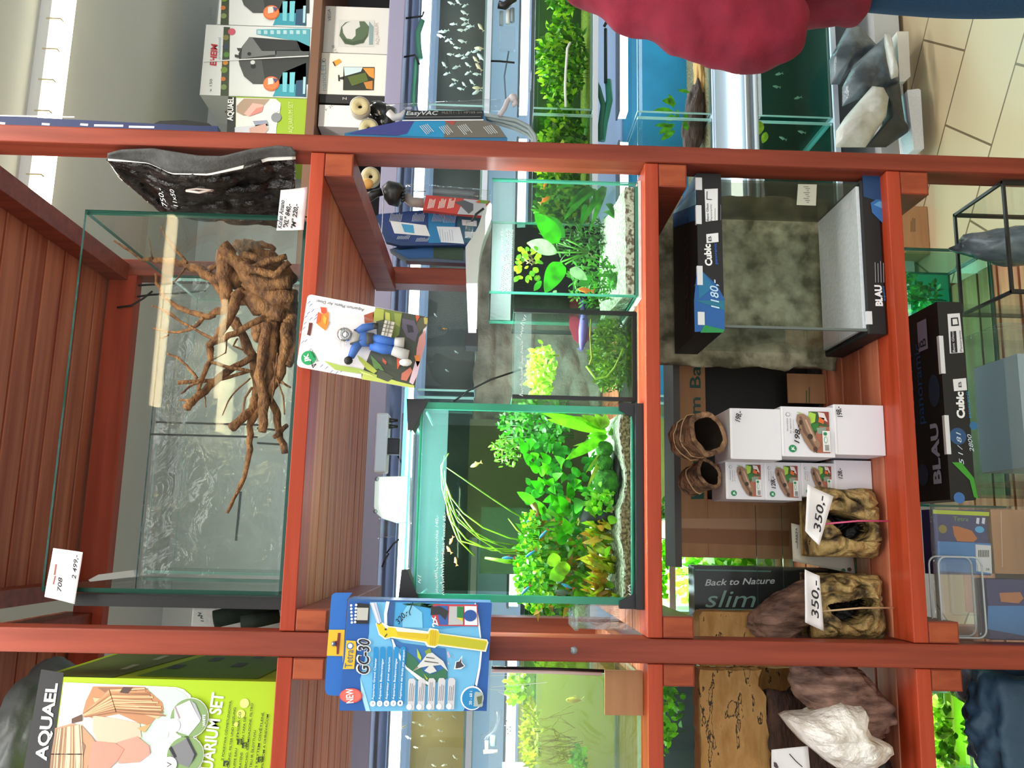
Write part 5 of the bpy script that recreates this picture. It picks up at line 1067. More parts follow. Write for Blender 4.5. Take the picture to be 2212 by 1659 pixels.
# long cardboard box of a background
KB = crop(1400, 780, 3.687); YB2 = .34
xL, xR = W(1600, 1206, YB2).x, W(1600, 748, YB2).x; zT = W(1465, 900, YB2).z
root = empty('background_carton', ((xL+xR)/2, YB2, Z3), 'long brown cardboard box printed with dark green lettering behind the white boxes', 'box')
b = MB(); z1_, z2_ = W(1525, 900, YB2).z, W(1700, 900, YB2).z; xw = W(1600, 1080, YB2).x
dk = .085
b.box(xL, xR, YB2, YB2+.085, z1_, zT, 'card'); b.box(xL, xw, YB2, YB2+dk, Z3+.001, z1_, 'card'); b.box(xw, xR, YB2+.07, YB2+dk, Z3+.001, z1_, '#141210'); b.box(xw, xR, YB2+.004, YB2+.07, Z3+.001, Z3+.01, '#141210')
p = Panel(b, (xL, YB2, Z3), (1,0,0), (0,0,1))
p.itext('Aquarium Background', (1513, 1070), (1513, 600), '#12483a', 1, h=23, bold=.015)
p.ipoly([KB(*q) for q in [(340,1020),(445,1020),(445,1098),(340,1100)]], '#14523f', 2)
p.ipoly([(1468, 1120), (1468, 1140), (1705, 1145), (1705, 1120)], '#b98e6a', 1); p.ipoly([(1468, 1142), (1468, 1172), (1705, 1180), (1705, 1147)], '#96623c', 1)
b.build('carton', root, bevel=.001)
b = MB(); p0, p1 = W(1795, 872, .33), W(1702, 806, .33); b.box(p0.x, p1.x, .333, .338, p0.z, p1.z, 'card'); p = Panel(b, (p0.x, .333, p0.z), (1,0,0), (0,0,1)); p.lines((1742, 870), (1742, 835), (6, 0), 2, 2, '#1c5a40', 1); b.build('flap', root)
b = MB(); b.box(xL-.02, xR, YB2-.02, YB2+.08, zT+.0005, zT+.014, '#4f4a46'); tag(b.build('grey_strip'), 'flat grey-brown strip lying on top of the lettered cardboard box', 'strip')
# white boxes of ornaments
KW = crop(1540, 860, 5.672)
JKN = [0]
def wbox(px, Yf, dp, label, printed, price=None, yaw=0, grp='white ornament boxes in two stacks', ppos=None, small=False, bot=None, top=None, extra=None):
    """white carton; px = photo corners of its front: TL, TR, BR, BL (upright)"""
    tl, tr, br2, bl2 = [W(*KW(*q), Yf) for q in px]
    X0_, X1_ = (tl.x+bl2.x)/2, (tr.x+br2.x)/2; Z0_, Z1_ = bot if bot is not None else (bl2.z+br2.z)/2, top if top is not None else (tl.z+tr.z)/2
    root = empty('white_box', ((X0_+X1_)/2, Yf, Z0_), label, 'box', grp); b = MB()
    sk = math.tan(yaw)*dp
    b.hexa([(X0_,Yf,Z0_),(X1_,Yf,Z0_),(X1_,Yf,Z1_),(X0_,Yf,Z1_),(X0_+sk,Yf+dp,Z0_),(X1_+sk,Yf+dp,Z0_),(X1_+sk,Yf+dp,Z1_),(X0_+sk,Yf+dp,Z1_)], '#e6e6ee')
    w_, h_ = X1_-X0_, Z1_-Z0_; p = Panel(b, (X0_, Yf, Z0_), (1,0,0), (0,0,1))
    P = lambda pts: [(x*w_, y*h_) for x, y in pts]
    if printed:
        p.poly(P([(.06,.06),(.94,.06),(.94,.60),(.55,.68),(.2,.66),(.1,.52),(.22,.40),(.06,.34)] if False else [(.08,.09),(.91,.09),(.91,.47),(.76,.47),(.70,.50),(.60,.56),(.30,.46),(.20,.36),(.16,.40),(.08,.36)]), '#3f5a34', 1)
        p.poly(P([(.08,.09),(.60,.09),(.62,.28),(.45,.36),(.20,.36),(.08,.34)]), '#b26a52', 2)
        p.poly(P([(.62,.09),(.91,.09),(.91,.30),(.74,.24)]), '#8e3c30', 2); p.poly(P([(.70,.12),(.88,.18),(.90,.30),(.80,.28)]), '#e6dcdc', 3); p.poly(P([(.66,.20),(.78,.18),(.80,.28),(.70,.30)]), '#dc6a34', 3)
        p.poly(P([(.70,.36),(.86,.34),(.90,.46),(.76,.50),(.66,.44)]), '#a8d44c', 3); p.poly(P([(.76,.48),(.88,.62),(.90,.70),(.80,.60),(.72,.50)]), '#a8c87c', 2); p.poly(P([(.52,.28),(.68,.30),(.66,.44),(.52,.42)]), '#2c7a34', 3); p.poly(P([(.46,.16),(.60,.16),(.58,.34),(.46,.32)]), '#8a9c8c', 4)
        p.poly(P([(.12,.34),(.08,.40),(.14,.48),(.30,.58),(.50,.66),(.72,.72),(.84,.70),(.86,.58),(.78,.46),(.60,.44),(.40,.36),(.26,.28)]), '#9a7862', 5); p.poly(P([(.16,.40),(.50,.60),(.80,.66),(.80,.62),(.52,.55),(.20,.37)]), '#6e5240', 6); p.poly(P([(.30,.40),(.74,.56),(.74,.53),(.32,.36)]), '#c4a48c', 6)
        p.disc(.40*w_, .47*h_, .055*w_, .05*h_, '#3c2a20', 7); p.disc(.68*w_, .64*h_, .05*w_, .03*h_, '#3c2a20', 7); p.disc(.15*w_, .38*h_, .05*w_, .04*h_, '#4a3428', 7)
        p.rect(.10*w_, .10*h_, .52*w_, .24*h_, '#e9ebea', 8); p.disc(.46*w_, .19*h_, .035*w_, .035*h_, '#2a8a58', 9); p.disc(.34*w_, .185*h_, .07*w_, .03*h_, '#5fa88c', 9); p.disc(.34*w_, .185*h_, .055*w_, .022*h_, '#e9ebea', 10)
        for i in range(8): p.rect((.125+.015*i)*w_, .125*h_, (.132+.015*i)*w_, .205*h_, '#3a3c3e', 9)
        p.disc(.155*w_, .80*h_, .075*w_, .075*h_, '#138a54', 2); p.text('JK', (.115*w_, .775*h_), (.20*w_, .775*h_), '#eef6f0', 3, .05*h_, bold=.04)
        p.text('decoration', (.50*w_, .875*h_), (.76*w_, .875*h_), '#5a6068', 2, .028*h_); p.text('for aquarium', (.46*w_, .815*h_), (.76*w_, .815*h_), '#5a6068', 2, .028*h_); p.text('& terrarium', (.47*w_, .76*h_), (.74*w_, .76*h_), '#b09a84', 2, .026*h_); p.disc(.84*w_, .87*h_, .04*w_, .04*h_, '#6a7078', 2); p.disc(.84*w_, .87*h_, .033*w_, .033*h_, '#e6e6ee', 3)
    if price: p.itext(price, KW(*ppos[0]), KW(*ppos[1]), '#1a1a22', 11, h=(11 if not small else 9), shear=.25, bold=.02)
    if extra: extra(p)
    ct_ = b.build('carton', root, bevel=.0008)
    b = MB(); b.box(X0_+.002, X1_-.002, Yf-.0006, Yf+.004, Z1_-.0035, Z1_+.0004, '#f2f2f6'); b.build('lid_edge', ct_)
    return root, Z0_, Z1_
YW1 = WZ(1911, 930, Z3+.001).y; YW2 = max(WZ(1884, 1040, Z3+.001).y, YW1)
YW1 = min(max(YW1, .06), .18); YW2 = min(max(YW2, YW1+.005), .19)
_, _, zt3 = wbox([(1500,690),(1475,75),(2083,90),(2115,705)], YW1, .11, 'blank white box at the bottom of the right-hand stack, priced 198 by hand', False, '198,-', ppos=((1575, 235), (1545, 105)), bot=Z3+.001)
_, _, zt2_ = wbox([(840,715),(838,98),(1480,120),(1495,722)], YW1, .12, 'white box with a driftwood ornament picture in the middle of the right-hand stack', True, '198,-', ppos=((1045, 560), (1060, 330)), bot=zt3+.0006)
_, _, zt1_ = wbox([(210,748),(215,118),(832,140),(836,755)], YW1, .11, 'blank white box at the top of the right-hand stack under a hollow ornament', False, '198,-', ppos=((320, 300), (345, 170)), bot=zt2_+.0006)
_, _, ys4 = wbox([(1490,1145),(1490,762),(1942,765),(1955,1130)], YW2, .10, 'blank white box at the bottom of the left-hand stack, half behind a price tag', False, '128,-', ppos=((1575, 990), (1560, 860)), bot=Z3+.001, small=True)
_, _, ys3 = wbox([(1085,1230),(1083,787),(1487,808),(1492,1190)], YW2, .10, 'third ornament box from the top of the left-hand stack, picture partly behind a price tag', True, None, bot=ys4+.0006)
_, _, ys2 = wbox([(640,1248),(628,778),(1076,797),(1080,1255)], YW2, .10, 'second ornament box from the top of the left-hand stack, scribbled with black pen', True, '128,-', ppos=((760, 1110), (740, 960)), bot=ys3+.0006, small=True)
_, _, ys1 = wbox([(155,1228),(160,766),(630,780),(632,1252)], YW2, .10, 'clean ornament box with picture at the top of the left-hand stack', True, None, bot=ys2+.0006)
# hollow ornaments on the stacks
def hollow(c, R_, L, ax, label, seed, bands):
    root = empty('hollow_ornament', c, label, 'ornament'); b = MB(); a = V3(ax).normalized(); e1 = a.orthogonal().normalized(); e2 = a.cross(e1); NU, NV = 28, 8
    def f(u, v, rr, inn=False):
        t = 2*math.pi*u; d = e1*math.cos(t)+e2*math.sin(t); q = rr*(1+.16*noise.noise(V3((math.cos(t)*1.6+seed, math.sin(t)*1.6, v*2)))+.08*noise.noise(V3((math.cos(t)*5, math.sin(t)*5+seed, v*5)))); return V3(c)+d*q*(1-.15*v)+a*(L*v)
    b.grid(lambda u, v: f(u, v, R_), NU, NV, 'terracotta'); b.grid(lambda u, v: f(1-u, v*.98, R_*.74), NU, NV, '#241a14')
    b.grid(lambda u, v: f(1-u, 0, R_*(.74+.26*v))-a*(.004*math.sin(math.pi*v)), NU, 3, 'terracotta'); b.grid(lambda u, v: f(u, 1, R_*(1-.999*v)), NU, 3, 'terracotta'); b.build('body', root)
    b = MB()
    for v in bands:
        P_ = [f(i/20, v, R_*1.035) for i in range(21)]; b.tube(P_, .0012, '#c9a477', 5, caps=False)
    b.build('rubber_band', root); return root
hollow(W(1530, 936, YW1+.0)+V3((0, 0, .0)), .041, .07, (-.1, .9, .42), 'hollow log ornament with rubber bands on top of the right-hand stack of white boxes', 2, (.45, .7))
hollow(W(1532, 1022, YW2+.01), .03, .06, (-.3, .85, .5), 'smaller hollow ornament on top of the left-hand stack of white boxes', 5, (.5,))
# rock caves with price tags
def stump(cx, cy, Y, w_, h_, label, seed, band, hx):
    c = W(cx, cy, Y); root = empty('rock_cave', (c.x, c.y, Z3), label, 'ornament'); b = MB(); NU, NV = 72, 72
    def depth(u, v):
        e = (1-abs(2*u-1)**5)*(1-abs(2*v-1)**6); q = V3((u*5, v*5, seed))
        d = .05*e**.5 + .012*noise.fractal(q*.6, 1, 2, 4) - .012*max(0, 1-abs(noise.noise(V3((u*4.2, v*3.4, seed*3))))*9)
        du, dv = (u-.5-hx-.10*math.sin(v*5+seed))/.17, (v-.50)/.33; r = du*du+dv*dv
        return d - .075*max(0, min(1, (1.12-r)*4)), r
    def P_(u, v):
        d, r = depth(u, v); k = 1+.05*noise.noise(V3((u*3, v*3, seed+9))); return V3((c.x+(u-.5)*w_*k, c.y-.0-d*1.0, Z3+.001+h_*(.5+(v-.5)*(1+.05*noise.noise(V3((u*4, 1, seed)))*(1 if v > .5 else 0)))))
    b.grid(P_, NU, NV, 'bark_gold'); k = len(b.mats); b.mats.append('#0d0a07')  # cave hollow coloured near-black, its shade put into the colour
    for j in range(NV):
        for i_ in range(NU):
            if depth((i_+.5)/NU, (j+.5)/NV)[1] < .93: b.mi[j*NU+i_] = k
    g = lambda f: [b.grid(f, 24, 6, 'bark_gold')]
    yb = c.y+.05
    g(lambda u, v: P_(0, 1-u).lerp(V3((P_(0, 1-u).x+.004, yb, P_(0, 1-u).z)), v)); g(lambda u, v: P_(1, u).lerp(V3((P_(1, u).x-.004, yb, P_(1, u).z)), v)); g(lambda u, v: P_(1-u, 1).lerp(V3((P_(1-u, 1).x, yb, P_(1-u, 1).z-.004)), v))
    g(lambda u, v: V3((P_(1-u, 0).x, yb, Z3+.001+h_*v)))
    bd_ = b.build('body', root)
    b = MB(); P2 = [V3((c.x-.006, c.y-.062, Z3+h_+.012)), V3((c.x+.002, c.y-.066, Z3+h_*.5)), V3((c.x+.003, c.y-.062, Z3+.004))]; b.tube(P2, .0016, band, 6); b.build('rubber_band', root); return root
Ys = max(.07, min(WZ(1948, 1130, Z3).y, .10))
hA = W(1775, 1130, Ys).z-Z3; wA = W(1860, 1052, Ys).x-W(1860, 1206, Ys).x
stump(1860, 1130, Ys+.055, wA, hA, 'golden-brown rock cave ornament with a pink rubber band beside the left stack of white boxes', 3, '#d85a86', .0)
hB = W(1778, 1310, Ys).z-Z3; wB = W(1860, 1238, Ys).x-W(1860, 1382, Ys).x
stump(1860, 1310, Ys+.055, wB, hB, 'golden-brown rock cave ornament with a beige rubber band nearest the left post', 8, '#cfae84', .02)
KC = crop(1400, 780, 3.687)
def d3(t, a, c_): return lambda p: p.itext(t, a, c_, '#1e1c28', 2, h=16, shear=.2, bold=.01)
card('price_card', [(1738, 1147), (1746, 1046), (1802, 1072), (1768, 1178)], Ys-.012, 'white 350 price card on the rock cave with the pink rubber band', curl=.006, draw=d3('350,-', KC(1365, 1330)[0:0] or (1772, 1150), (1782, 1072)))
card('price_card', [(1738, 1344), (1740, 1230), (1772, 1244), (1778, 1363)], Ys-.012, 'white 350 price card on the rock cave with the beige rubber band', curl=.006, draw=d3('350,-', (1768, 1336), (1768, 1254)))
# cream leaflet, glass sheets
def d4(p):
    p.itext('FAKTA', (1722, 1172), (1722, 1140), '#3a3a34', 2, h=4)
    for i in range(12): p.iline([(1722+8*i, 1190 if i > 2 else 1185), (1722+8*i, 1150+3*i)], 1.1, '#6a685c', 2)
    p.idisc((1822, 1232), 4, '#2f6a4a', 2); p.idisc((1835, 1230), 4, '#4a2c20', 2)
card('leaflet', [(1712, 1212), (1710, 1130), (1840, 1160), (1846, 1240)], .19, 'cream printed leaflet between the two rock caves', mat='#d6d2c2', curl=.004, draw=d4)
for i, (x, yy) in enumerate([(1632, .225), (1688, .215)]):
    b = MB(); p0, p1 = W(1800, 1340, yy), W(x, 1092, yy); b.box(p0.x, p1.x, yy, yy+.004, Z3+.001, p1.z, 'glass'); b.mats.append('edge_dark')
    for j in (2, 3, 4, 5): b.mi[j] = 1
    tag(b.build('glass_sheet'), ['taller clear glass sheet standing behind the two rock caves', 'shorter clear glass sheet standing behind the two rock caves'][i], 'glass sheet')
# slate box "Back to Nature slim"
KS = crop(1420, 1130, 6.143); YS = .30
tl, br2 = W(1501, 1345, YS), W(1501, 1221, YS)
root = empty('slate_box', (tl.x, YS, Z3), 'dark slate-coloured box lettered in white and pale green behind the sandstone slab', 'box')
b = MB(); b.box(tl.x, br2.x, YS, YS+.05, Z3+.001, tl.z, 'gloss#3b3a3c'); p = Panel(b, (tl.x, YS, Z3), (1,0,0), (0,0,1))
p.itext('Back to Nature', KS(630, 830), KS(1560, 800), '#dcdcdc', 2, h=13, shear=.3, bold=.015); p.itext('slim', KS(635, 1115), KS(1310, 1115), '#8fb0a2', 2, h=36, shear=.3)
p.iline([KS(505, 620), KS(1500, 640)], 3, '#5f8a80', 2); p.iline([KS(560, 1150), KS(1500, 1150)], 4, '#6f9488', 2)
b.build('carton', root, bevel=.001); b = MB(); b.box(tl.x, br2.x+.004, YS-.012, YS-.008, Z3+.001, tl.z+.006, 'glass'); b.build('cover', root)
# sandstone slabs, petrified wood
YQ = .20
def slab(px, Y, th, mat, label, name, seed, cat='stone', n=26):
    """irregular slab: photo outline, rough thick body"""
    P_ = [W(*q, Y) for q in px]; b = MB(); R = random.Random(seed); Q = []
    for i, p in enumerate(P_):
        q = P_[(i+1) % len(P_)]; m_ = max(1, int((q-p).length/.012))
        for k in range(m_): e = p.lerp(q, k/m_); Q.append(e+V3((R.uniform(-.0015, .0015), R.uniform(-.002, .002), R.uniform(-.0015, .0015))))
    b.prism(Q[::-1], (0, th, 0), mat); return tag(b.build(name, bevel=.0025), label, cat)
zq = Z3+.002
slab([(1512,1377),(1510,1330),(1516,1322),(1560,1321),(1640,1322),(1655,1345),(1668,1378),(1760,1378),(1880,1378),(1890,1440),(1650,1440),(1512,1440)], YQ, .05, 'sand_vein', 'ochre sandstone slab with black veins between slate box and left post', 'sandstone_slab', 1)
slab([(1511,1448),(1512,1560),(1516,1659),(1518,1760),(1750,1760),(1672,1659),(1668,1620),(1655,1560),(1655,1530),(1655,1505),(1638,1480),(1645,1448)], YQ-.04, .05, 'sand_vein', 'tall ochre sandstone slab standing at the right of the left bay', 'sandstone_slab', 2)
slab([(1600,1440),(1600,1540),(1720,1540),(1735,1500),(1722,1445)], YQ+.06, .04, 'sand_vein', 'darker ochre slab behind the tilted log in the left bay', 'sandstone_slab', 3)
c = W(1700, 1322, .17); tag(blob((c.x, .165, c.z), (.042, .045, .080), 'petrified', 15, .10, 1.5, 5, rot=Matrix.Rotation(math.radians(-32), 3, 'Y').to_euler(), square=.5, ridge=.12).build('petrified_wood'), 'jagged dark petrified wood chunk above the rock cave nearest the left post', 'wood')
b_ = (WZ(1880, 1345, Z3))
tag(blob((W(1800,1350,.15).x, .215, Z3+.082), (.055, .035, .08), 'petrified', 19, .25, 2, 4).build('petrified_wood'), 'petrified wood block behind the rock cave nearest the left post', 'wood')

# lit planted aquarium behind the slate box
sx0, sx1, sz = W(1500, 1322, .56).x, W(1500, 1120, .56).x, W(1446, 1200, .56).z
tank('planted_aquarium', sx0, sx1, .56, .69, Z3+.002, min(sz, 1.30), 'bright planted aquarium standing behind the slate-coloured box', water='water', back='#c9dcb4', edge='edge_pale', t=.004, level=.9)
o = bush(((sx0+sx1)/2, .625, Z3+.19), ((sx1-sx0)*.45, .045, .17), 420, .03, .016, ['leaf#6cc81c', 'leaf#8fdc2a', 'leaf#4aa314', 'leaf#b4e24a'], 260, stems=6); tag(o, 'bright green plants in the aquarium behind the slate-coloured box', 'plant')
b = MB(); b.box(sx0, sx1, .552, .5585, min(sz, 1.30)-.012, min(sz, 1.30)+.001, '#e6ece6'); tag(b.build('white_strip'), 'white strip along the top edge of the aquarium behind the slate box', 'strip')
area(((sx0+sx1)/2, .625, min(sz, 1.30)-.006), sx1-sx0-.03, .08, 3.0, (.95, 1, .92), name='aquarium_light')

# ------------------------------------------------------------------ left bay, middle and lower
KL = crop(1500, 1100, 2.968)
c = W(1840, 1505, .09); tag(blob((c.x+.002, .085, Z3+.095), (.055, .045, .105), 'petrified', 27, .12, 1.5, 5, rot=Matrix.Rotation(math.radians(38), 3, 'Y').to_euler(), square=.35, ridge=.2).build('petrified_log'), 'tilted purple-brown petrified log at the right of the left bay shelf', 'wood')
px = [(600,1350),(640,1330),(760,1320),(880,1255),(930,1235),(1010,1260),(1060,1255),(1085,1300),(1075,1370),(1110,1440),(1180,1470),(1240,1500),(1262,1560),(1200,1620),(1130,1665),(1000,1680),(900,1650),(830,1590),(740,1520),(660,1430)]
P_ = [W(*KL(*q), .05) for q in px]; cc = sum(P_, V3())/len(P_); b = MB(); n = len(P_); vs, fs = [], []
NR = 10
for j in range(NR+1):
    t = j/NR
    for i in range(n*4):
        k, f_ = divmod(i, 4); e = P_[k].lerp(P_[(k+1) % n], f_/4); h = math.sqrt(max(0, 1-t**2.2)); p = cc.lerp(e, t); vs.append(p + V3((0, -.055*h+.016*noise.fractal(p*20, 1, 2, 4)*(1.1-t)-.014*abs(noise.noise(p*34)), 0)))
N4 = n*4
for j in range(NR):
    for i in range(N4): fs.append((j*N4+i, j*N4+(i+1) % N4, (j+1)*N4+(i+1) % N4, (j+1)*N4+i))
b.add(vs, fs, 'white_rock', False); b.prism([p+V3((0,.0005,0)) for p in P_][::-1], (0, .05, 0), 'white_rock'); o = b.build('white_rock'); tag(o, 'jagged white rock lying in front of the dark wood in the left bay', 'stone')
c = W(1700, 1600, .16); tag(blob((c.x-.02, .185, Z3+.10), (.125, .05, .115), 'darkwood', 33, .15, 2, 5, square=.6, ridge=.2).build('dark_wood'), 'dark brown wood block standing behind the white rock in the left bay', 'wood')
tag(blob((W(1930,1640,.1).x-.03, .115, Z3+.028), (.06, .04, .027), '#2a2724', 35, .2, 2, 4).build('dark_stone'), 'dark stone on the left bay shelf beside the white rock', 'stone')
def d5(p):
    p.ipoly([KL(*q) for q in [(508,1620),(525,1625),(540,1655),(525,1660),(510,1650)]], '#4a3a40', 2); p.iline([KL(610,1570),KL(650,1615),KL(690,1650)], 2, '#1c1a20', 2)
card('price_tag', [(1666, 1668), (1667, 1620), (1746, 1612), (1750, 1668)], .075, 'white hang tag on the dark wood behind the white rock', curl=.002, draw=d5)
# film-wrapped tank with yellow-green water
KM = crop(780, 1400, 5.53)
wl, wr = W(1250, 1800, .06).x, W(1250, 1449, .06).x
zt = W(1062, 1500, .06).z
root = tank('sales_aquarium', wl, wr, .06, .33, Z2+.002, zt, 'film-wrapped aquarium of yellow-green water in the middle of the left bay', water='water_green', level=.66, edge='edge_pale', t=.005)
b = MB(); b.grid(lambda u, v: V3((wl+(wr-wl)*u, .055-.002*noise.noise(V3((u*9, v*9, 1))), Z2+.003+(zt-Z2)*v)), 20, 20, 'glass_film'); b.build('film', root)
b = MB(); b.box(wl+.01, wr-.01, .315, .322, Z2+.01, zt-.09, 'olive_back'); b.build('back_sheet', root)
b = MB(); p = Panel(b, (wl, .0535, Z2), (1,0,0), (0,0,1)); p.scrib(KM(1790, 1040), KM(1770, 840), 11, '#eef6f4', 2, 2, seed=17)
for a, c in [((1530,490),(1830,520)), ((1560,465),(2212,410)), ((1640,520),(1775,590)), ((1530,330),(1930,320))]: p.iline([KM(*a), KM(*c)], 1.3, '#dfe8e4', 2)
b.build('film_crease', root)
b = MB(); p0, p1 = W(1394, 1545, .05), W(1306, 1447, .05); b.box(p0.x, p1.x, .046, .052, Z2+.0015, p1.z, 'card'); tag(b.build('cardboard_piece'), 'piece of brown cardboard at the corner of the film-wrapped aquarium', 'cardboard')
b = MB(); b.tube([W(1062, 1442, .045), W(1200, 1446, .045), W(1305, 1450, .045)], .003, 'black_plastic', 8); b.tube([W(1062, 1449, .04), W(1200, 1452, .04), W(1300, 1456, .04)], .003, '#d9c0bc', 8); tag(b.build('cable_pair'), 'black and pinkish cables running down beside the left post', 'cable')
o = bush(W(1120, 1480, .2), (.03, .04, .02), 160, .014, .009, ['leaf#9cd61c', 'leaf#b8e030', 'leaf#7cbc18'], 81, stems=3); tag(o, 'bright green floating plant at the right of the film-wrapped aquarium', 'plant')
o = bush(W(1150, 1590, .2), (.06, .04, .014), 220, .018, .006, ['leaf#b8d41c', 'leaf#cfd83a', 'leaf#9cb418'], 82, stems=5); tag(o, 'yellowish floating plant with hanging roots in the film-wrapped aquarium', 'plant')
b = MB(); R = random.Random(83)
for i in range(40):
    q = (1150+R.uniform(0, 20), 1545+R.uniform(0, 110)); P_ = [W(q[0]+t*R.uniform(18, 50), q[1]+t*R.uniform(-14, 14), .2) for t in (0, 1, 2)]; b.tube(P_, .0006, '#b8a83c', 4)
tag(b.build('root_tuft'), 'fine yellow roots hanging in the film-wrapped aquarium', 'roots')
o = bush(W(1255, 1640, .18), (.02, .03, .012), 60, .016, .009, ['leaf#8fd01c', 'leaf#6cb418'], 84, stems=2); tag(o, 'small green plant low in the film-wrapped aquarium', 'plant')
fish(W(1240, 1512, .15), .03, 1.6, '#d6b83c', '#e0d08a', 'pale yellow fish in the film-wrapped aquarium near the cardboard piece')
area(((wl+wr)/2, .2, zt+.06), .3, .12, 2.2, (.95, 1, .95), name='aquarium_light')
# white pipe and clips over that tank
b = MB(); b.tube([W(*KM(*q), .36) for q in [(1640,745),(1640,860),(1600,980),(1500,1070),(1430,1080)]], .008, 'clear_plastic', 10); tag(b.build('hose'), 'clear hose bending over the back of the film-wrapped aquarium', 'hose')
b = MB(); b.tube([W(*KM(*q), .36) for q in [(1500,1105),(1500,1220)]], .004, 'white_plastic', 8); b.tube([W(*KM(*q), .36) for q in [(1575,1040),(1575,1165)]], .006, '#b8e8f0', 8); b.tube([W(*KM(*q), .36) for q in [(1460,1240),(1630,1230)]], .004, 'white_plastic', 8); tag(b.build('pipe_fitting'), 'white pipe fitting behind the film-wrapped aquarium', 'pipe')
b = MB(); p0, p1 = W(1140, 1760, .352), W(1085, 1646, .352); b.box(p0.x, p1.x, .35, .353, p0.z, p1.z, 'paper'); tag(b.build('paper_slip'), 'white slip of paper at the back of the film-wrapped aquarium', 'paper')

# ------------------------------------------------------------------ bottom row
K9 = crop(1850, 400, 2.2127); YF = .05
x1, x0 = W(2050, 652, YF).x, W(2050, 1079, YF).x; zh, zl_ = W(2024, 653, YF).z, W(2077, 653, YF).z
root = empty('boxed_aquarium', ((x0+x1)/2, .18, Z4), 'wide aquarium with a black printed top carton in the bottom row below the white boxes', 'boxed aquarium')
b = MB(); b.box(x0, x1, YF, .33, zl_, zh, BK); p = Panel(b, (x0, YF, zl_), (1,0,0), (0,0,1))
def ip(pts, mat, l=1): p.ipoly([K9(*q) for q in pts], mat, l)
ip([(434,616),(493,612),(512,800),(446,805)], '#e6e8ec', 1); ip([(450,635),(484,632),(490,672),(452,675)], '#22242a', 2); ip([(457,641),(478,639),(483,665),(459,668)], '#e6e8ec', 3); ip([(448,700),(475,697),(482,800),(452,802)], '#1a1b1e', 2); p.itext('Bent Glass', K9(470, 798), K9(462, 700), '#e6e8ec', 3, h=5); p.itext('Panoramic', K9(505, 796), K9(497, 695), '#3a3c40', 3, h=5)
ip([(460,928),(523,922),(528,980),(466,985)], '#e6e8ec', 1); p.itext('B', K9(502, 966), K9(500, 940), '#2a2c30', 2, h=7); p.itext('Cubic', K9(516, 1115), K9(508, 988), '#f2f4f6', 2, h=16, bold=.05); p.itext('panoramic', K9(545, 1112), K9(532, 985), '#2a9ad8', 2, h=5)
p.idisc(K9(485, 1200), 18, '#27507e', 1); p.idisc(K9(560, 1150), 9, '#2a6a9c', 1); p.itext('5 l / 81', K9(512, 1335), K9(495, 1180), '#cfe2f0', 3, h=10, shear=.25); p.itext('2800', K9(560, 1275), K9(545, 1190), '#cfe2f0', 3, h=9, shear=.25)
ip([(455,1325),(500,1325),(560,1400),(580,1500),(560,1490),(540,1410),(480,1350)], '#3c9a2c', 2); p.idisc(K9(490, 1495), 12, '#3c6fae', 2)
q = Panel(b, (x0, YF, zh+.0002), (1,0,0), (0,1,0)); w_ = x1-x0
q.text('BLAU', (.03, .025), (.14, .025), '#aab0c0', 2, .026, bold=.04); q.text('panoramic', (w_*.40, .07), (w_*.83, .07), '#1f4f8a', 2, .024); q.text('CUBIC', (w_*.36, .105), (w_*.82, .105), '#8a8c94', 2, .05); q.poly([(w_*.78,.04),(w_*.94,.04),(w_*.94,.075),(w_*.78,.075)], '#9a9ab0', 2); q.text('B', (w_*.80,.046), (w_*.84,.046), '#22242c', 3, .022); q.disc(.2, .03, .03, .02, '#22364e', 1); q.disc(.05, .09, .02, .02, '#22364e', 1)
tc_ = b.build('top_carton', root, bevel=.002)
for xx in (x1-.10, x0+.115):
    b = MB(); b.box(xx-.035, xx+.035, YF-.002, YF+.006, zh-.006, zh+.002, '#dfe2e6'); b.build('tape', tc_)
b = MB(); b.box(x0+.004, x1-.002, YF+.003, YF+.009, Z4+.02, zl_, 'glass'); b.box(x0+.004, x0+.010, YF+.009, .32, Z4+.02, zl_, 'glass'); b.box(x1-.008, x1-.002, YF+.009, .32, Z4+.02, zl_, 'glass'); b.box(x0+.004, x1-.002, .32, .326, Z4+.02, zl_, 'smoke'); b.box(x0+.02, x1-.02, YF+.05, .30, Z4+.02, Z4+.026, 'glass'); b.build('glass', root)
b = MB(); b.box(x0, x1, YF, .33, Z4+.001, Z4+.02, BK); b.build('bottom_carton', root)
b = MB(); p0, p1 = W(2190, 1040, .1), W(2180, 700, .1); b.box(p0.x, p1.x, .09, .30, Z4+.027, W(2170, 800, .09).z, 'clear_plastic'); b.box(p0.x+.03, p1.x-.05, .13, .28, Z4+.027, W(2200, 800, .13).z, '#a9bcc8'); b.build('inner_tray', root)
# small open aquarium with black seams, dark bag inside
ox1, ox0 = W(2176, 445, .02).x, W(2178, 633, .02).x
zo = W(2175, 500, .02).z
oa = tank('open_aquarium', x1+.012, .672, .02, .19, Z4+.002, zo, 'small open aquarium with black seams in the bottom row beside the right post', seam='silicone', edge='edge_dark', t=.005)
b = MB(); b.box(x1+.012, .672, .0188, .0252, zo-.004, zo+.001, 'silicone'); b.box(x1+.012, .672, .1848, .1912, zo-.004, zo+.001, 'silicone'); b.box(x1+.0115, x1+.0175, .02, .19, zo-.004, zo+.001, 'silicone'); b.box(.6665, .6725, .02, .19, zo-.004, zo+.001, 'silicone'); b.build('rim', oa)
tag(blob(((x1+.672)/2+.02, .11, Z4+.16), (.035, .05, .14), 'bag_grey', 44, .2, 2, 4).build('plastic_bag'), 'dark grey plastic bag inside the small open aquarium', 'bag')
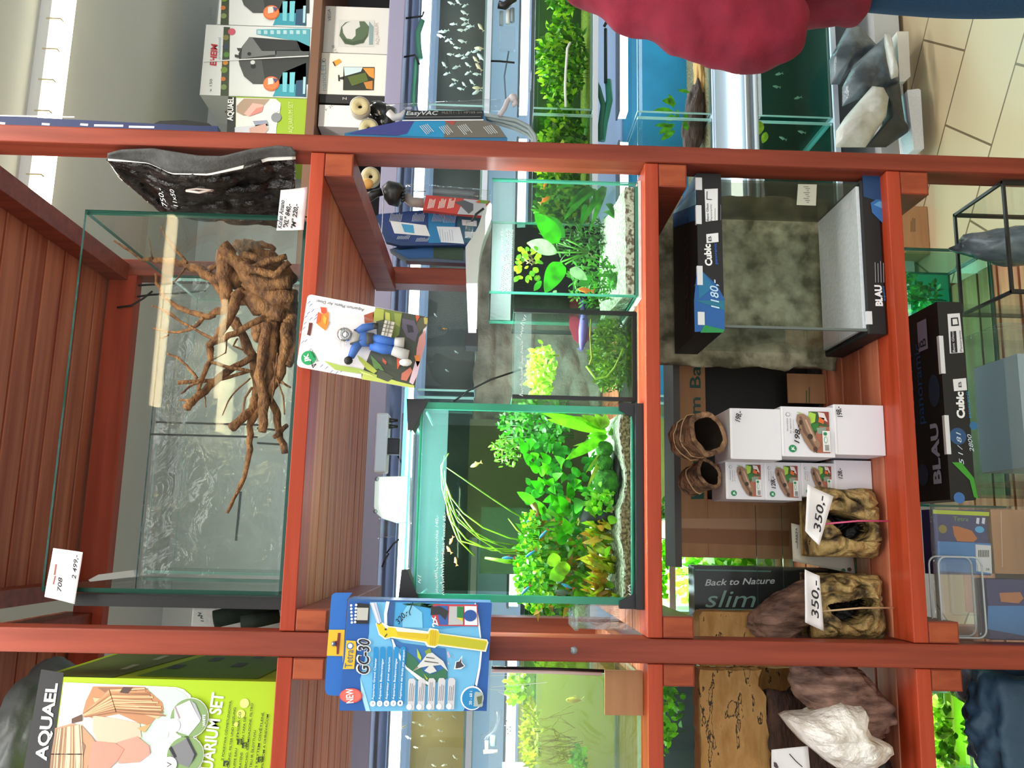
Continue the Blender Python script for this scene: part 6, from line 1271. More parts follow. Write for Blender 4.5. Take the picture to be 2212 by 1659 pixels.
# green tank low behind
gx1 = W(2040, 552, .55).x; zg = W(1962, 600, .55).z
r_ = tank('planted_aquarium', gx1-.62, gx1, .50, .69, Z4+.002, W(1945, 560, .5).z, 'green planted aquarium low at the back behind the boxed wide aquarium', water='water_deep', level=.9, back='teal_back', edge='edge_dark')
o = bush((gx1-.09, .58, Z4+.18), (.05, .04, .10), 260, .022, .009, ['leaf#1f7a2c', 'leaf#2f9a3c', 'leaf#17601f'], 91, stems=6); tag(o, 'leafy plant in the green aquarium low at the back', 'plant')
area((gx1-.3, .60, W(1945, 560, .5).z+.03), .5, .1, 5, (.8, 1, .95), name='aquarium_light')
b = MB(); f0 = WZ(2010, 549, .001); f1 = W(2010, 446, f0.y); b.box(f0.x, f1.x, f0.y, f0.y+.16, .001, W(1945, 500, f0.y).z, 'card'); p = Panel(b, (f0.x, f0.y, .001), (1,0,0), (0,0,1)); p.lines((1968, 500), (1968, 470), (8, 0), 3, 2, '#7a5a40', 1); tag(b.build('cardboard_box', bevel=.002), 'small brown cardboard box on the tiled floor behind the right post', 'box')
# bagged goods left in the bottom row
KT = crop(1980, 1080, 2.866)
def pouch(px, Y, lab, dr, th=.03):
    tl, tr, br2, bl2 = [W(*q, Y) for q in px]; b = MB(); root = empty('food_pouch', (bl2+br2)/2, lab, 'package')
    b.hexa([bl2, br2, tr, tl, bl2+V3((0,th,0)), br2+V3((0,th,0)), tr+V3((0,th,0)), tl+V3((0,th,0))], '#27306a'); dr(Panel(b, bl2, br2-bl2, tl-bl2)); b.build('pack', root, bevel=.002); return root
def dd(p):
    f = lambda pts, m_, l=1: p.ipoly([KT(*q) for q in pts], m_, l)
    f([(100,60),(448,75),(448,100),(100,85)], '#b4c81e', 1); f([(130,255),(460,270),(460,460),(130,440)], '#2f7fc0', 1); f([(220,160),(260,165),(340,190),(375,240),(350,260),(250,255),(230,220)], '#b8682a', 2); p.itext('Tetra', KT(225, 128), KT(318, 132), '#6a9c2c', 2, h=9)
    p.idisc(KT(160, 180), 9, '#8a7a2c', 2); p.idisc(KT(388, 183), 10, '#3fa8e0', 2, 7)
    for x in (370, 405): f([(x,110),(x+18,112),(x+14,150),(x-4,145)], '#d4dcea', 2)
    f([(362,275),(458,282),(465,455),(368,440)], '#d8dadc', 2)
    for i in range(7): f([(380+10*i,310),(385+10*i,310),(385+10*i,355),(380+10*i,352)], '#3a3c40', 3)
    p.itext('28', KT(425, 435), KT(448, 437), '#3a3c40', 3, h=5)
pouch([(2012, 1250), (2012, 1102), (2138, 1106), (2138, 1252)], .07, 'navy and blue food pack with an orange animal and a barcode sticker in the bottom row', dd) if False else None
def dd2(p): pass
tl = W(2015, 1240, .07); root = empty('food_pack', W(2140, 1180, .07), 'navy and blue food pack with an orange animal and barcode sticker above the clear tub', 'package')
b = MB(); q0, q1 = W(2140, 1243, .07), W(2014, 1100, .07); b.box(q0.x, q1.x, .07, .11, q0.z, q1.z, '#27306a'); dd(Panel(b, (q0.x, .07, q0.z), (1,0,0), (0,0,1))); b.build('pack', root, bevel=.002)
root = empty('food_pack', W(2200, 1330, .07), 'navy and blue food pack with an orange animal lying left of the clear tub', 'package')
b = MB(); q0, q1 = W(2230, 1384, .07), W(2130, 1250, .07); b.box(q0.x, q1.x, .07, .11, q0.z, q1.z, '#27306a'); p = Panel(b, (q0.x, .07, q0.z), (1,0,0), (0,0,1)); p.ipoly([KT(*q) for q in [(440,655),(665,655),(665,840),(440,800)]], '#2f7fc0', 1); p.ipoly([KT(*q) for q in [(510,575),(640,570),(660,610),(630,640),(520,630)]], '#b8744a', 2); b.build('pack', root, bevel=.002)
b = MB(); q0, q1 = W(2235, 1241, .075), W(2139, 1100, .075); b.box(q0.x, q1.x, .075, .14, q0.z, q1.z, 'card'); p = Panel(b, (q0.x, .075, q0.z), (1,0,0), (0,0,1)); p.iline([(2162, 1105), (2165, 1225)], 1.5, '#d2b89c', 1); tag(b.build('cardboard_box', bevel=.001), 'brown cardboard box below the navy food pack in the bottom row', 'box')
root = empty('plastic_tub', W(2080, 1300, .04), 'clear plastic tub with rounded corners in the bottom row right of the left post', 'tub')
q0, q1 = W(2128, 1378, .04), W(2022, 1202, .04); b = MB(); b.box(q0.x, q1.x, .035, .066, q0.z, q1.z, 'clear_plastic'); b.build('body', root, bevel=.014)
for yy, dz in ((.0345, 0), (.066, .002)):
    b = MB(); rr = .014; xs, zs = (q0.x+rr, q1.x-rr), (q0.z+rr, q1.z-rr); P_ = []
    for cx, cz, a0 in ((xs[1], zs[0], -90), (xs[1], zs[1], 0), (xs[0], zs[1], 90), (xs[0], zs[0], 180)):
        for k in range(5): a = math.radians(a0+22.5*k); P_.append(V3((cx+rr*math.cos(a), yy, cz+rr*math.sin(a))))
    b.tube(P_+[P_[0]], .0016, '#c9d2d6', 6); b.build('rim', root)
b = MB(); q2, q3 = W(2115, 1330, .03), W(2048, 1236, .03); b.box(q2.x, q3.x, .026, .0345, q2.z, q3.z, 'clear_plastic'); b.build('lid', root, bevel=.006)
for zz, lb in ((Z4, 0),):
    b = MB(); q0, q1 = W(2130, 1395, .055), W(1998, 1090, .055); b.grid(lambda u, v: V3((PL1+.002+(x0-.012-PL1)*u, .02+.004*noise.noise(V3((u*5, v*6, 3))), Z4+.002+(W(2010,1100,.02).z-Z4)*v)), 24, 24, 'clear_plastic'); tag(b.build('plastic_wrap', solid=.0006), 'crinkled clear plastic wrap over the bagged packs in the bottom row', 'wrap')
b = MB(); b.box(PL1+.003, x0-.014, .03, .19, Z4+.001, W(2232, 1240, .07).z-.002, '#6d5a44'); tag(b.build('cardboard_box'), 'cardboard box under the bagged packs at the bottom edge', 'box')
# left bay, bottom
for (xa, xb, ya, yb, yy, lab) in [(2012, 2108, 1660+60, 1493, .30, 'lower left aquarium full of green plants beside the left post, the upper of the two'), (2116, 2260, 1700, 1493, .28, 'second aquarium full of green plants beside the left post, under the other')]:
    a0, a1 = W(xb, ya, yy), W(xa, yb, yy)
    if a1.z < Z4+.1: a0.z = max(a0.z, Z4+.003)
    a0.z = max(a0.z, Z4+.003)
    tank('planted_aquarium', a0.x, a1.x, yy, yy+.14, a0.z, a1.z, lab, water='water_green', back='olive_back', edge='edge_pale', t=.004)
    o = bush(((a0.x+a1.x)/2, yy+.06, (a0.z+a1.z)/2), ((a1.x-a0.x)*.46, .045, (a1.z-a0.z)*.42), 420, .024, .012, ['leaf#5f9a14', 'leaf#86c01c', 'leaf#3f7a10', 'leaf#aacf5a'], int(xa), stems=4); tag(o, 'plants filling the ' + ('upper' if xa < 2100 else 'lower') + ' of the two green aquariums beside the left post', 'plant')
    area(((a0.x+a1.x)/2, yy+.07, a1.z-.012), a1.x-a0.x-.03, .08, 1.6, (.95, 1, .9), name='aquarium_light')
tag(blob((W(2200,1570,.12).x-.01, .15, Z4+.17), (.12, .06, .165), 'blue_bag', 55, .18, 2, 5, square=.5).build('plastic_bag'), 'dark blue crumpled plastic bag at the bottom of the left bay', 'bag')
b = MB(); b.tube([W(*q, .24) for q in [(2120,1470),(2125,1520),(2140,1560),(2130,1600),(2140,1660)]], .004, 'black_plastic', 8); tag(b.build('hose'), 'black hose hanging beside the dark blue bag', 'hose')
tag(blob((W(2080,1462,.2).x, .22, W(2090,1462,.2).z), (.045, .05, .03), 'bag_grey', 57, .2, 2, 4).build('plastic_bag'), 'grey plastic bag tucked under the third shelf of the left bay', 'bag')
# ------------------------------------------------------------------ boxes on the aquarium stand
KE = crop(430, 0, 5.144)
def fbox(name, xt, xb_, yr, yl, Y, dp, zbase, col, label, cat='box', grp=None):
    x1, x0 = W((xt+xb_)/2, yr, Y).x, W((xt+xb_)/2, yl, Y).x; zt = W(xt, (yr+yl)/2, Y).z
    root = empty(name, ((x0+x1)/2, Y, zbase), label, cat, grp); b = MB(); b.box(x0, x1, Y, Y+dp, zbase+.0005, zt, col); p = Panel(b, (x0, Y, zbase), (1,0,0), (0,0,1), .001)
    q = Panel(b, (x0, Y+dp, zbase), (0,-1,0), (0,0,1), .001); return root, b, p, q, x0, x1, zt
ZB, ZL = 2.3285, 2.0365
def eheim(yr, yl, xt, off, label):
    root, b, p, q, x0, x1, zt = fbox('filter_box', xt, 668, yr, yl, 1.66, .24, ZB, '#d7dcdc', label, grp='canister filter boxes on the stand')
    f = lambda pts, m_, l=1: p.ipoly([KE(x-(off[0] if False else 0), y+off[1]) for x, y in pts], m_, l)
    f([(275,300),(345,303),(330,1068),(238,1065)], '#3f4a38', 1)
    for (cx, cy, c1, rr) in [(300,420,'#7c7a4a',30), (300,520,'#3a4450',34), (305,610,'#55803f',30), (295,700,'#c98a3a',26), (280,780,'#6f8a3a',34), (270,880,'#c2703a',24), (275,970,'#7a8a5a',30)]: p.idisc(KE(cx, cy+off[1]), rr/5.144*1.1, c1, 2)
    p.itext('EHEIM', KE(190, 735+off[1]), KE(205, 490+off[1]), '#b23440', 2, h=12, bold=.04, shear=.15); p.itext('professionel', KE(235, 660+off[1]), KE(245, 420+off[1]), '#8ab4c4', 2, h=6); p.itext('x 150', KE(140, 1020+off[1]), KE(148, 880+off[1]), '#5a6062', 2, h=5)
    p.idisc(KE(365, 355+off[1]), 8, '#c4586a', 2)
    f([(560,415),(1090,455),(1230,520),(1225,940),(600,935),(500,850),(450,720),(440,600),(480,520)], '#2f3231', 2); f([(560,415),(600,430),(700,570),(860,570),(860,610),(600,640),(470,660),(480,530)], '#6c7070', 3); f([(600,430),(1090,460),(1110,560),(860,570),(700,570)], '#262a2a', 4); f([(850,570),(1225,575),(1220,640),(850,650)], '#4c5150', 3); f([(440,680),(700,670),(740,930),(600,935),(500,850)], '#474b4a', 3)
    f([(420,540),(480,540),(480,560),(440,575)], '#3a3d3c', 4); f([(400,610),(450,620),(440,650),(400,640)], '#3a3d3c', 4); p.idisc(KE(560, 605+off[1]), 4, '#1a1c1c', 5); p.idisc(KE(600, 700+off[1]), 5, '#c9cccc', 5); p.idisc(KE(605, 740+off[1]), 5.5, '#1e2020', 4)
    f([(1100,320),(1235,325),(1225,620),(1130,560),(1090,460),(850,420),(640,385),(640,330)], '#4fa0ae', 2)
    for i in range(8): f([(650+72*i,340),(690+72*i,342),(690+72*i,385),(650+72*i,383)], '#a6ccd2', 3)
    f([(860,1070),(820,1075),(930,810),(1190,700),(1190,1080)], '#2f93a6', 2); f([(930,810),(985,808),(975,1030),(930,1025)], '#6fc0cc', 3); f([(1010,808),(1070,806),(1055,1035),(1005,1030)], '#6fc0cc', 3); f([(1080,900),(1190,890),(1190,1080),(1070,1070)], '#234a66', 3); f([(1160,860),(1190,860),(1180,1050),(1155,1050)], '#a9d2dc', 4)
    p.idisc(KE(805, 935+off[1]), 17.5, '#d06a34', 4); p.idisc(KE(805, 935+off[1]), 15, '#dc7c48', 5); f([(770,880),(830,870),(830,940),(770,950)], '#d8d2cc', 6); f([(820,880),(880,890),(850,930)], '#4a4a78', 7)
    q.text('pro', (.05, .31), (.20, .31), '#c23444', 1, .04, bold=.03); q.text('150', (.05, .355), (.12, .355), '#8a4a50', 1, .02)
    b.build('carton', root, bevel=.001); return p
p = eheim(57, 209, 438, (0, 0), 'white carton printed with a dark canister filter, beside the smaller green carton')
eheim(-97, 56, 476, (0, -790), 'second white canister filter carton at the top right edge, beside its twin')
b = MB(); q0 = W(440, 133, 1.655); q1 = W(667, 121, 1.655); b.bar(q0, q1, .004, .002, '#d9dcdc', V3((0, 1, 0))); tag(b.build('packing_band'), 'white packing band round the canister filter carton', 'band')
root, b, p, q, x0, x1, zt = fbox('aquarium_set_box', 492, 664, 211, 330, 1.63, .24, ZB, '#8fae14', 'smaller lime green aquarium set carton on the stand, just right of the post')
f = lambda pts, m_, l=1: p.ipoly([KE(*q_) for q_ in pts], m_, l)
f([(325,1075),(410,1078),(400,1700),(300,1700)], '#1b1b1d', 1); p.itext('AQUAEL', KE(375, 1345), KE(385, 1085), '#e4e6e4', 2, h=11, bold=.03)
f([(415,1090),(850,1100),(910,1150),(905,1220),(860,1420),(850,1700),(405,1700)], '#d8dad6', 2); f([(500,1100),(790,1105),(720,1180),(620,1280),(500,1290),(420,1250),(420,1180)], '#a58d78', 3); f([(600,1150),(720,1170),(700,1230),(560,1300),(500,1270)], '#dca89c', 4); f([(640,1210),(720,1190),(700,1250),(560,1300)], '#cf8278', 5); f([(400,1420),(600,1400),(760,1380),(780,1440),(560,1700),(400,1700)], '#c0c4cc', 4); f([(600,1350),(760,1340),(780,1400),(640,1430)], '#8a90a4', 4)
p.idisc(KE(860, 1310), 11, '#7c8288', 4); p.idisc(KE(850, 1200), 11, '#dfe3e2', 4); f([(560,1430),(740,1380),(770,1440),(600,1700)], '#c09a8c', 5); p.itext('AQUARIUM SET', KE(1045, 1480), KE(1045, 1130), '#c8d68c', 2, h=9)
b.build('carton', root, bevel=.001)
# fish decor behind the post: blue-white strip
b = MB(); q0 = W(0, 272, .12); 
b.prism([W(*t, .10) for t in [(-30, 284), (470, 292), (470, 272), (430, 272), (0, 250), (-30, 249)]], (0, .02, 0), '#1e2c5c'); p = Panel(b, W(470, 292, .10), (1,0,0), (0,0,1))
for x, y, l_ in [(0,266,10),(92,268,14),(175,269,14),(205,271,60),(280,274,52)]: p.iline([(x, y), (x+l_, y+1)], 5, '#e2e6ee', 1)
p.iline([(0, 250), (160, 253)], 3, '#dfe2e8', 1); tag(b.build('blue_carton'), 'narrow dark blue carton with white marks behind the top of the right post', 'box')
b = MB(); b.prism([W(*t, .16) for t in [(325, 270), (345, 261), (400, 259), (450, 266), (470, 280), (340, 282)]], (0, .02, 0), 'black_plastic'); tag(b.build('black_cover'), 'black cover behind the right post above the lime green carton', 'cover')
# boxes on the lower board
root, b, p, q, x0, x1, zt = fbox('lamp_box', 687, 834, 116, 205, 1.625, .10, ZL, '#d9d5cb', 'white carton with an orange sticker and a picture of a small planted tank')
f = lambda pts, m_, l=1: p.ipoly([KE(*q_) for q_ in pts], m_, l)
p.itext('nanoLED', KE(1415, 1010), KE(1410, 680), '#8fb0b8', 2, h=10); p.idisc(KE(1390, 670), 4, '#8a9290', 2); p.idisc(KE(1390, 670), 2.5, '#d9d5cb', 3); f([(1480,690),(1560,655),(1585,690),(1510,740)], '#f0922c', 2); f([(1485,695),(1500,690),(1520,735),(1508,740)], '#3a2c1c', 3)
f([(1605,745),(1950,748),(1940,1005),(1600,1005)], '#22281c', 2); f([(1610,750),(1820,752),(1800,800),(1620,850)], '#b9ccd2', 3); f([(1820,760),(1945,760),(1945,880),(1890,850)], '#d88a34', 3); f([(1650,860),(1850,810),(1880,900),(1700,960)], '#4f5f22', 3); f([(1830,920),(1930,900),(1930,1000),(1860,990)], '#b87a34', 3); f([(1545,835),(1560,835),(1565,905),(1548,905)], '#2a2c2a', 2); f([(1560,865),(1610,850),(1610,890),(1560,880)], '#2a2c2a', 2)
b.build('carton', root, bevel=.001)
root, b, p, q, x0, x1, zt = fbox('lamp_box', 699, 838, 15, 115, 1.64, .10, ZL, '#cfcdc8', 'white carton with a curled green plant picture, at the right end of the lamp board')
f = lambda pts, m_, l=1: p.ipoly([KE(*q_) for q_ in pts], m_, l)
f([(1555,220),(1950,225),(1945,520),(1545,515)], '#c4c4c0', 1); p.itext('VEGA', KE(1470, 235), KE(1462, 100), '#7c6a6c', 2, h=6); p.itext('2 x 90', KE(1540, 590), KE(1500, 500), '#7c8080', 2, h=5)
pts = [(1690-30*0+ (170*math.cos(a)), 365+(-0)+150*math.sin(a)) for a in [i*.35+.6 for i in range(15)]]
f([(1690,240),(1640,255),(1590,300),(1600,370),(1640,430),(1700,440),(1740,400),(1740,330),(1790,300),(1780,240),(1840,240),(1890,300),(1880,400),(1830,470),(1720,505),(1620,490),(1560,400),(1580,300),(1630,250)], '#4c5f45', 2); f([(1600,430),(1700,470),(1830,440),(1870,380),(1830,480),(1720,505),(1630,490)], '#3b4c34', 3); f([(1890,240),(1940,300),(1930,500),(1890,500)], '#7d9294', 2); p.itext('AQUARIUM', KE(2000, 500), KE(1990, 260), '#b9a9a0', 2, h=7)
b.build('carton', root, bevel=.001)
root, b, p, q, x0, x1, zt = fbox('small_box', 690, 834, 206, 224, 1.62, .09, ZL, '#1e1c1c', 'narrow black carton left of the white carton with the orange sticker'); p.itext('Z', KE(1640, 1110), KE(1640, 1080), '#c9c9c4', 1, h=8); b.build('carton', root)
b = MB(); b.prism([W(*t, 1.66) for t in [(686, 226), (752, 226), (752, 270), (705, 256)]], (0, .06, 0), '#e0dcd8'); b.build('x') if False else None
p0, p1 = W(760, 275, 1.62), W(690, 226, 1.62); b = MB(); b.box(p0.x, p1.x, 1.62, 1.74, ZL+.0005, p1.z, '#dcd9d6'); p = Panel(b, (p0.x, 1.62, ZL), (1,0,0), (0,0,1)); p.itext('F 2L', (705, 240), (722, 228), '#5a5a5c', 1, h=5); tag(b.build('white_box'), 'plain white carton behind the cream filter discs', 'box')

# ------------------------------------------------------------------ goods hanging right of the shelving
KG = crop(740, 190, 5.0275)
def disc_filter(cx, cy, Y, rp, label, n=2):
    c = W(*KG(cx, cy), Y); k = mpp(Y)/5.0275; r = rp*k; root = empty('sponge_filter', c, label, 'filter'); ax = (-.25, -1, -.12)
    b = MB(); b.lathe(c, ax, [(r*1.16, -.03), (r*1.16, .004), (r*1.0, .006)], '#b9b3a8', 24); b.build('ring', root)
    b = MB(); b.lathe(c, ax, [(r*.98, -.02), (r*.98, .006), (r*.9, .010), (r*.26, .010), (r*.24, -.01), (0, -.01)], 'sponge', 24); b.lathe(c, ax, [(r*.25, -.008), (0, -.007)], '#1a1410', 12); b.build('sponge', root); return root
PG = .62
disc_filter(190, 208, PG, 104, 'cream ring-shaped filter sponge right of the post, the upper of the two'); disc_filter(285, 440, PG+.02, 100, 'cream ring-shaped filter sponge right of the post, partly behind the blue pack')
disc_filter(305, 965, PG+.10, 96, 'cream ring-shaped filter sponge seen left of the post above the black nozzle')
b = MB(); b.tube([W(*KG(x, y), PG+.05) for x, y in [(300, 230), (380, 260), (500, 300), (480, 390), (370, 400)]], [.022, .03, .028, .03, .024], 'black_gloss', 12); tag(b.build('canister_filter'), 'glossy black filter body beside the cream sponges right of the post', 'filter')
root = empty('suction_nozzle', W(*KG(560, 1170), .6), 'black suction nozzle with an orange knob left of the right post', 'nozzle')
b = MB(); b.tube([W(*KG(x, y), .60) for x, y in [(280, 1190), (350, 1150), (430, 1125)]], [.013, .011, .010], 'black_plastic', 12); b.tube([W(*KG(x, y), .60) for x, y in [(440, 1120), (480, 1110), (560, 1150), (640, 1190)]], [.012, .024, .031, .026], 'black_plastic', 14); b.build('head', root)
b = MB(); b.tube([W(*KG(x, y), .598) for x, y in [(450, 1095), (462, 1160)]], .004, '#c9b48c', 8); b.build('band', root); b = MB(); b.ball(W(*KG(268, 1040), .585), (.014, .012, .016), '#e0a85c', 12); b.build('knob', root)
b = MB()
for i in range(5): b.tube([W(*KG(640, 1090+36*i), .585), W(*KG(670, 1085+32*i), .58)], .004, 'black_plastic', 6)
b.build('bristles', root)
def hpack(px, Y, label, col, draw, th=.018, name='gravel_cleaner_pack'):
    P_ = [W(*q, Y) for q in px]; c = sum(P_, V3())/len(P_); root = empty(name, c, label, 'pack'); b = MB(); b.prism(P_[::-1], (0, th, 0), col); draw(Panel(b, P_[0], (1,0,0), (0,0,1), .0008)); b.build('card', root); return root
def de(p):
    f = lambda pts, m_, l=1: p.ipoly([KG(*q) for q in pts], m_, l)
    f([(650,360),(1150,350),(1150,540),(60,500),(300,430)], '#1f8fc4', 1); f([(60,500),(330,425),(640,362),(780,360),(700,500),(600,520)], '#3a3f88', 2); f([(1120,350),(1530,350),(1700,420),(1780,540),(1100,540)], '#6e6a62', 2); f([(1100,360),(1230,365),(1200,410)], '#a84a44', 3)
    f([(690,250),(1530,250),(1520,340),(665,345)], '#16181c', 3); p.itext('EasyVAC', KG(690, 300), KG(1040, 298), '#c4c9cc', 4, h=9, bold=.02, shear=.2); p.itext('MULTI 1 - 2 l', KG(1080, 290), KG(1290, 285), '#8a8478', 4, h=6); p.itext('10"/25 cm', KG(1320, 282), KG(1515, 280), '#a4a49c', 4, h=4)
    p.iline([KG(680, 325), KG(1500, 318)], 1.2, '#8f9498', 4); f([(650,352),(1530,345),(1530,358),(650,364)], '#e4e8ea', 3)
    for i, (x, y) in enumerate([(840,420),(1050,430),(1250,420),(1530,430)]): p.lines(KG(x, y), KG(x+80, y+95), (16, -4), 5, 1.4, '#cfd8dc', 4, i)
hpack([KG(*q) for q in [(20,492),(640,358),(680,250),(1530,248),(1560,350),(1700,420),(1790,545),(1790,600),(20,600)]], .50, 'blue gravel cleaner pack with white lettering hanging right of the post', '#2a6f9c', de)
b = MB(); b.tube([W(*KG(x, y), .53) for x, y in [(480,240),(1000,215),(1560,185),(1720,190)]], [.014, .014, .014, .014], 'clear_plastic', 12); b.tube([W(*KG(x, y), .525) for x, y in [(500,265),(560,320),(640,310),(690,270)]], .009, '#c9c4c0', 10); tag(b.build('vacuum_tube'), 'clear tube of the gravel cleaner above its blue pack', 'tube')
root = empty('hose_coil', W(*KG(1900, 420), .5), 'grey hose bent round at the right end of the blue gravel cleaner pack', 'hose'); b = MB()
for o_ in (0, 45, 95): b.tube([W(*KG(x, y), .50+o_*.0002) for x, y in [(1540,290+o_*.6),(1700,320+o_*.7),(1880,350+o_),(2020,420+o_),(2090-o_*.3,520+o_*.4),(2100-o_*.4,620)]], .0048, '#8d9a9c', 10)
b.build('hose', root); b = MB(); b.tube([W(*KG(x, y), .49) for x, y in [(1700,300),(1760,220),(1790,140),(1830,100),(1870,110),(1880,170),(1845,190)]], .006, '#b9b4ba', 10); b.ball(W(*KG(1850, 110), .49), .011, '#c2bcc0', 12); b.build('hook', root)
def dr(p):
    f = lambda pts, m_, l=1: p.ipoly([KG(*q) for q in pts], m_, l)
    f([(905,1165),(1320,1205),(1245,1370),(875,1325)], '#b8352c', 1); f([(1320,1205),(1560,1230),(1550,1390),(1245,1370)], '#a9adb4', 1); f([(1320,1220),(1420,1260),(1420,1330),(1370,1370),(1280,1280),(1210,1245)], '#4a4e54', 2); f([(1480,1215),(1590,1230),(1580,1260),(1450,1250)], '#5f8a34', 2); f([(1440,1240),(1500,1225),(1490,1255)], '#c4442c', 3)
    for i, x in enumerate((925, 1040, 1140)): p.lines(KG(x, 1310), KG(x+25, 1205), (12, -2), 5, 1.6, '#e4c9c0', 2, i)
hpack([KG(*q) for q in [(870,1326),(905,1162),(1600,1225),(1600,1395)]], .60, 'red and grey pack with white lettering between the nozzle and the clip-on lamp', '#b8352c', dr)
b = MB(); b.tube([W(*KG(x, y), .63) for x, y in [(690,1110),(1000,1120),(1400,1150),(1600,1180)]], .015, 'clear_plastic', 12); b.tube([W(*KG(x, y), .625) for x, y in [(690,1180),(750,1240),(880,1250)]], .013, '#a89c94', 10); tag(b.build('vacuum_tube'), 'clear tube of the gravel cleaner above the red and grey pack', 'tube')
def db(p):
    f = lambda pts, m_, l=1: p.ipoly([K8(*q) for q in pts], m_, l)
    f([(800,600),(1150,570),(1240,600),(1250,840),(1100,840),(900,780)], '#1c3a78', 1); f([(1200,590),(1420,600),(1400,830),(1200,830)], '#1f7cb4', 2); f([(1430,600),(1640,620),(1640,830),(1430,830)], '#2a5a70', 2)
    f([(895,655),(1180,690),(1215,778),(930,755)], '#e6e8ea', 3); f([(985,680),(1080,690),(1090,755),(1010,745)], '#3f9ccc', 4); f([(1265,700),(1450,705),(1485,838),(1300,825)], '#dfe6ee', 3); p.lines(K8(1300, 815), K8(1290, 720), (26, 0), 6, 1, '#a9b4c0', 4, 2)
    for i, (x, y) in enumerate([(890,640),(1070,640),(1230,640),(1320,650),(950,780),(1100,800)]): p.lines(K8(x, y+20), K8(x+16, y-50 if y < 700 else y-10), (24, 0), 9, 1.1, '#b9c4d4', 3, i)
    f([(1465,645),(1585,655),(1585,700),(1470,690)], '#d9dee2', 3); f([(1490,740),(1600,745),(1600,800),(1490,790)], '#c4ccd2', 3)
hpack([K8(*q) for q in [(780,610),(860,820),(980,850),(1500,845),(1660,850),(1660,610),(1160,568),(1000,580)][::-1]], .66, 'dark blue pack with white text panels below the red and grey pack', '#1c3a6c', db)
b = MB(); P_ = [W(*K8(*q), .68) for q in [(890,880),(1000,845),(1500,850),(1500,990),(1020,970)]]; b.prism(P_, (0, .03, 0), 'gloss#12304c'); p = Panel(b, P_[1], (1,0,0), (0,0,1), .001); p.ipoly([K8(*q) for q in [(930,890),(1240,860),(1240,950),(1040,955)]], '#14508c', 1); p.ipoly([K8(*q) for q in [(1240,860),(1480,870),(1480,970),(1240,950)]], '#27402c', 1); tag(b.build('dark_pack'), 'dark glossy blue and green pack at the back, lowest of the hanging packs', 'pack')

for i, (x, y, Y_, lb) in enumerate([(748, 288, .505, 'blue gravel cleaner pack'), (915, 412, .605, 'red and grey pack'), (842, 520, .665, 'dark blue pack')]):  # hooks added as support for the hanging packs
    t_ = W(x, y, Y_); zr = max(1.885, t_.z+.004); b = MB(); b.tube([V3((.672, Y_+.006, 1.885)), V3((t_.x, Y_+.006, zr)), V3((t_.x, Y_+.004, t_.z-.006))], .0013, 'grey_metal', 6); tag(b.build('added_wire_hook'), f'thin wire hook on the shelf rail holding the {lb}', 'hook')
# ------------------------------------------------------------------ life and gear in the stand
KF = crop(640, 0, 3.16); R = random.Random(3)
FW_ = [(1055,20),(1105,12),(1145,85),(1145,130),(1070,165),(1150,165),(1185,180),(1125,205),(1160,200),(1015,215),(985,245),(1035,275),(1060,290),(1130,280),(1095,325),(1050,370),(1110,380),(1175,365),(1225,350),(1250,330),(1145,395),(1225,405),(1260,390),(1170,440),(1090,460),(1245,455),(1025,505),(1170,500),(1230,505),(1080,545),(1145,575),(1065,580),(1120,605),(1235,600),(1230,630),(990,215),(1150,40),(1260,185),(1010,440),(1200,560)]
for i, (a, c) in enumerate(FW_):
    big = a > 1200; fish(W(*KF(a, c), 1.62+.02+R.uniform(.02, .16)), (.034 if big else .026)*R.uniform(.9, 1.3), R.uniform(.6, 2.2), '#d9cba4' if big and i % 2 else '#cfdcd6', None, 'small pale fish swimming in the dark upper row tank right of the post', 'pale fish in the dark upper row tank', high=.45)
KM2 = crop(780, 1400, 5.53)
for i, (a, c) in enumerate([(820,790),(830,815),(925,850),(1110,820),(515,940),(635,890),(715,920),(940,985),(740,1050),(965,1110),(1120,1300),(990,1400),(865,1400),(560,1065),(650,1185)]): fish(W(*KM2(a, c), 1.66+.01*i), .018*R.uniform(.8, 1.2), R.uniform(.8, 2.2), '#d6cfae', None, 'small pale fish swimming in the amber upper row tank behind the left bay', 'pale fish in the amber tank')
for i, (a, c) in enumerate([(960, 710), (940, 680), (985, 760), (965, 800)]): fish(W(a, c, 1.68), .016, R.uniform(.5, 2), '#c98a2c' if i == 0 else '#b4c4c4', None, 'small fish in the dark tank seen between diver pack and clip-on lamp', 'fish in the dark tank behind the clip-on lamp')
for i, (xc, lab) in enumerate([(.02, 'bright green plants behind the slate box in the lower row centre tank'), (-.13, 'bright green plants at the left end of the lower row centre tank'), (-.55, 'leafy plants in the lower row tank behind the left bay')]):
    o = bush((xc, 1.70, .93 if i < 2 else .98), (.12 if i < 2 else .2, .07, .09), 260, .04, .02, ['leaf#7fd01c', 'leaf#5fb514', 'leaf#3f8a10'], 240+i, stems=4); tag(o, lab, 'plant')
MX = ['leaf#5f9a12', 'leaf#86c018', 'leaf#3f7a0c', 'leaf#aacf2a', 'leaf#2c5a0a']
for i, xc in enumerate([.72, 1.0, 1.28, 1.52, 1.9, 2.3]):
    o = bush((xc, 1.72, 1.34), (.19, .10, .10), 750, .034, .016, MX, 200+i, stems=8); tag(o, ['bushy plants at the left end of the densely planted tank right of the post', 'bushy plants left of centre in the densely planted tank right of the post', 'bushy plants right of centre in the densely planted tank right of the post', 'bushy plants at the right end of the densely planted tank right of the post', 'bushy plants in the far right densely planted tank, left half', 'bushy plants in the far right densely planted tank, right half'][i], 'plant')
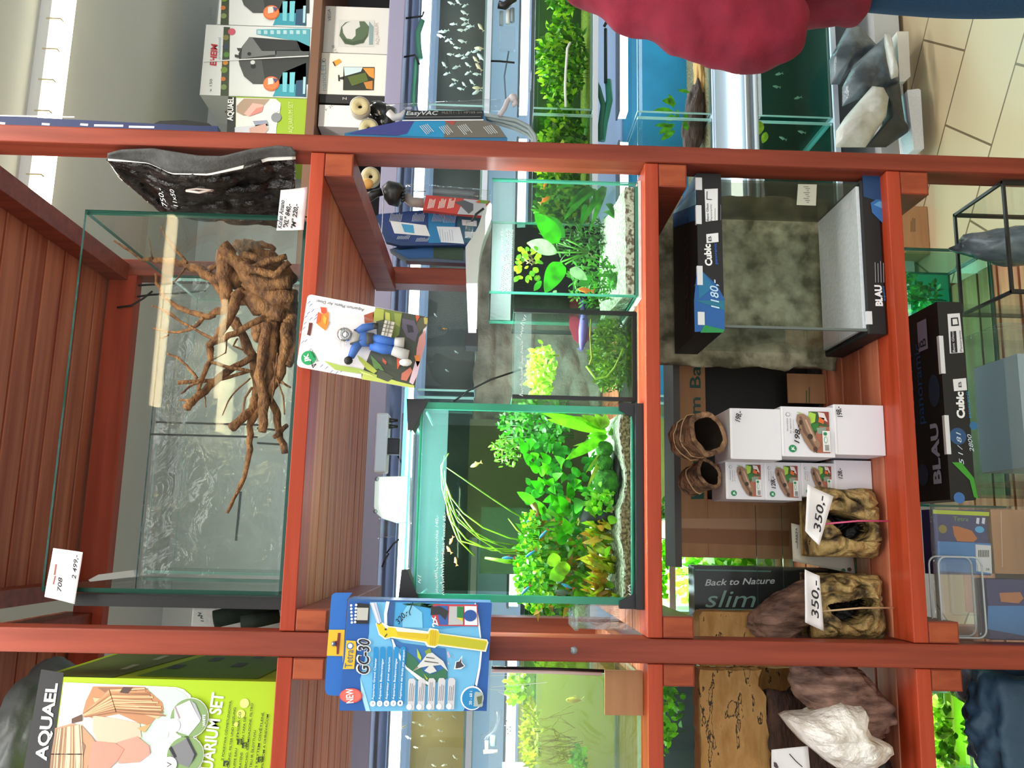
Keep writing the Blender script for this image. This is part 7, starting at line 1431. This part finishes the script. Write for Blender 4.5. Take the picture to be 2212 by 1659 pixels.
for i, xc in enumerate([-.12, .25, -.6, -1.1]):
    o = bush((xc, 1.72, 1.34), (.2, .10, .09), 420, .034, .014, MX, 220+i, stems=6); tag(o, ['leafy plants behind the middle shelf in the centre tank, left clump', 'leafy plants behind the middle shelf in the centre tank, right clump', 'leafy plants in the tank behind the left bay, right clump', 'leafy plants in the tank behind the left bay, left clump'][i], 'plant')
KP = crop(1140, 0, 3.687)
b = MB()
for a, c, w_ in [((1180,830),(1070,800),18), ((1160,860),(1120,750),14), ((1170,900),(1000,880),16), ((1180,930),(1090,960),16), ((1170,990),(1040,1070),16), ((1160,1010),(1010,1000),12), ((1170,1040),(1060,1120),16), ((1250,1000),(1260,890),12), ((1270,1040),(1240,970),14), ((1190,960),(1190,870),8), ((1290,740),(1190,720),10)]: leafpx(b, KP, a, c, w_, 'leaf#5cae1e', 1.68, shape='oval', n=5)
tag(b.build('aquatic_plant'), 'bright green plant against the blue back of the lower row tank', 'plant')
tag(blob(W(*KP(1330, 950), 1.72), (.16, .05, .045), 'darkwood', 71, .2, 2, 4, rot=Matrix.Rotation(math.radians(8), 3, 'Y').to_euler()).build('driftwood'), 'dark driftwood lying in the blue-backed lower row tank', 'driftwood')
tag(blob(W(*KP(1370, 560), 1.74), (.17, .05, .022), 'sandstone', 72, .3, 2, 4).build('brown_stone'), 'brown stones along the floor of the blue-backed lower row tank', 'stone')
o = bush((1.05, 1.74, .47), (.06, .05, .05), 90, .03, .02, MX, 230, stems=3); tag(o, 'sparse plant in the dim bottom row tank right of the post', 'plant')
b = MB()
for a, c, w_ in [((1830,1080),(1850,960),22), ((1870,1140),(1900,1050),16)]: leafpx(b, KP, a, c, w_, 'leaf#8cb81c', 1.63, n=5)
tag(b.build('floating_leaf'), 'two yellow-green leaves low in the dim bottom row tank', 'plant')
for i, (a, c) in enumerate([(2000, 590), (1980, 690), (2150, 780), (2030, 1100), (2180, 1050)]): fish(W(*KP(a, c), 1.66), .03, R.uniform(1, 2), '#9db09a', None, 'pale fish in the dim bottom row tank', 'fish in the dim bottom row tank')
for i, (a, c) in enumerate([(870, 100), (870, 160)]): fish(W(*KP(a, c), 1.66), .03, R.uniform(1, 2), '#c9d08a', None, 'pale yellowish fish by the jacket in the blue-backed tank', 'pale yellowish fish near the red jacket')
# cables, hoses, pipes in the lamp gaps
def wire(pts, Kf, Y, r, mat, name, label, cat): b = MB(); b.tube([W(*(Kf(*q) if Kf else q), Y) for q in pts], r, mat, 7); return tag(b.build(name), label, cat)
wire([(745,125),(860,110),(870,80)], KF, 1.63, .004, 'black_plastic', 'cable', 'black cable in the gap under the lamp board, upper', 'cable'); wire([(730,390),(810,375),(840,440)], KF, 1.63, .004, 'black_plastic', 'cable', 'black cable in the gap under the lamp board, lower', 'cable')
wire([(820,400),(810,520),(800,640),(800,720)], KF, 1.64, .010, '#4f9a84', 'hose', 'green hose in the gap under the lamp board', 'hose'); wire([(860,140),(830,230),(835,330),(845,400)], KF, 1.66, .012, '#5fa48c', 'hose', 'second green hose by the light strip under the lamp board', 'hose')
wire([(1285,415),(1390,418),(1490,428)], KF, 1.64, .004, 'black_plastic', 'cable', 'black cable across the gap above the densely planted tank', 'cable'); wire([(1450,350),(1420,520),(1430,680)], KF, 1.64, .003, '#5a6a84', 'cable', 'thin grey cable below the clear hang-on box', 'cable')
p0, p1 = W(*KF(1490, 355), 1.585), W(*KF(1390, 200), 1.585); b = MB(); b.box(p0.x-.0, p1.x, 1.56, 1.59, min(p0.z, p1.z), max(p0.z, p1.z), 'clear_plastic'); tag(b.build('hang_on_box', bevel=.004), 'clear hang-on breeder box above the densely planted tank', 'box')
p0, p1 = W(*KF(1600, 630), 1.585), W(*KF(1540, 490), 1.585); b = MB(); b.box(p0.x, p1.x, 1.56, 1.59, min(p0.z, p1.z), max(p0.z, p1.z), 'clear_plastic'); tag(b.build('hang_on_box', bevel=.004), 'small clear box hooked on the rim of the densely planted tank', 'box')
for i, (a, c) in enumerate([(1400, 130), (1445, 120), (1475, 110)]): b = MB(); b.tube([W(*KF(a, c-50), 1.64), W(*KF(a, c+40), 1.64)], .009, ['#a9bcc4', '#c9d2d4', '#7f9098'][i], 10); tag(b.build('pipe'), ['grey pipe', 'white pipe', 'dark grey pipe'][i]+' above the densely planted tank at the top right', 'pipe')
wire([(1380,30),(1420,40),(1490,-10)], KF, 1.63, .016, 'black_plastic', 'pump', 'black pump at the top right above the densely planted tank', 'pump')
wire([(1840,730),(1835,600),(1840,470),(1850,330),(1870,290)], KF, 1.612, .005, '#cfd8d8', 'airline', 'pale airline pipe in front of the densely planted tank', 'pipe')
wire([(690,0),(650,130),(610,210)], KP, 1.63, .006, 'black_plastic', 'cable', 'black cable above the blue-backed tank at the top', 'cable'); wire([(620,230),(620,420),(620,660)], KP, 1.64, .007, '#1c2a2c', 'pipe', 'long dark pipe above the blue-backed tank', 'pipe')
wire([(510,600),(560,700),(600,840),(580,1000),(575,1120)], KP, 1.64, .011, '#1f6a58', 'hose', 'dark green hose above the blue-backed tank', 'hose'); wire([(640,640),(650,800),(610,980),(590,1120)], KP, 1.65, .014, '#2a8a78', 'hose', 'thicker teal hose above the blue-backed tank', 'hose')
b = MB(); b.box(.52, 2.7, YT-.012, YT+.004, .598, .765, '#a7bccf'); b.tube([(.53, YT-.016, .69), (2.69, YT-.016, .69)], .022, 'flood_white', 12); b.tube([(.53, YT-.014, .64), (2.69, YT-.014, .64)], .012, 'grey_metal', 10); b.tube([(.53, YT-.014, .61), (2.69, YT-.014, .61)], .010, '#cfe2f2', 10); tag(b.build('reflector'), 'long shiny metal reflector with a light strip over the bottom row tanks', 'lamp')
# bags and foam at the foot of the stand
KBg = crop(1560, 0, 3.3926)
def pillow(px, Y, th, mat, label, seed, name='plastic_bag', nz=.012):
    P_ = [W(*KBg(*q), Y) for q in px]; c = sum(P_, V3())/len(P_); b = MB(); n = len(P_); M_ = n*5; vs, fs = [], []
    for side in (-1, 1):
        for j in range(9):
            t = 1-j/8
            for i in range(M_):
                k, f_ = divmod(i, 5); e = P_[k].lerp(P_[(k+1) % n], f_/5); h = th*math.sqrt(max(0, 1-t*t)); p = c.lerp(e, max(t, .001)); q = V3((0, side*h, 0)); nn = nz*noise.fractal(p*14+V3((seed, 0, 0)), 1, 2, 4)*(1-t**3)
                vs.append(p+q+V3((0, nn*-1, 0)))
    for s_ in range(2):
        for j in range(8):
            for i in range(M_):
                a = s_*9*M_+j*M_+i; c2 = s_*9*M_+j*M_+(i+1) % M_; f_ = (a, c2, c2+M_, a+M_); fs.append(f_ if s_ else f_[::-1])
    b.add(vs, fs, mat, True); return tag(b.build(name), label, 'bag' if 'bag' in name else 'block')
pillow([(830,1080),(835,960),(900,860),(1100,630),(1180,640),(1220,720),(1200,860),(1150,930),(1050,1080)], 1.40, .05, 'bag_white', 'white sack of sand leaning at the foot of the aquarium stand', 1)
pillow([(880,780),(880,640),(960,480),(1200,260),(1290,570),(1290,620),(1180,650),(1010,720)], 1.46, .05, 'bag_grey', 'shiny grey sack behind the white sack at the foot of the stand', 2)
pillow([(795,620),(785,440),(920,190),(1000,190),(1140,340),(960,490),(860,620)], 1.52, .045, 'bag_grey', 'blue-grey sack standing against the dim bottom row tank', 3)
pillow([(1180,640),(1290,600),(1330,900),(1360,970),(1200,1080),(1050,1080),(1190,900)], 1.44, .04, 'plast_bag_dark', 'dark crumpled sack between the white sack and the foam slab', 4)
pillow([(1190,250),(1230,250),(1290,560),(1240,580)], 1.38, .02, 'bag_white', 'pale folded bag edge under the person jacket', 5)
b = MB(); P_ = [W(*KBg(*q), 1.42) for q in [(1355,660),(1440,650),(1455,660),(1480,1090),(1405,1090)]]; zmin = min(p.z for p in P_)
b.prism(P_[::-1], (0, .10, 0), 'styro'); o = b.build('foam_slab', bevel=.003); o.location.z += max(0, .002-zmin); tag(o, 'white polystyrene slab at the foot of the stand beside the post', 'slab')
b = MB(); P_ = [W(*KBg(*q), 1.46) for q in [(1280,230),(1365,230),(1380,560),(1340,595),(1300,600)]]; zmin = min(p.z for p in P_); b.prism(P_[::-1], (0, .1, 0), 'foam_white'); o = b.build('foam_slab', bevel=.003); o.location.z += max(0, .002-zmin); tag(o, 'pinkish white foam block at the foot of the stand below the jeans', 'slab')

# ------------------------------------------------------------------ the customer
def skin_mesh(name, V_, E_, rad, mat, parent, sub=2, root=0):
    me = bpy.data.meshes.new(name); org = V3(parent['_w']); me.from_pydata([V3(v)-org for v in V_], E_, []); o = bpy.data.objects.new(name, me); COL.objects.link(o); o.parent = parent; o['_w'] = tuple(org)
    me.materials.append(gm(mat)); m_ = o.modifiers.new('skin', 'SKIN'); m_.use_smooth_shade = True
    for i, r in enumerate(rad):
        sv = me.skin_vertices[0].data[i]; sv.radius = (r, r) if not isinstance(r, tuple) else r; sv.use_root = (i == root)
    s_ = o.modifiers.new('sub', 'SUBSURF'); s_.levels = sub; s_.render_levels = sub; return o
PX, PY = 1.44, .34
person = empty('person', (PX, PY, 0), 'person in a dark red jacket and blue jeans standing right of the shelving, arm bent', 'person')
J = {'pelvis': (PX, PY, .90), 'waist': (PX, PY, 1.05), 'chest': (PX, PY+.005, 1.25), 'neck': (PX, PY+.01, 1.42), 'nape': (PX, PY+.02, 1.48), 'head': (PX, PY+.03, 1.56), 'crown': (PX, PY+.03, 1.66),
     'shl': (PX-.165, PY, 1.37), 'ell': (PX-.315, PY-.05, .965), 'wrl': (PX-.06, PY+.20, 1.0), 'hal': (PX-.01, PY+.24, .99), 'shr': (PX+.165, PY, 1.37), 'elr': (PX+.24, PY-.01, 1.08), 'wrr': (PX+.18, PY+.22, 1.05), 'har': (PX+.16, PY+.29, 1.06),
     'hil': (PX-.10, PY, .86), 'knl': (PX-.115, PY+.02, .48), 'anl': (PX-.12, PY-.01, .09), 'tol': (PX-.13, PY+.14, .035), 'hir': (PX+.10, PY, .86), 'knr': (PX+.11, PY+.02, .48), 'anr': (PX+.12, PY-.01, .09), 'tor': (PX+.13, PY+.14, .035)}
def sk(name, seq, mat, rad, root=0):
    names = []; E_ = []
    for ch in seq:
        for i in range(len(ch)):
            if ch[i] not in names: names.append(ch[i])
            if i: E_.append((names.index(ch[i-1]), names.index(ch[i])))
    return skin_mesh(name, [J[n] for n in names], E_, [rad[n] for n in names], mat, person, root=root)
sk('body', [['pelvis','waist','chest','neck','nape','head','crown'], ['chest','shl','ell','wrl','hal'], ['chest','shr','elr','wrr','har'], ['pelvis','hil','knl','anl','tol'], ['pelvis','hir','knr','anr','tor']], 'skin',
   dict(pelvis=(.14,.10), waist=(.12,.09), chest=(.13,.10), neck=.05, nape=.055, head=.085, crown=.06, shl=.05, ell=.036, wrl=.024, hal=.03, shr=.05, elr=.036, wrr=.024, har=.03, hil=.075, knl=.052, anl=.035, tol=.03, hir=.075, knr=.052, anr=.035, tor=.03))
J.update(h1=(PX, PY, .785), cl=(PX-.075, PY+.19, 1.0), cr=(PX+.18, PY+.225, 1.05), ml=(PX-.25, PY-.03, 1.20), h0=(PX, PY, .71))
jk = sk('jacket', [['waist','chest','neck'], ['waist','pelvis','h1','h0'], ['chest','shl','ml','ell','cl'], ['chest','shr','elr','cr']], 'red_cloth',
   dict(waist=(.185,.14), chest=(.18,.14), neck=(.075,.07), pelvis=(.212,.16), h1=(.255,.19), h0=(.245,.185), shl=.085, ml=.09, ell=.105, cl=.065, shr=.085, elr=.075, cr=.05))
tx = bpy.data.textures.new('folds', 'CLOUDS'); jk.modifiers['sub'].levels = jk.modifiers['sub'].render_levels = 4; tx.noise_scale = .10; tx.noise_depth = 1
dm = jk.modifiers.new('folds', 'DISPLACE'); dm.texture = tx; dm.strength = .045; dm.mid_level = .5
J.update(a1=(PX-.12, PY-.01, .06), a2=(PX+.12, PY-.01, .06), p0=(PX, PY, .90))
sk('jeans', [['p0','hil','knl','a1'], ['p0','hir','knr','a2']], 'denim', dict(p0=(.14,.11), hil=.10, knl=.088, a1=.07, hir=.10, knr=.085, a2=.07))
b = MB(); b.ball((PX, PY+.005, 1.605), (.088, .105, .10), 'hair', 20, .08, 20, 3); b.ball((PX, PY-.055, 1.53), (.07, .05, .08), 'hair', 16, .08, 20, 5); b.build('hair', person)
b = MB()
for s_ in (-1, 1):
    b.ball((PX+s_*.032, PY+.112, 1.575), (.013, .008, .008), '#f2f0ee', 10); b.ball((PX+s_*.032, PY+.119, 1.575), .005, '#3a2a20', 8); b.ball((PX+s_*.086, PY+.03, 1.56), (.012, .022, .032), 'skin', 10)
b.tube([(PX, PY+.112, 1.575), (PX, PY+.132, 1.545), (PX, PY+.125, 1.53)], [.008, .014, .011], 'skin', 8); b.tube([(PX-.022, PY+.114, 1.508), (PX, PY+.12, 1.506), (PX+.022, PY+.114, 1.508)], .005, '#b3645a', 6); b.build('face', person)
b = MB()
for (hx, d0) in ((J['hal'], V3((.35, .75, -.45))), (J['har'], V3((-.1, 1, .05)))):
    h = V3(hx); d0.normalize(); sd = d0.cross(V3((0, 0, 1))).normalized(); up = sd.cross(d0)
    for k in range(4):
        a = h + sd*((k-1.5)*.017) + d0*.02; L = (.07, .08, .076, .06)[k]; b.tube([a, a+d0*L*.5, a+d0*L*.8-up*.012, a+d0*L-up*.03], [.0092, .0088, .008, .0065], 'skin', 8)
    a = h - sd*.026*(1 if hx is J['hal'] else -1)*-1; b.tube([a-d0*.01, a+d0*.02+sd*.02*(1 if hx is J['hal'] else -1), a+d0*.045+sd*.022*(1 if hx is J['hal'] else -1)-up*.01], [.011, .010, .008], 'skin', 8)
b.build('fingers', person)
b = MB()
for s_ in (-1, 1): b.ball((PX+s_*.125, PY+.055, .045), (.05, .14, .045), '#2a2a2e', 14)
b.build('shoes', person)
